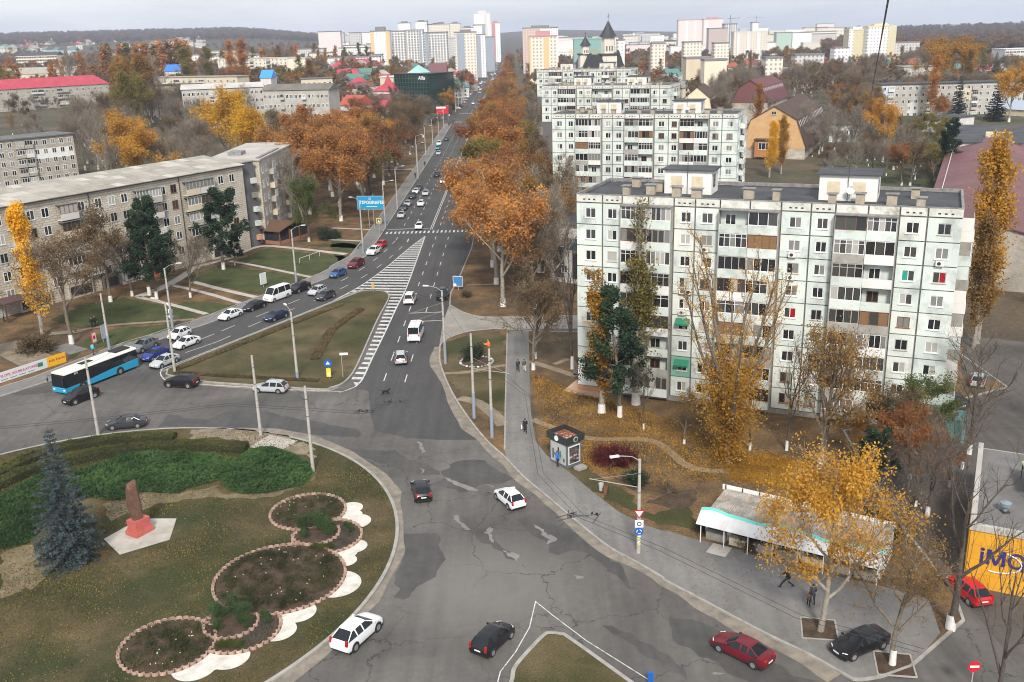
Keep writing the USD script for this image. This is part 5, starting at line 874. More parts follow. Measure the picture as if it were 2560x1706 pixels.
def mk_shrub(key, seed, leaf, n=2600, size=.12, rad=(1, 1, .9), stems=26, holes=1.6):
    r = np.random.default_rng(seed); mb = MB(); an = []
    for i in range(stems):
        d = r.normal(size=3); d[2] = abs(d[2])*1.1+.25; d /= np.linalg.norm(d); l = limb(mb, (0, 0, 0), d, 1.0*r.uniform(.75, 1.1), .03, .008, 3, r, 4, .15, .02)*np.array(rad); an.append(l[1:])
        for k in range(4): q, e = pick(l, .4+.6*r.random()); an.append(limb(mb, q, perp(e, .8, r.uniform(0, 6.3)), .35, .012, .006, 3, r, 3, .2, .05)*1.0)
    an = np.vstack(an); w = meshkit.noise(an*3, seed)**holes+.05; w /= w.sum(); tree_class(key, mb, BARK_B, [('leaves', around(an, n, .11, r, w), size, LEAF[leaf], 0)], .05, False, 1.0)
mk_shrub('shrub_red', 81, 'redbush', 5200, .09); mk_shrub('shrub_green', 82, 'green', 3000, .11); mk_shrub('shrub_dark', 83, 'pine', 3600, .1); mk_shrub('shrub_brown', 84, 'dry', 3200, .1); mk_shrub('shrub_gold', 85, 'gold', 2200, .1); mk_shrub('shrub_conifer', 86, 'juniper', 2600, .08, (.55, .55, 1.3)); mk_shrub('shrub_bare', 87, 'brown', 700, .08)
# light versions for far away
def mk_low(key, seed, leaf, col=False, n=900, size=1.0):
    if col: wood, an, R = column(seed, n=16)
    else: wood, an, R = broad(seed, nl=6, ns=4, nt=2)
    r = np.random.default_rng(seed); tree_class(key, wood, BARK_B, [('crown', around(an, n, .55 if not col else .4, r), size, LEAF[leaf], 0)], R, False, 20. if col else 18.)
for i, lf in enumerate(('orange', 'rust', 'brown', 'ochre', 'olive', 'green', 'far')): mk_low('far_broad_'+lf, 291+i, lf, False, 1100 if lf != 'brown' else 800, .95)
for i, lf in enumerate(('orange', 'ochre', 'olive', 'gold')): mk_low('far_column_'+lf, 101+i, lf, True, 900, .75)

rt_ = random.Random(12)
def tree(key, xy, H, label, name='tree', cat='tree', group=None, wide=1.0, z=None):
    c, H0 = PROTO[key]; s = H/H0; x, y = xy
    return copy_of(c, name, label, cat, (x, y, z if z is not None else gz(x, y)), rt_.uniform(0, 360), group, (s*wide, s*wide, s))
G_ = 0.12
# --- right side, near
tree('broad_orange_b', (-2.24, 153.02), 21, 'big orange plane tree with pale bare lower limbs, nearest the crosswalk on the right', 'plane_tree', wide=1.05, z=G_)
tree('near_plane', (21.89, 61.16), 15.70, 'yellow plane tree in the square pavement pit, covering the kiosk row', 'plane_tree', wide=.84, z=G_)
tree('near_sparse', (25.65, 57.02), 10.80, 'thin brownish tree with whitewashed base behind the parked black sedan', 'tree', z=G_)
tree('bare_near', (31.50, 61.09), 13.5, 'big bare dark tree with whitewashed foot beside the red hatchback', 'bare_tree', z=0)
tree('bare_near', (30.6, 52.3), 12.0, 'bare dark tree at the bottom right beside the no entry sign', 'bare_tree', wide=.7, z=0)
tree('bare_dark', (46.68, 91.35), 13, 'leaning bare dark tree with whitewashed foot left of the supermarket', 'bare_tree', z=0)
tree('bare_dark', (57, 92), 12, 'bare dark tree before the brick gable of the hall', 'bare_tree', z=0)
tree('sparse_brown', (2.02, 121.08), 12.60, 'dark half-bare tree with whitewashed foot beside the pavement', 'tree', z=G_)
tree('sparse_brown', (2.38, 125.70), 12, 'half-bare tree just behind the dark one beside the pavement', 'tree', z=G_)
tree('bare_dark', (7.22, 120.96), 20.50, 'tall thin bare tree with whitewashed foot, left of the notary sign', 'bare_tree', wide=.55, z=G_)
tree('column_gold_sparse', (9.71, 105.25), 18.40, 'narrow sparse golden poplar against the left edge of the nearest block', 'poplar_tree', wide=1.5, z=G_)
tree('pine_b', (11.67, 103.69), 1.12*14.50, 'dark green pine before the left balconies of the nearest block', 'pine_tree', wide=1.0, z=G_)
tree('column_sparse', (14.05, 107.64), 25.50, 'tall thin poplar with bare top, behind the pine', 'poplar_tree', wide=1.2, z=G_)
tree('bare_dark', (13.94, 99.89), 8, 'thin dark bare tree with pale foot right of the pine', 'bare_tree', wide=.6, z=G_)
tree('sparse_ochre', (17.77, 95.61), 6.5, 'small yellow-leaved tree on the leaf-strewn lawn', 'tree', wide=1.1, z=G_)
# the many-stemmed poplar: bare upright leaders above, gold below
def leaders():
    r = np.random.default_rng(5); mb = MB(); H = 25.; an = []; R = .42
    tr = limb(mb, (0, 0, -.2), (0, 0, 1), 8.5, R, R*.7, 8, r, 5, .02, .1)
    for i in range(9):
        p, d = pick(tr, .35+.65*i/9); az = i*2.4; tilt = (.14, .62, .55, .42, .6, .3, .48, .1, .36)[i]
        l = limb(mb, p, perp(np.array([0, 0, 1.]), tilt, az), r.uniform(14, 18), .26, .04, 6, r, 9, .05, .06); an.append(l[1:])
        for k in range(16):
            q, e = pick(l, .12+.86*r.random()); s = limb(mb, q, perp(e, r.uniform(.35, .7), r.uniform(0, 6.3)), r.uniform(1.2, 3.4), .05, .02, 4, r, 5, .12, .14); an.append(s)
            for m in range(4): q2, e2 = pick(s, .3+.7*r.random()); an.append(limb(mb, q2, perp(e2, .6, r.uniform(0, 6.3)), r.uniform(.5, 1.3), .022, .01, 3, r, 3, .2, .1))
    low = []
    for i in range(54):
        z = r.uniform(.5, 8.5); p, d = pick(tr, min(.99, z/8.7)); s = limb(mb, p, perp(np.array([0, 0, 1.]), r.uniform(.7, 1.2), i*2.4), r.uniform(1.3, 2.6)*(1.6 if 3 < z < 8 else .75), .035, .01, 3, r, 4, .15, .06); low.append(s[1:])
    an = np.vstack(an); low = np.vstack(low); sel = an[an[:, 2] < 11.5]
    c1 = np.vstack([around(low, 7000, .6, r), around(sel, 5200, .6, r)]); c2 = around(an, 8500, .22, r)
    v, f = mb, None; c = thing('poplar_tree', 'big many-stemmed poplar, bare leaders above and golden leaves low on the trunk', 'tree', (*(21.39, 90.56), G_))
    mb.put(c, 'trunk', BARK_B, True); MB().add(*leaves(c1, .24, r)).put(c, 'crown', LEAF['gold']); MB().add(*leaves(c2, .17, r)).put(c, 'upper_leaves', LEAF['gold'])
leaders()
tree('sparse_ochre', (30.83, 89.60), 15.90, 'dark-trunked tree with few orange leaves, before the right balconies', 'tree', wide=.75, z=G_)
tree('sparse_ochre', (30.19, 88.55), 16, 'second dark-trunked tree before the right balconies, fewer leaves', 'tree', wide=.8, z=G_)
tree('bare_dark', (24.37, 93.43), 11, 'thin bare tree just right of the many-stemmed poplar', 'bare_tree', wide=.6, z=G_)
tree('bare_dark', (28.21, 93.18), 13, 'bare tree before the right middle windows of the nearest block', 'bare_tree', wide=.6, z=G_)
tree('birch_gold', (45.57, 98.79), 11.30, 'bright yellow birch at the right corner of the nearest block', 'birch_tree', z=G_)
tree('birch_gold', (50.01, 103.51), 8, 'small bright yellow birch just right of the block corner', 'birch_tree', z=G_)
tree('broad_green', (41.39, 91.83), 8.5, 'yellow-green leafy tree before the teal lean-to', 'tree', wide=1.2, z=G_)
tree('pine_a', (38.21, 94.05), 6, 'small dark evergreen left of the yellow-green tree', 'pine_tree', wide=1.3, z=G_)
tree('pine_a', (33.27, 83.25), 7, 'dark evergreen behind the yellow plane tree', 'pine_tree', wide=1.2, z=G_)
tree('broad_rust_b', (38.33, 85.89), 8, 'rust-brown tree between the yellow-green tree and the kiosk row', wide=1.2, z=G_)
tree('sparse_brown', (37.01, 88.29), 9, 'brown twiggy tree behind the yellow plane tree', wide=1.0, z=G_)
tree('bare_dark', (41.47, 83.98), 8, 'bare shrubby tree left of the market wall', 'bare_tree', z=.05)
tree('bare_dark', (44.40, 87.83), 9, 'bare tree by the far corner of the market wall', 'bare_tree', wide=.8, z=.05)
tree('bare_dark', (37.00, 78.42), 10, 'bare dark tree between the kiosk row and the supermarket', 'bare_tree', z=G_)
tree('broad_rust_b', (36.61, 80.23), 8, 'rust-leaved tree behind the right end of the kiosk row', 'tree', wide=1.15, z=G_)
tree('bare_dark', (33.57, 74.68), 9, 'dark bare tree behind the right end of the kiosk row', 'bare_tree', z=G_)
tree('column_gold', (64.20, 127.26), 29.20, 'tall golden poplar right of the nearest block, before the red hall roof', 'poplar_tree', wide=1.0, z=0)
tree('column_ochre', (62.86, 125.46), 19, 'shorter dark golden poplar right behind the tall golden one', 'poplar_tree', wide=1.1, z=0)
tree('birch_gold', (34.20, 89.39), 6, 'low yellow tree above the kiosk row', 'tree', wide=1.6, z=G_)
for p, k, s_, l in (((10.27, 90.88), 'shrub_red', 2.0, 'crimson shrub behind the street lamp'), ((8.91, 91.72), 'shrub_red', 1.7, 'crimson shrub nearest the advertising kiosk'), ((11.25, 86.03), 'shrub_dark', 1.45, 'dark green round shrub beside the street lamp'), ((-5.98, 126.21), 'shrub_dark', 1.9, 'dark green round shrub in the small stone-edged bed'), ((16.47, 76.40), 'shrub_dark', 1.1, 'dark shrub at the left end of the kiosk row'), ((19.62, 73.55), 'shrub_brown', 1.3, 'brown shrub before the kiosk row'), ((30.94, 74.81), 'shrub_dark', 2.2, 'dark green shrub at the right end of the kiosk row'), ((-8.56, 159.53), 'shrub_brown', 1.2, 'brown shrub on the leafy bank beside the side street'), ((-71.07, 134.88), 'shrub_brown', 2.9, 'big brown shrub behind the advertising banner'), ((-42.64, 213.21), 'shrub_dark', 2.3, 'dark shrub on the far left lawn'), ((-40.88, 215.02), 'shrub_dark', 1.6, 'smaller dark shrub on the far left lawn'), ((14.27, 84.03), 'shrub_bare', 1.2, 'dry shrub in the round planting bed')):
    tree(k, p, s_, l, 'shrub', 'shrub', z=.13)
# --- left side, near
tree('column_yellow', (-74.41, 143.53), 20.90, 'yellow-green poplar with whitewashed foot, at the left before the stone building', 'poplar_tree', wide=1.1, z=.1)
tree('column_gold', (-77.5, 128.5), 18, 'golden poplar cut by the left edge of the photo', 'poplar_tree', z=.1)
tree('sparse_brown', (-67.70, 138.64), 17.45, 'big sparse brown tree with broad whitewashed foot, left lawn', 'tree', wide=1.0, z=.1)
tree('broad_brown', (-71.47, 163.10), 16.50, 'brownish tree between the big sparse one and the pines', 'tree', wide=1.0, z=.1)
tree('bare_a', (-69.07, 166.79), 12, 'bare tree before the shop signs of the stone building', 'bare_tree', z=.1)
tree('pine_a', (-66.06, 167.10), 17.90, 'dark pine, left one of the pair before the stone building', 'pine_tree', z=.1)
tree('pine_b', (-63.71, 164.13), 16.25, 'dark pine, right one of the pair before the stone building', 'pine_tree', z=.1)
tree('bare_a', (-57.93, 164.76), 11, 'bare dark tree with whitewashed foot on the brown lawn', 'bare_tree', z=.1)
tree('pine_a', (-58.06, 186.01), 16.65, 'tall broad pine before the right end of the stone building', 'pine_tree', wide=1.15, z=.1)
tree('pine_b', (-56.80, 189.58), 7, 'small pine beside the tall broad one', 'pine_tree', z=.1)
tree('broad_green', (-46.08, 211.32), 14.45, 'green and yellow round tree near the billboard', 'tree', wide=1.0, z=.1)
tree('bare_b', (-50.22, 226.61), 19, 'tall bare grey tree right of the further stone building', 'bare_tree', wide=.9, z=.1)
tree('bare_a', (-59.11, 248.61), 16, 'bare grey tree before the further stone building', 'bare_tree', wide=.9, z=.1)
rowl = [('broad_orange', -43, 236, 19), ('broad_rust', -39.5, 252, 18), ('broad_orange_b', -47, 258, 20), ('broad_rust_b', -40, 270, 18), ('broad_olive', -44, 282, 18), ('broad_orange', -52, 275, 19), ('broad_rust', -40, 296, 17), ('broad_gold', -45, 312, 18), ('broad_orange_b', -57, 300, 20), ('broad_rust_b', -40, 330, 16), ('broad_brown', -44, 352, 17), ('broad_brown', -39.5, 375, 16), ('broad_orange', -60, 330, 18), ('broad_rust', -50, 340, 17), ('broad_brown', -41, 400, 15), ('sparse_brown', -46, 420, 16), ('broad_brown', -40, 440, 14), ('broad_brown', -48, 460, 15), ('bare_a', -44, 485, 14), ('broad_brown', -60, 430, 16), ('broad_rust', -56, 380, 17)]
rowl += [('broad_orange', -53, 247, 20), ('broad_ochre', -48, 296, 18), ('broad_orange_b', -62, 262, 20), ('broad_rust', -55, 288, 19), ('broad_orange', -50, 318, 19), ('broad_olive', -41, 262, 15), ('broad_brown', -40.5, 315, 15), ('broad_brown', -41, 345, 14), ('broad_rust_b', -66, 300, 19), ('broad_orange', -70, 322, 20)]
for k, x, y, h in rowl: tree(k, (x, y), h+2.5, 'autumn tree in the left boulevard row', 'street_tree', 'tree', 'trees along the left side of the boulevard', wide=1.1)
rr_ = random.Random(77); kinds = ['broad_orange', 'broad_rust', 'broad_rust_b', 'broad_orange_b', 'broad_olive', 'broad_rust', 'broad_ochre', 'broad_brown']
seq = ['broad_orange', 'broad_orange_b', 'broad_rust', 'broad_olive', 'broad_rust_b', 'broad_olive', 'broad_orange', 'broad_rust', 'broad_rust', 'broad_ochre', 'broad_orange', 'broad_rust_b', 'broad_rust', 'broad_orange_b', 'broad_ochre', 'broad_rust', 'broad_brown', 'broad_rust', 'broad_ochre', 'broad_brown']
for k_, x_, y_, h_ in (('sparse_brown', 3, 150, 17), ('bare_b', 6.5, 158, 19), ('broad_brown', 1.5, 166, 15), ('bare_b', 4.5, 176, 20), ('broad_olive', 2.5, 184, 14), ('sparse_brown', 7, 190, 18), ('bare_b', 9, 203, 19), ('broad_brown', 4, 205, 15), ('bare_a', 11, 180, 16)): tree(k_, (x_, y_), h_, 'half-bare tree behind the big orange plane tree', 'street_tree', 'tree', 'half-bare trees at the near end of the right-hand blocks', wide=.95)
y = 168.0
for i in range(22):
    tree(seq[i % 20], (-4.0+rr_.uniform(-.8, .8), y), rr_.uniform(19, 22.5), 'autumn tree in the right boulevard row', 'street_tree', 'tree', 'trees along the right side of the boulevard', wide=1.12)
    if i % 2 == 0 and y < 460: tree(rr_.choice(['broad_olive', 'broad_ochre', 'sparse_brown', 'bare_a', 'broad_brown', 'broad_rust_b']), (6+rr_.uniform(-1.5, 2), y+8), rr_.uniform(15, 19), 'brown or olive tree between right boulevard row and mint blocks', 'street_tree', 'tree', 'second row of trees right of the boulevard')
    y += 13.5+i*.55
while y < 1500:
    tree(rr_.choice(['far_broad_rust', 'far_broad_orange', 'far_broad_brown', 'far_broad_ochre']), (-2.5+rr_.uniform(-2, 4), y), rr_.uniform(14, 19), 'small distant tree in the row along the far boulevard', 'street_tree', 'tree', 'trees along the far boulevard')
    if rr_.random() < .8: tree(rr_.choice(['far_broad_brown', 'far_broad_brown', 'far_broad_rust', 'far_broad_olive']), (-40+rr_.uniform(-5, 2), y+6), rr_.uniform(10, 15), 'small distant tree in the row along the far boulevard', 'street_tree', 'tree', 'trees along the far boulevard')
    y += 24+rr_.uniform(0, 12)
tree('broad_gold', (-35.5, 4.3)[:1]+(560,), 15, 'orange-yellow round tree before the beige shop, left of the boulevard', 'tree'); tree('broad_brown', (-38.5, 5.5)[:1]+(545,), 13, 'dark brown tree left of the orange-yellow one by the parked cars', 'tree')
tree('broad_rust', (-30.8, 20.4)[:1]+(760,), 17, 'orange tree left of the boulevard, beyond the beige shop', 'tree'); tree('broad_brown', (-38.0, 18.3)[:1]+(720,), 19, 'dark bare-brown tree beyond the beige shop', 'tree'); tree('fir_dark', (-32.2, 25.8)[:1]+(800,), 17, 'dark fir left of the boulevard beyond the orange tree', 'fir_tree')
for x, y_ in ((-62, 545), (-75, 560), (-68, 580), (-82, 540), (-58, 500), (-66, 470), (-78, 500)): tree(rr_.choice(['broad_brown', 'bare_a', 'broad_rust_b']), (x, y_), rr_.uniform(13, 17), 'dark brown tree in the clump before the glass office', 'tree', 'tree', 'trees before the glass office')
# --- named trees farther off
tree('poplar_yellow', (-100.01, 339.33), 28, 'bright yellow poplar, left and taller of two behind the stone building', 'poplar_tree', wide=1.25); tree('poplar_yellow', (-83.99, 312.60), 24, 'bright yellow poplar, right and lower of two behind the stone building', 'poplar_tree', wide=1.3); tree('bare_b', (-96.60, 351.62), 27, 'bare grey crown between the two yellow poplars', 'bare_tree')
tree('broad_gold', (-120.00, 299.39), 22.5, 'bright orange tree, left one behind the stone roof', 'tree', wide=1.15); tree('broad_gold', (-105.77, 279.96), 20, 'bright orange tree, right one behind the stone roof', 'tree', wide=1.2)
def tt(key, xz, D, label, name='tree', cat='tree', group=None, wide=1.0): return tree(key, (xz[0], D), xz[1]-gz(xz[0], D), label, name, cat, group, wide)
tt('poplar_olive', (-163.6, 33.2), 420, 'olive willow-like tree right of the crimson roof', 'tree', wide=1.1); tt('poplar_ochre', (-186.4, 40.1), 470, 'yellow-olive tree behind the crimson roof'); tt('poplar_ochre', (-187.5, 39.1), 490, 'tall brownish-yellow tree behind the olive willow-like one'); tt('poplar_ochre', (-175.5, 40.4), 480, 'tallest ochre tree behind the olive willow-like one', wide=1.2); tt('poplar_olive', (-166.2, 32.2), 440, 'olive tree right beside the willow-like one')
tt('far_column_orange', (-325.4, 39.3), 760, 'orange poplar above the crimson roof, left', 'poplar_tree', wide=1.7); tt('far_broad_orange', (-346.6, 34.2), 760, 'pale orange tree above the crimson roof', wide=.8); tt('bare_b', (-338.9, 38.4), 760, 'tall bare tree with pale limbs above the crimson roof', 'bare_tree'); tt('bare_b', (-198.4, 37.9), 560, 'bare tree with white limbs left of the blue shed', 'bare_tree'); tt('far_broad_orange', (-354.3, 37.1), 700, 'orange tree at the far left edge above the crimson roof'); tt('far_broad_gold' if 0 else 'far_broad_ochre', (-310.4, 28.9), 620, 'small yellow tree at the far left above the crimson roof'); tt('fir_dark', (-316.7, 32.3), 640, 'dark fir at the far left above the crimson roof', 'fir_tree')
tt('column_orange', (-207.9, 45.5), 740, 'left one of the two orange poplars before the cream block', 'poplar_tree', wide=1.3); tt('column_orange', (-198.6, 46.1), 740, 'right one of the two orange poplars before the cream block', 'poplar_tree', wide=1.75); tt('column_ochre', (-141.2, 31.3), 700, 'yellow-brown poplar before the blank cream gable', 'poplar_tree', wide=2.0)
for n_, (x_, y_) in enumerate(((1300, 215), (1380, 175), (1480, 190), (1590, 165), (1640, 190), (1740, 175), (1800, 180), (1850, 185), (1960, 155), (2030, 150), (2080, 135), (2160, 165), (2240, 160))): tt(('far_column_orange', 'far_column_ochre', 'far_column_orange', 'far_column_olive')[n_ % 4], (-402.8, 62.8) if 0 else (-.5347*800+x_/4.3556/2394*800*1.002, 42.88+(118.5-.0135*x_/4.3556*2.2-60-y_/4.3556)*800/2394), 800, 'orange-brown poplar in the upper skyline row on the left', 'poplar_tree', 'tree', 'upper skyline poplars on the left', wide=1.7)
tt('column_olive', (-207.9, 41.7), 640, 'dark olive poplar right of the bright blue roof', 'poplar_tree', wide=1.9); tt('column_olive', (-206.6, 41.2), 680, 'second dark olive poplar farther right of the bright blue roof', 'poplar_tree', wide=1.6)
tree('broad_rust_b', (-105.89, 518.11), 17, 'deep rust tree right of the yellow poplars', 'tree'); tree('fir_dark', (-101.97, 565.22), 16, 'dark fir tip above the orange trees', 'fir_tree')
tree('poplar_olive', (-330.70, 649.88), 22, 'dark olive-brown tree left of the crimson-roofed building', 'tree', wide=1.2); tt('broad_brown', (-234.8, 23.0), 470, 'dark brown tree at the left foot of the crimson-roofed building'); tt('broad_brown', (-202.7, 18.7), 470, 'dark tree hiding the middle of the crimson-roofed building'); tt('broad_green', (-197.8, 16.6), 480, 'small green tree at the right end of the crimson-roofed building')
tree('column_yellow', (73.88, 277.33), 16, 'yellow poplar before the orange gable', 'poplar_tree', wide=1.3); tree('column_gold', (78.84, 283.15), 17, 'golden poplar at the right of the yellow one, before the orange gable', 'poplar_tree', wide=1.1)
tt('column_orange', (183.9, 29.6), 430, 'tall orange poplar before the patchwork apartments', 'poplar_tree', wide=1.35); tree('fir_dark', (195.54, 429.81), 18, 'left of the two dark firs on the right', 'fir_tree'); tree('fir_dark', (200.46, 405.55), 18, 'right of the two dark firs on the right', 'fir_tree', wide=1.1); tree('fir_dark', (243.99, 637.78), 14, 'dark green conical fir left of the patchwork apartments', 'fir_tree')
tt('broad_gold', (229.9, 36.2), 540, 'bare tree with golden crown top, left of a pair on the right', wide=.9); tt('broad_gold', (244.2, 36.1), 540, 'bare tree with golden crown top, right of a pair on the right', wide=.9); tt('column_ochre', (240.2, 30.0), 520, 'ochre poplar right of the golden-topped pair', 'poplar_tree'); tt('broad_gold', (203.4, 26.6), 400, 'orange tree at the right edge')
tt('broad_gold', (114.9, 21.5), 300, 'yellow-orange tree beside the car park', wide=.8); tt('column_orange', (93.2, 23.4), 370, 'orange poplar before the maroon mansard', 'poplar_tree', wide=1.2); tree('fir_dark', (367.14, 751.87), 18, 'dark fir below the stepped white building', 'fir_tree'); tree('broad_orange', (168.68, 386.34), 12, 'small orange tree left of the dark firs', 'tree')
tree('bare_b', (112.08, 283.82), 13, 'grey bare bushy tree behind the right roof hut', 'bare_tree', wide=1.3); tree('broad_brown', (106.05, 256.35), 12, 'brown tree behind the right roof hut', 'tree', wide=1.3); tree('broad_olive', (115.60, 263.34), 10, 'olive bushy tree beside the red hall roof', 'tree', wide=1.5); tree('broad_rust_b', (104.03, 256.88), 12, 'rust tree among the grey ones behind the right roof hut', 'tree')
for x, y_ in ((640, 900), (740, 870), (800, 850), (880, 900), (700, 1000), (860, 950), (600, 1080)): tree('bare_b', (-820.26, -3584.02) if 0 else tuple(at_ for at_ in (np.array((105.05, 322.36))+[(x-740)*.075, (1000-y_)*.05])), rr_.uniform(13, 17), 'pale upright bare tree before the brown mansard roof', 'bare_tree', 'tree', 'bare trees before the brown mansard')
tree('pine_b', (120.13, 267.09), 17, 'dark pine in front of the second mint block', 'pine_tree'); tree('pine_b', (14.92, 254.88), 13, 'dark pine at the left foot of the second mint block', 'pine_tree')
for c in ((33.58, 413.03), (42.36, 393.04), (26.21, 420.35), (49.13, 390.38)): tree('sparse_ochre', c, 20, 'yellow half-bare tree between the second and third mint blocks', 'tree', 'tree', 'yellow trees between the mint blocks')
# --- groves and far trees, by region
def fill(px, n, keys, h0, h1, label, group, seed, name='tree', wide=1.0):
    r = random.Random(seed); p = P(px).buffer(0); x0, y0, x1, y1 = p.bounds; k = 0; pts = []
    for _ in range(n*60):
        c = (r.uniform(x0, x1), r.uniform(y0, y1))
        if k < n and p.contains(sg.Point(c)) and all((c[0]-q[0])**2+(c[1]-q[1])**2 > 16 for q in pts):
            tree(r.choice(keys), c, r.uniform(h0, h1), label, name, 'tree', group, wide=wide*r.uniform(.9, 1.15)); pts.append(c); k += 1
fill([(-191.34, 428.20), (-204.20, 538.93), (-186.06, 597.85), (-92.25, 297.67), (-100.01, 276.60), (-125.57, 278.95)], 70, ['bare_a', 'bare_b', 'bare_b', 'sparse_brown', 'bare_a'], 13, 18, 'grey-brown bare tree in the grove behind the stone building', 'bare grove behind the stone building', 1, 'bare_tree')
fill([(-134.52, 527.78), (-130.17, 604.97), (-90.90, 434.08), (-85.51, 352.64)], 14, ['bare_a', 'broad_brown', 'bare_b', 'broad_olive'], 12, 17, 'brown tree between the yellow poplars and the orange row', 'trees right of the yellow poplars', 2)
fill([(-222.31, 424.24), (-203.59, 454.83), (-131.84, 294.09), (-142.82, 276.52)], 7, ['bare_a', 'bare_b', 'broad_brown', 'sparse_ochre'], 7, 10, 'bare tree around the grey-roofed building on the left', 'trees around the left edge building', 3, 'bare_tree')
fill([(213.48, 755.93), (352.34, 951.80), (203.15, 527.77), (152.83, 422.33), (168.67, 522.68), (158.46, 576.84)], 80, ['bare_a', 'bare_b', 'bare_a', 'sparse_brown', 'broad_brown', 'sparse_ochre'], 12, 17, 'bare brown tree in the large grove behind the brown mansard', 'large bare grove on the right', 4, 'bare_tree')
fill([(166.73, 511.95), (173.91, 472.84), (136.76, 360.07), (129.42, 367.18)], 26, ['broad_rust_b', 'broad_brown', 'broad_ochre', 'bare_a'], 11, 15, 'rust-brown tree beside the car park on the right', 'rust trees beside the car park', 5)
fill([(479.88, 1219.39), (382.80, 741.34), (303.46, 585.90), (261.58, 650.91)], 55, ['bare_a', 'bare_b', 'sparse_brown', 'broad_brown', 'sparse_ochre'], 13, 18, 'bare tree behind the patchwork apartments', 'bare trees behind the patchwork apartments', 6, 'bare_tree')
fill([(238.45, 591.64), (241.59, 539.77), (189.58, 421.54), (180.98, 453.86)], 22, ['broad_brown', 'bare_a', 'broad_rust_b'], 10, 14, 'dark brown tree below the patchwork apartments', 'trees below the patchwork apartments', 7)
fill([(137.70, 684.34), (171.73, 711.87), (120.57, 488.35), (98.15, 475.03)], 40, ['bare_a', 'bare_b'], 13, 17, 'bare tree before the maroon mansard', 'bare trees before the maroon mansard', 8, 'bare_tree')
fill([(23, 150), (70, 140), (75, 200), (24, 205)], 8, ['bare_a', 'bare_b', 'sparse_brown'], 10, 14, 'bare tree in the yard behind the nearest block', 'yard trees behind the nearest block', 9, 'bare_tree')
fill([(62, 85), (95, 110), (88, 150), (62, 140)], 7, ['bare_dark', 'bare_a', 'sparse_brown'], 9, 13, 'bare tree in the yard before the brick hall', 'yard trees before the brick hall', 10, 'bare_tree')
fill([(-3, 205), (14, 205), (14, 222), (-3, 222)], 3, ['pine_b', 'broad_brown'], 11, 13, 'dark tree beside the second mint block', 'trees beside the second mint block', 11)
fill([(98.81, 320.20), (131.62, 344.40), (106.15, 271.60), (83.90, 268.49)], 18, ['bare_b', 'bare_a', 'bare_b', 'sparse_brown'], 7, 10, 'pale or brown bare tree between brown mansard and nearest block', 'bare trees behind the nearest block roof', 21, 'bare_tree')
fill([(133.66, 351.71), (168.67, 380.41), (121.83, 270.62), (101.78, 259.57)], 24, ['bare_a', 'bare_b', 'sparse_brown', 'broad_brown', 'sparse_ochre', 'broad_olive'], 7, 10, 'bushy tree between the brown mansard and the red hall', 'bushy trees left of the red hall', 22)
fill([(60, 390), (105, 400), (140, 480), (60, 470)], 18, ['bare_a', 'bare_b', 'broad_brown'], 11, 15, 'bare tree around the maroon mansard roof', 'bare trees around the maroon mansard', 23, 'bare_tree')
fill([(85, 480), (200, 480), (220, 585), (80, 585)], 34, ['far_broad_far', 'far_broad_brown', 'far_column_ochre', 'bare_a'], 11, 16, 'tree before the low white blocks behind the maroon mansard', 'trees before the low white blocks', 24)
fill([(220.72, 586.15), (304.92, 594.28), (258.71, 502.66), (204.23, 489.81)], 26, ['bare_a', 'sparse_brown', 'bare_b', 'sparse_ochre'], 10, 14, 'bare tree before the patchwork apartments', 'bare trees before the patchwork apartments', 25, 'bare_tree')
fill([(-351.70, 675.77), (-322.09, 724.29), (-256.68, 586.53), (-290.76, 555.89)], 30, ['bare_a', 'bare_b', 'broad_brown', 'sparse_brown'], 6, 9, 'low bare tree below the crimson-roofed building', 'low trees below the crimson-roofed building', 26, 'bare_tree')
def skyline(items, D0, D1, keys, label, group, seed, h):
    r = random.Random(seed)
    for (x, yt) in items:
        D = r.uniform(D0, D1); tree(r.choice(keys), (x*D, D), h*r.uniform(.85, 1.15), label, 'poplar_tree', 'tree', group, wide=r.uniform(1.2, 1.7))
rs_ = random.Random(4)
skyline([(-.46+.021*i+rs_.uniform(-.006, .006), 0) for i in range(20)], 720, 1050, ['far_column_orange', 'far_column_ochre', 'far_column_olive', 'far_column_ochre'], 'orange-brown poplar in the scattered skyline row on the left', 'skyline poplars on the left', 1, 22)
skyline([(-.27+.012*i+rs_.uniform(-.005, .005), 0) for i in range(13)], 900, 1300, ['far_column_orange', 'far_column_ochre', 'far_column_olive'], 'distant poplar left of the construction towers', 'distant poplars left of the towers', 2, 24)
skyline([(.12+.03*i+rs_.uniform(-.01, .01), 0) for i in range(13)], 600, 1100, ['far_column_ochre', 'far_column_gold', 'far_column_olive'], 'distant poplar among the red-roofed houses', 'distant poplars on the right', 3, 20)
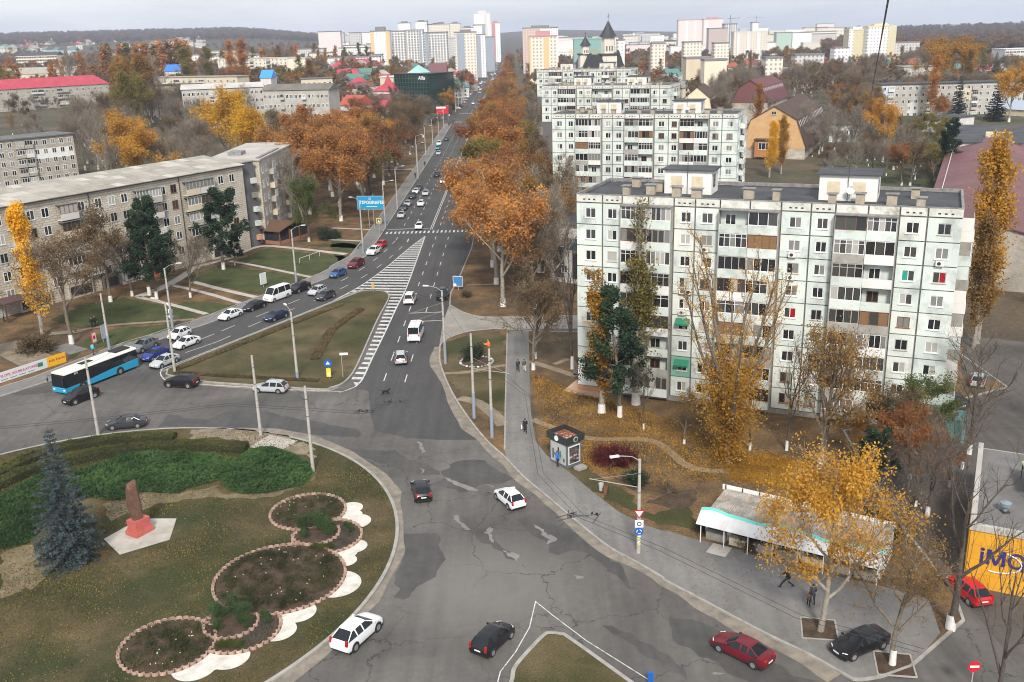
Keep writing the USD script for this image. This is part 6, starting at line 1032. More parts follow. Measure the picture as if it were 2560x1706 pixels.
def wood(name, n, fn, keys, h0, h1, seed):
    r = np.random.default_rng(seed); pi = UsdGeom.PointInstancer.Define(stage, unique('/World', name)); path = str(pi.GetPath()); targets = []
    for i, k in enumerate(keys):
        q = f'{path}/{["maple", "oak", "lime", "ash", "elm", "birch"][i]}'; x = UsdGeom.Xform.Define(stage, q); x.GetPrim().GetReferences().AddInternalReference(PROTO[k][0]); targets.append(Sdf.Path(q))
    pi.CreatePrototypesRel().SetTargets(targets); pos, sc, ori, ids = [], [], [], []
    while len(pos) < n:
        c = fn(r)
        if c is None: continue
        i = int(r.integers(len(keys))); h = r.uniform(h0, h1)/PROTO[keys[i]][1]; pos.append((c[0], c[1], gz(*c)-.3)); sc.append((h*r.uniform(1, 1.5), h*r.uniform(1, 1.5), h)); a = r.uniform(0, PI); ori.append(Gf.Quath(math.cos(a), 0, 0, math.sin(a))); ids.append(i)
    pi.CreatePositionsAttr(Vt.Vec3fArray.FromNumpy(np.array(pos, np.float32))); pi.CreateScalesAttr(Vt.Vec3fArray.FromNumpy(np.array(sc, np.float32))); pi.CreateOrientationsAttr(Vt.QuathArray(ori)); pi.CreateProtoIndicesAttr(Vt.IntArray(ids))
    tag(path, 'far-off bare and autumn trees between the distant houses', 'trees', None, 'stuff')
def city_wood(r):
    d = 520*(2600/520)**(r.random()**.8); a = r.uniform(-31, 31); x, y = d*math.sin(math.radians(a)), d*math.cos(math.radians(a))
    if (a > 4 and d < 1150 and r.random() < .62) or (a < -16 and d < 680) or -60 < x < 12 or (10 < x < 70 and y < 470) or (x > 0 and d < 560 and a < 17) or (a > 17 and 560 < d < 600): return None
    return x, y
wood('far_trees', 3300, city_wood, ['far_broad_far', 'far_broad_ochre', 'far_broad_brown', 'far_broad_olive', 'far_broad_far', 'far_broad_rust'], 8, 15, 1)
def right_ridge(r):
    a = r.uniform(17.5, 31); d = r.uniform(1200, 1500); return d*math.sin(math.radians(a)), d*math.cos(math.radians(a))
wood('far_forest', 1300, right_ridge, ['far_broad_rust', 'far_broad_far', 'far_broad_far', 'far_broad_brown'], 17, 24, 2)
def hill_wood(r):
    a = r.uniform(-31, -4); d = r.uniform(3000, 4900); return d*math.sin(math.radians(a)), d*math.cos(math.radians(a))
wood('hill_forest', 5000, hill_wood, ['far_broad_brown', 'far_broad_far', 'far_broad_far'], 14, 22, 3)
def rhill(r):
    a = r.uniform(3, 31); d = r.uniform(2000, 3300); return d*math.sin(math.radians(a)), d*math.cos(math.radians(a))
wood('far_woods', 2500, rhill, ['far_broad_brown', 'far_broad_far', 'far_broad_far'], 10, 18, 4)

# ---------------------------------------------------------------- vehicles
CARGLASS = plain('car_glass', (.014, .017, .02), .09, 0.0, .35); TYRE = plain('tyre_rubber', (.018, .018, .018), .85); RIM = plain('alloy_rim', (.5, .5, .52), .3, .7); TRIM = plain('black_trim', (.02, .02, .022), .6)
LAMP = plain('headlamp_glass', (.72, .74, .76), .1); TAIL = plain('tail_lamp_red', (.36, .012, .012), .2); PLATE = plain('number_plate', (.75, .75, .72), .5); AMBER = plain('amber_lamp', (.6, .25, .02), .3)
COL = {k: paint(k, c) for k, c in {'white': (.78, .79, .8), 'black': (.012, .012, .014), 'silver': (.42, .44, .46), 'grey': (.14, .15, .16), 'blue': (.03, .09, .24), 'dark_blue': (.012, .02, .055), 'deep_blue': (.015, .035, .23), 'red': (.5, .015, .02), 'dark_red': (.14, .012, .02), 'teal': (.02, .24, .3), 'pale_blue': (.3, .4, .48), 'graphite': (.045, .048, .055)}.items()}
KIND = {  # L, half width, hood, belt, roof, cowl x, roof start, pillar, roof end, boot x, boot z, wheel radius
 'sedan': (4.55, .88, .78, .92, 1.44, 1.25, 2.0, 2.55, 3.3, 3.95, 1.0, .32), 'hatch': (4.0, .85, .82, .95, 1.48, 1.0, 1.72, 2.25, 3.35, 3.88, .98, .31),
 'suv': (4.5, .92, .98, 1.1, 1.64, 1.15, 1.95, 2.5, 3.6, 4.32, 1.14, .37), 'wagon': (4.55, .87, .8, .93, 1.47, 1.2, 1.95, 2.5, 4.0, 4.45, .98, .32), 'van': (5.6, .97, 1.15, 1.3, 2.4, .75, 1.5, 2.3, 5.45, 5.56, 1.3, .34), 'small_van': (4.4, .9, .95, 1.12, 1.8, .95, 1.7, 2.3, 4.25, 4.36, 1.1, .32)}
def car_class(kind, col):
    key = f'car_{kind}_{col}'
    if key in PROTO: return PROTO[key]
    L, W, hz, bz, rz_, cx, rs, bp, re, bx, tz, wr = KIND[kind]; W2 = W*(.66 if kind not in ('van',) else .84)
    st = [(0, .38, hz*.68, hz*.74, W*.72, W*.6), (.16, .24, hz*.8, hz*.88, W*.93, W*.78), (.5, .2, hz*.92, hz*.99, W*.985, W*.84), (cx, .2, bz, bz+.05, W, W*.86), (rs, .2, bz, rz_-.04, W, W2), (bp-.06, .2, bz+.01, rz_, W, W2), (bp+.06, .2, bz+.01, rz_, W, W2),
          ((bp+re)/2+.15, .2, bz+.02, rz_-.005, W, W2), ((bp+re)/2+.27, .2, bz+.02, rz_-.005, W, W2), (re, .2, bz+.03, rz_-.05, W*.99, W2*.95)]
    if bx < L-.2: st += [(bx, .22, tz-.03, tz+.03, W*.97, W*.8), (L-.14, .26, tz-.05, tz, W*.92, W*.76), (L, .4, tz-.16, tz-.1, W*.82, W*.66)]
    else: st += [(bx, .24, tz-.02, tz+.02, W*.95, W*.84), (L, .4, tz-.22, tz-.16, W*.88, W*.76)]
    rings = []
    for (x, zb, be, top, wb, wt) in st:
        h = [(wb*.9, zb), (wb, zb+.16), (wb*1.005, zb+.55*(be-zb)), (wb*.965, be), (wt, top-.06), (wt*.84, top), (0, top+.02)]
        rings.append([(L/2-x, y, z) for y, z in h]+[(L/2-x, -y, z) for y, z in h[-2::-1]])
    R = np.array(rings); n = R.shape[1]; body, glass, V = [], [], R.reshape(-1, 3); ns = len(st)
    iws, irs, ire = 3, 4, 9
    for i in range(ns-1):
        for j in range(n-1):
            q = [i*n+j, i*n+j+1, (i+1)*n+j+1, (i+1)*n+j]; side = j in (3, n-5); top = j in (4, 5, n-7, n-6)
            g = (side and iws <= i <= ire and i not in (5, 7)) or (top and j in (5, n-7) and i in (iws, ire)) or (top and i in (iws, ire))
            if kind in ('van',) and side and i > 8: g = False
            (glass if g else body).append(q)
    f = np.array(body); m = MB(); c = thing(key, None, None, proto=True)
    m.add(V, f); m.add(V[:n], [[0, k, k+1] for k in range(1, n-1)]); m.add(V[-n:], [[0, k+1, k] for k in range(1, n-1)])
    for a, b_ in ((iws, irs), (ire, ire+1)):
        for j in (4, n-5): m.tube([R[a][j], R[b_][j]], .045, 5)
    if kind in ('suv', 'wagon'):
        for s in (-1, 1): m.tube([(L/2-rs-.2, s*W2*.9, rz_+.03), (L/2-re, s*W2*.9, rz_+.02)], .025, 4)
    bp_ = m.put(c, 'body', COL[col], 38)
    MB().add(V, np.array(glass)).put(c, 'windows', CARGLASS, 38)
    MB().box(-L/2+.15, L/2-.15, -W*.93, W*.93, .17, .26).box(L/2-.14, L/2-.02, -W*.7, W*.7, .27, .44).box(-L/2+.01, -L/2+.1, -W*.75, W*.75, .3, .46).put(c, 'lower_trim', TRIM)
    MB().box(L/2-.1, L/2+.0, -.42, .42, hz*.6, hz*.72).put(c, 'grille', TRIM)
    for s in (-1, 1):
        MB().obb((L/2-.13, s*W*.55, hz*.7), (.07, -s*.12*0, 0), (-.2, s*W*.33, 0), (-.03, 0, .15)).put(c, 'headlight', LAMP)
        if kind in ('sedan',): MB().obb((-L/2-.02, s*W*.5, tz-.22), (0, s*W*.3, 0), (.1, s*.02, 0), (0, 0, .15)).put(c, 'tail_light', TAIL)
        else: MB().obb((-L/2-.015, s*W*.68, tz-.28), (0, s*W*.2, 0), (.1, s*.02, 0), (.06, 0, .42)).put(c, 'tail_light', TAIL)
        MB().obb((L/2-cx-.28, s*W*.94, bz+.02), (.12, 0, 0), (-.03, s*.19, 0), (0, 0, .13)).put(c, 'mirror', COL[col] if kind != 'van' else TRIM)
    for x in (L/2-L*.19, -L/2+L*.19):
        for s in (-1, 1):
            y = s*(W-.1); T = np.array([[1, 0, 0], [0, 0, 1], [0, 1, 0.]])
            MB().lathe([(.001, -.006), (wr+.07, -.006), (wr+.07, .012), (.001, .012)], 18).move(T, (x, s*(W+.0), wr+.02)).put(c, 'wheel_arch', TRIM)
            w = MB().lathe([(.001, -.1), (wr*.9, -.1), (wr, -.07), (wr, .07), (wr*.9, .1), (.001, .1)], 18).move(T, (x, y+s*.03, wr)).put(c, 'wheel', TYRE)
            k = MB().lathe([(.001, .004), (wr*.64, 0), (wr*.64, -.01), (.001, -.01)], 10); k.move(T if s > 0 else T*[[1], [-1], [1]], (x, y+s*.135, wr)).put(w, 'rim', RIM)
    for x, d in ((L/2+.0, .015), (-L/2-.03, .015)): MB().box(x, x+d, -.26, .26, .47 if x > 0 else (.55 if kind == 'sedan' else .62), .58 if x > 0 else (.66 if kind == 'sedan' else .73)).put(c, 'number_plate', PLATE)
    PROTO[key] = c; return c
CARN = {'sedan': 'car', 'hatch': 'hatchback', 'suv': 'suv', 'wagon': 'estate_car', 'van': 'minibus', 'small_van': 'van'}; CARC = {'sedan': 'car', 'hatch': 'car', 'suv': 'car', 'wagon': 'car', 'van': 'minibus', 'small_van': 'van'}
def car(kind, col, xy, head, label, group=None, z=.02): return copy_of(car_class(kind, col), CARN[kind], label, CARC[kind], (xy[0], xy[1], z), head, group)
def carw(kind, col, f, r, side, label, group=None, z=.02):
    """By the ground points of its front and rear wheel on the side seen: side +1 the car's left."""
    f, r = np.array(f), np.array(r); d = (f-r)/np.linalg.norm(f-r); n = np.array([-d[1], d[0]]); c = (f+r)/2-side*n*(KIND[kind][1]-.1)
    car(kind, col, c, math.degrees(math.atan2(d[1], d[0])), label, group, z)
carw('suv', 'black', (-55.99, 112.69), (-54.45, 115.14), 1, 'black SUV beside the front of the blue bus'); carw('sedan', 'graphite', (-47.82, 104.03), (-44.94, 104.52), 1, 'dark grey sedan driving alone along the near side of the roundabout')
carw('suv', 'black', (-45.92, 118.18), (-43.26, 117.63), 1, 'black SUV at the left tip of the triangular island'); carw('wagon', 'silver', (-33.38, 115.30), (-30.88, 114.78), 1, 'silver estate car along the bottom edge of the triangular island')
carw('sedan', 'silver', (-49.66, 126.14), (-48.49, 128.66), 1, 'silver sedan behind the bus, nearest the island tip'); carw('sedan', 'deep_blue', (-52.22, 129.24), (-51.03, 132.16), 1, 'bright blue sedan behind the bus'); carw('suv', 'grey', (-55.10, 133.21), (-53.95, 136.15), 1, 'grey SUV at the kerb behind the bus')
carw('hatch', 'white', (-51.84, 139.12), (-50.77, 141.83), 1, 'white hatchback at the left kerb beside the concrete poles'); carw('sedan', 'white', (-49.41, 134.58), (-48.11, 137.11), 1, 'white sedan in the lane beside the white hatchback'); carw('sedan', 'white', (-46.87, 149.31), (-45.61, 151.85), 1, 'white taxi-like sedan with dark door panels, ahead of the black parked car')
carw('sedan', 'black', (-44.25, 154.47), (-42.97, 156.80), 1, 'black sedan parked in front of the white minibus'); carw('van', 'white', (-41.96, 159.83), (-40.15, 163.29), 1, 'white minibus parked at the left kerb'); carw('suv', 'black', (-38.80, 165.88), (-37.69, 168.14), 1, 'black SUV parked behind the white minibus')
carw('hatch', 'silver', (-35.23, 163.39), (-34.13, 165.80), 1, 'silver hatchback beside the dark green one'); carw('hatch', 'graphite', (-33.23, 159.91), (-31.99, 162.22), 1, 'dark hatchback next to the white edge line of the island'); carw('sedan', 'dark_blue', (-39.10, 147.86), (-37.74, 150.36), 1, 'dark blue sedan next to the triangular island'); carw('hatch', 'blue', (-33.85, 176.17), (-32.62, 178.94), 1, 'blue hatchback driving past the far lawns')
carw('suv', 'dark_red', (-31.28, 183.84), (-30.33, 186.62), 1, 'dark red car at the left kerb'); carw('suv', 'white', (-29.23, 195.11), (-28.36, 198.23), 1, 'white SUV at the left kerb behind the dark red car'); carw('hatch', 'red', (-28.50, 201.90), (-27.87, 204.32), 1, 'bright red hatchback just below the crosswalk')
car('small_van', 'white', (-18.10, 157.74), 88, 'white van driving away beside the hatched area'); car('suv', 'black', (-12.71, 159.97), -92, 'black SUV by the right kerb above the side street'); car('van', 'white', (-15.22, 137.32), 88, 'white minibus driving away, seen from behind'); car('wagon', 'silver', (-16.37, 126.62), 97, 'silver car driving away, below the white minibus')
carw('hatch', 'black', (-10.89, 86.42), (-10.32, 83.76), 1, 'black hatchback seen from behind in the middle of the roundabout'); carw('hatch', 'white', (-2.46, 83.96), (-1.24, 81.62), 1, 'small white hatchback seen from behind near the right pavement')
carw('suv', 'white', (-11.27, 62.63), (-12.54, 60.26), -1, 'white SUV beside the roundabout kerb at the bottom'); carw('hatch', 'black', (-1.12, 61.35), (-2.49, 59.19), -1, 'black hatchback seen from behind, left of the bottom island')
carw('sedan', 'dark_red', (14.04, 59.00), (15.84, 57.14), 1, 'dark red sedan at the bottom right'); carw('sedan', 'black', (23.15, 57.57), (25.49, 58.74), 1, 'black sedan parked on the pavement under the thin tree', None, .13); carw('hatch', 'red', (33.80, 66.38), (34.21, 64.17), 1, 'bright red hatchback beside the supermarket')
car('hatch', 'silver', (56.95, 111.43), 60, 'silver car in the yard right of the nearest block'); car('suv', 'graphite', (50.49, 104.90), 110, 'dark off-road car parked at the block corner')
Up = [('hatch', 'white', 570, 1495, -91, 'white hatchback just beyond the first crosswalk'), ('sedan', 'silver', 455, 1420, -93, 'silver parked car, nearest in the kerbside row beyond the billboard'), ('sedan', 'graphite', 470, 1372, -93, 'dark car, second in the kerbside row'), ('sedan', 'silver', 495, 1345, -93, 'grey car, third in the kerbside row'), ('suv', 'graphite', 525, 1296, -93, 'dark SUV, fourth in the kerbside row'), ('sedan', 'white', 548, 1264, -93, 'white car, fifth in the kerbside row'), ('sedan', 'graphite', 568, 1240, -93, 'dark car at the far end of the kerbside row'),
 ('hatch', 'white', 582, 1345, -91, 'white car in the lane beside the kerbside row'), ('sedan', 'silver', 613, 1276, -91, 'silver car beside the far end of the kerbside row'), ('hatch', 'white', 725, 1198, -90, 'white car next to the double centre line'), ('suv', 'black', 687, 1155, -90, 'black SUV driving towards the roundabout alone'), ('hatch', 'silver', 697, 1012, -92, 'silver car before the teal one at the kerb'), ('sedan', 'teal', 690, 978, -92, 'teal car parked by the white van'), ('small_van', 'white', 700, 950, -92, 'white van parked behind the teal car'), ('suv', 'graphite', 747, 920, -91, 'dark SUV just beyond the white van'),
 ('hatch', 'white', 912, 990, 90, 'white car driving away in the right lanes'), ('small_van', 'dark_blue', 912, 792, 90, 'dark blue van inside the far crossing'), ('hatch', 'white', 940, 808, 90, 'white car behind the dark blue van'), ('hatch', 'white', 970, 812, 90, 'white car right of the one behind the dark blue van')]
for k, c, x, y_, h, l in Up:
    w_ = {}; 
cars_up = [(-22.48, 223.50), (-28.34, 239.40), (-28.89, 250.15), (-28.52, 256.49), (-28.48, 268.93), (-28.30, 277.66), (-28.03, 284.55), (-24.88, 255.88), (-25.09, 273.74), (-21.67, 296.29), (-24.54, 311.32), (-28.29, 371.80), (-29.98, 389.80), (-30.48, 405.66), (-28.58, 423.43), (-15.96, 379.94), (-21.23, 520.85), (-18.43, 505.09), (-15.93, 500.70)]
for (k, c, x, y_, h, l), xy in zip(Up, cars_up): car(k, c, xy, h, l)
for i, xy in enumerate([(-33.42, 612.10), (-32.81, 634.72), (-32.57, 668.35), (-32.75, 695.69), (-32.94, 725.32), (-33.61, 751.89)]): car(('sedan', 'suv', 'wagon')[i % 3], ('white', 'graphite', 'silver', 'silver', 'white', 'graphite')[i], xy, -40, 'car parked at an angle by the far left pavement, %s' % ('nearest the crossing', 'second from the crossing', 'third from the crossing', 'fourth from the crossing', 'fifth from the crossing', 'farthest from the crossing')[i])
for i, xy in enumerate([(-25.02, 592.46), (-21.85, 599.92), (-21.50, 615.25), (-21.89, 645.87), (-25.11, 651.61), (-21.66, 682.56), (-28.20, 628.70)]): car(('sedan', 'hatch', 'suv')[i % 3], ('graphite', 'dark_blue', 'grey', 'grey', 'white', 'silver', 'dark_red')[i], xy, -90, 'car queuing at the far crossing, %s' % ('dark, leftmost', 'dark blue, at the stop line', 'grey, second in the right lane', 'grey, third in the right lane', 'white, middle lane', 'silver, farthest back', 'dark red, at the left')[i])
car('suv', 'black', (-26.72, 864.39), -90, 'black pickup-like SUV alone beyond the queue')
rc = random.Random(9); yy = 790.0
while yy < 2300:
    for x, h in ((-28, -90), (-25, -90), (-21.6, -90), (-17.6, 90), (-14.5, 90), (-11.5, 90)):
        if rc.random() < .42: car(rc.choice(['sedan', 'hatch', 'suv', 'small_van']), rc.choice(['white', 'white', 'silver', 'black', 'graphite', 'grey', 'red', 'pale_blue']), (x+rc.uniform(-.4, .4), yy+rc.uniform(-9, 9)), h, 'tiny distant car in the dense traffic of the far boulevard', 'distant traffic on the boulevard')
    yy += 24 if yy < 1300 else 40
car('hatch', 'white', (88, 236), 20, 'white car in the car park behind the right roof hut', z=.1); car('hatch', 'red', (93, 262), 100, 'red car in the car park behind the right roof hut', z=.3); car('sedan', 'graphite', (99, 250), 40, 'dark car in the car park behind the right roof hut', z=.3)
# --- the bus
def bus():
    f, r = np.array((-58.46, 116.10)), np.array((-53.11, 126.68)); d = (f-r)/np.linalg.norm(f-r); n = np.array([-d[1], d[0]]); c = (f+r)/2-n*1.25
    b = thing('bus', 'blue and white city bus with dark windows, at the left kerb', 'bus', (c[0], c[1], .02), math.degrees(math.atan2(d[1], d[0]))); L, W = 12.0, 1.25
    BLUE, BLK, ROOFW = plain('bus_blue', (.02, .3, .52), .3, 0, .5, .5), glassy('bus_glass', (.012, .013, .016), .06), plain('bus_roof_cream', (.74, .72, .62), .5)
    low = [(-L/2, .35), (-L/2, 1.45), (-2.6, 1.35), (-1.8, 1.35), (1.2, 1.12), (L/2-2.6, 1.0), (L/2-.06, 1.0), (L/2, .9), (L/2, .32)]
    MB().xz(low, -W, W).put(b, 'lower_body', BLUE)
    MB().xz([(-L/2, 1.452), (-L/2, 2.72), (L/2-.12, 2.72), (L/2-.01, 1.002), (L/2-2.6, 1.002), (1.2, 1.122), (-1.8, 1.352), (-2.6, 1.352)], -W+.005, W-.005).put(b, 'window_band', BLK)
    m = MB(); s = [(-W, 2.722), (-W, 2.82), (-W+.16, 2.98), (0, 3.02), (W-.16, 2.98), (W, 2.82), (W, 2.722)]; v = [(x, y, z) for x in (-L/2, L/2-.14) for y, z in s]; k = len(s); m.add(v, [[i, i+1, k+i+1, k+i] for i in range(k-1)]).add(v, [[0, i, i+1] for i in range(1, k-1)]+[[k, k+i+1, k+i] for i in range(1, k-1)]); m.put(b, 'roof', ROOFW, 30)
    MB().box(-5.4, -2.9, -.75, .75, 3.0, 3.2).put(b, 'roof_unit', TRIM); MB().box(.6, 2.4, -.45, .45, 3.02, 3.09).put(b, 'roof_hatch', TRIM)
    for x in (-4.5, -3.0, -1.4, .2, 1.8, 3.4): MB().box(x-.02, x+.02, W-.004, W+.006, 1.42, 2.7).put(b, 'window_pillar', TRIM)
    MB().box(L/2-.015, L/2+.01, -1.05, 1.05, 1.05, 2.4).put(b, 'windscreen', CARGLASS); 
    for s_ in (-1, 1): MB().box(L/2-.02, L/2+.015, s_*.95-.18, s_*.95+.18, .6, .78).put(b, 'headlight', LAMP); a = MB(); a.tube([(L/2-.1, s_*1.2, 2.5), (L/2+.35, s_*1.4, 2.55), (L/2+.4, s_*1.42, 2.2)], .03, 5); a.cbox((L/2+.4, s_*1.42, 2.0), (.1, .2, .45)); a.put(b, 'mirror', TRIM)
    for x in (L/2-2.7, -L/2+3.2):
        for s_ in (-1, 1):
            T = np.array([[1, 0, 0], [0, 0, 1], [0, 1, 0.]]); MB().lathe([(.001, -.006), (.62, -.006), (.62, .012), (.001, .012)], 20).move(T, (x, s_*(W+.002), .52)).put(b, 'wheel_arch', TRIM)
            w = MB().lathe([(.001, -.14), (.46, -.14), (.5, -.1), (.5, .1), (.46, .14), (.001, .14)], 20).move(T, (x, s_*(W-.1), .5)).put(b, 'wheel', TYRE); MB().lathe([(.001, .01), (.28, 0), (.28, -.01), (.001, -.01)], 12).move(T if s_ > 0 else T*[[1], [-1], [1]], (x, s_*(W+.05), .5)).put(w, 'rim', RIM)
    t = meshkit.text_mesh('173', .22, .008, True); v = t.vertices; MB().add(np.c_[L/2-2.2-v[:, 0]+.6, W-.002+v[:, 2], v[:, 1]+2.42], t.faces[:, ::-1]).put(b, 'fleet_number', WHITE_F)
bus()

# ---------------------------------------------------------------- island planting, monument
def scatter_in(poly, n, r):
    x0, y0, x1, y1 = poly.bounds; out = []
    import shapely as shp
    while len(out) < n:
        c = np.c_[r.uniform(x0, x1, n), r.uniform(y0, y1, n)]; out += [tuple(p) for p in c[shp.contains_xy(poly, c[:, 0], c[:, 1])]]
    return np.array(out[:n])
BEDS = [((-26.72, 61.22), 3.35, 'big'), ((-20.4, 70.29), 5.28, 'big'), ((-20.4, 82.0), 3.41, 'big'), ((-21.9, 63.16), 2.99, 'small'), ((-17.67, 77.11), 2.97, 'small')]
INNER = [((-22.69, 63.83), 1.92), ((-18.79, 77.63), 1.98)]
bigu = so.unary_union([sg.Point(c).buffer(r_+.25) for c, r_, k in BEDS])
PETAL = mottled('white_petal_slab', [(.3, (.46, .44, .38)), (.5, (.6, .58, .52)), (.7, (.68, .66, .6))], 1.1, .85, fine=(10, .88, 1.06))
pet = so.unary_union([sg.Point(c).buffer(r_, 24) for c, r_ in (((-16.4, 82.6), 1.15), ((-15.5, 79.9), 1.4), ((-16.1, 81.2), 1.0), ((-15.0, 75.3), 1.2), ((-15.35, 72.9), 1.0), ((-15.6, 74.2), 1.1), ((-15.5, 69.2), 2.05), ((-17.9, 65.3), 1.5), ((-18.9, 62.9), 1.45), ((-18.9, 64.2), 1.0), ((-21.7, 59.7), 1.5), ((-23.9, 58.6), 1.6), ((-22.8, 59.3), 1.2))]).difference(bigu)
sheet('white_petal_paving', pet, 0.2, PETAL)
EDGE = [mottled('edging_pink_%d' % i, [(.3, c), (.7, tuple(1.25*x for x in c))], 4, .85) for i, c in enumerate([(.36, .24, .195), (.42, .29, .24), (.3, .2, .165)])]
EDGET = mottled('edging_pale_top', [(.3, (.5, .38, .3)), (.7, (.6, .48, .4))], 4, .85)
def edging(parent, c, r_, z, arcs=((0, 2*PI),), outward=1, skip=None):
    n = int(2*PI*r_/.52)
    for i in range(n):
        a = 2*PI*(i+.5)/n
        if not any(x0 <= a <= x1 for x0, x1 in arcs): continue
        px, py = c[0]+r_*math.cos(a), c[1]+r_*math.sin(a)
        if skip and skip.contains(sg.Point(px, py)): continue
        t = np.linspace(-PI/2, PI/2, 7); w = .25; o = [(w*.95*math.cos(x)*1.05, w*math.sin(x)) for x in t]; q = [(.2*math.cos(x), .21*math.sin(x)) for x in t[::-1]]
        cs, sn = math.cos(a)*outward, math.sin(a)*outward; tr = lambda p: (px+p[0]*cs-p[1]*sn, py+p[0]*sn+p[1]*cs)
        m = MB().prism(P([tr(p) for p in o+q]).buffer(0), z, z+.27).put(parent, 'edging_block', EDGE[i % 3])
rb_ = np.random.default_rng(3)
ROSE = leafy('rose_leaves', [(.034, .04, .015), (.06, .066, .026), (.09, .075, .033), (.058, .038, .022)], .7, .15); BLOOM = plain('pale_bloom', (.6, .55, .42), .8)
for i, (c, r_, k) in enumerate(BEDS):
    lab = ('round flower bed at the lower left end of the row', 'largest round flower bed, in the middle of the row', 'round flower bed at the upper end of the row', 'small conifer bed below the largest flower bed', 'small conifer bed above the largest flower bed')[i]
    b = thing('flower_bed', lab, 'flower bed', (0, 0, 0)); others = so.unary_union([sg.Point(c2).buffer(r2-.02) for j, (c2, r2, k2) in enumerate(BEDS) if j < i and k2 == 'big'] or [sg.Point(0, 0).buffer(.1)])
    sp = sg.Point(c).buffer(r_-.12, 32).difference(others); MB().prism(sp, .1, .22).put(b, 'soil', SOIL)
    edging(b, c, r_, .15, skip=others)
    if k == 'big':
        n = int(26*r_*r_); cc = scatter_in(sp.buffer(-.25), n//3, rb_); cen = np.repeat(np.c_[cc, np.full(len(cc), .4)], 70, 0)+rb_.normal(0, (.22, .22, .15), (len(cc)*70, 3))
        tag(MB().add(*leaves(cen, .11, rb_)).put(b, 'rose_bushes', ROSE), kind='stuff')
        fl = scatter_in(sp.buffer(-.3), int(5*r_), rb_); m = MB()
        for x, y in fl: m.ball((x, y, .62), .05, 0)
        tag(m.put(b, 'pale_blooms', BLOOM), kind='stuff')
    else:
        ci, ri = INNER[i-3]; edging(b, ci, ri, .22, skip=sg.Point(BEDS[1][0]).buffer(5.2) if 0 else None, arcs=((PI*1.02, 2*PI), (0, .45))) ; MB().prism(sg.Point(ci).buffer(ri-.1, 24).intersection(sp), .2, .34).put(b, 'raised_soil', SOIL)
        cen = scatter_in(sp.difference(sg.Point(ci).buffer(ri+.2)).buffer(-.2), 900, rb_); sel = cen[(cen[:, 0] > c[0])]
        tag(MB().add(*leaves(np.c_[sel, np.full(len(sel), .3)]+rb_.normal(0, .06, (len(sel), 3)), .12, rb_)).put(b, 'lavender', leafy('lavender_leaves', [(.05, .06, .05), (.09, .1, .085), (.12, .13, .11)], .8, .1)), kind='stuff')
rs2 = random.Random(8)
for j, (ci, ri) in enumerate(INNER):
    for a, d, h in ((2.6, .75, 1.5), (1.6, .6, 1.75), (.2, .5, 1.65), (-.3, .78, 1.0), (3.9, .6, .9)): tree('shrub_conifer', (ci[0]+math.cos(a)*ri*d, ci[1]+math.sin(a)*ri*d), h*.75, 'small upright conifer inside the %s conifer bed' % ('lower', 'upper')[j], 'conifer_shrub', 'shrub', 'upright conifers in the %s small bed' % ('lower', 'upper')[j], z=.32)
    c = BEDS[3+j][0]
    for a, s_ in ((-1.9, .42), (-1.6, .46), (-1.3, .4), (.6, .48), (.85, .42), (.35, .4)): tree('shrub_green' if a < 0 else 'shrub_conifer', (c[0]+math.cos(a)*2.2, c[1]+math.sin(a)*2.2), s_*1.1, 'little round shrub near the rim of the %s conifer bed' % ('lower', 'upper')[j], 'shrub', 'shrub', 'round shrubs in the %s small bed' % ('lower', 'upper')[j], z=.22)
# monument: dark red stone on a painted pedestal, paved pad
padp = P([(-38.19, 77.75), (-35.60, 74.85), (-32.02, 77.29), (-32.74, 81.36), (-35.19, 81.49), (-36.99, 80.11)]); sheet('monument_pad', padp, 0.2, CONC)
pc_ = np.array((-35.27, 78.86)); pr_ = math.atan2(*(np.array((-33.83, 79.07))-np.array((-34.88, 77.30)))[::-1]); mo = thing('monument', 'rough reddish-brown standing stone on a pink-red stepped pedestal', 'monument', (pc_[0], pc_[1], .2), math.degrees(pr_))
PINK = mottled('pedestal_paint', [(.3, (.42, .1, .085)), (.7, (.5, .14, .12))], 1.5, .6, obj=True); hw = .98
MB().box(-hw, hw, -hw*.8, hw*.8, 0, .42).put(mo, 'plinth_step', PINK); MB().box(-hw*.88, hw*.88, -hw*.7, hw*.7, .423, .62).put(mo, 'plinth_step', PINK); MB().box(-hw*.8, hw*.8, -hw*.64, hw*.64, .623, 1.45).put(mo, 'pedestal', PINK)
rs3 = np.random.default_rng(2); pts = []
for z, w, d, ox in ((1.452, .6, .45, 0), (1.9, .72, .5, -.02), (2.8, .78, .52, -.05), (3.7, .72, .5, -.1), (4.6, .62, .46, -.12), (4.95, .52, .42, -.08), (5.15, .3, .3, .1)):
    for a in np.array((.2, 1.2, 2.5, 3.6, 4.9)): pts.append((ox+w*math.cos(a)*rs3.uniform(.88, 1.1), d*math.sin(a)*rs3.uniform(.88, 1.1), z+rs3.uniform(-.05, .05)*(z > 1.5)))
st_ = m3.Manifold.hull_points(np.array(pts)); MB().add(*meshkit.arrays(st_)[:2]).put(mo, 'standing_stone', mottled('red_granite', [(.3, (.095, .048, .035)), (.7, (.18, .1, .072))], 2.5, .8, obj=True, bump=.6, bump_dist=.06))
c, H0 = PROTO['spruce_blue']; tree('spruce_blue', (-39.66, 74.53), 12.8, 'big blue spruce beside the monument', 'spruce_tree', 'tree', z=.15)
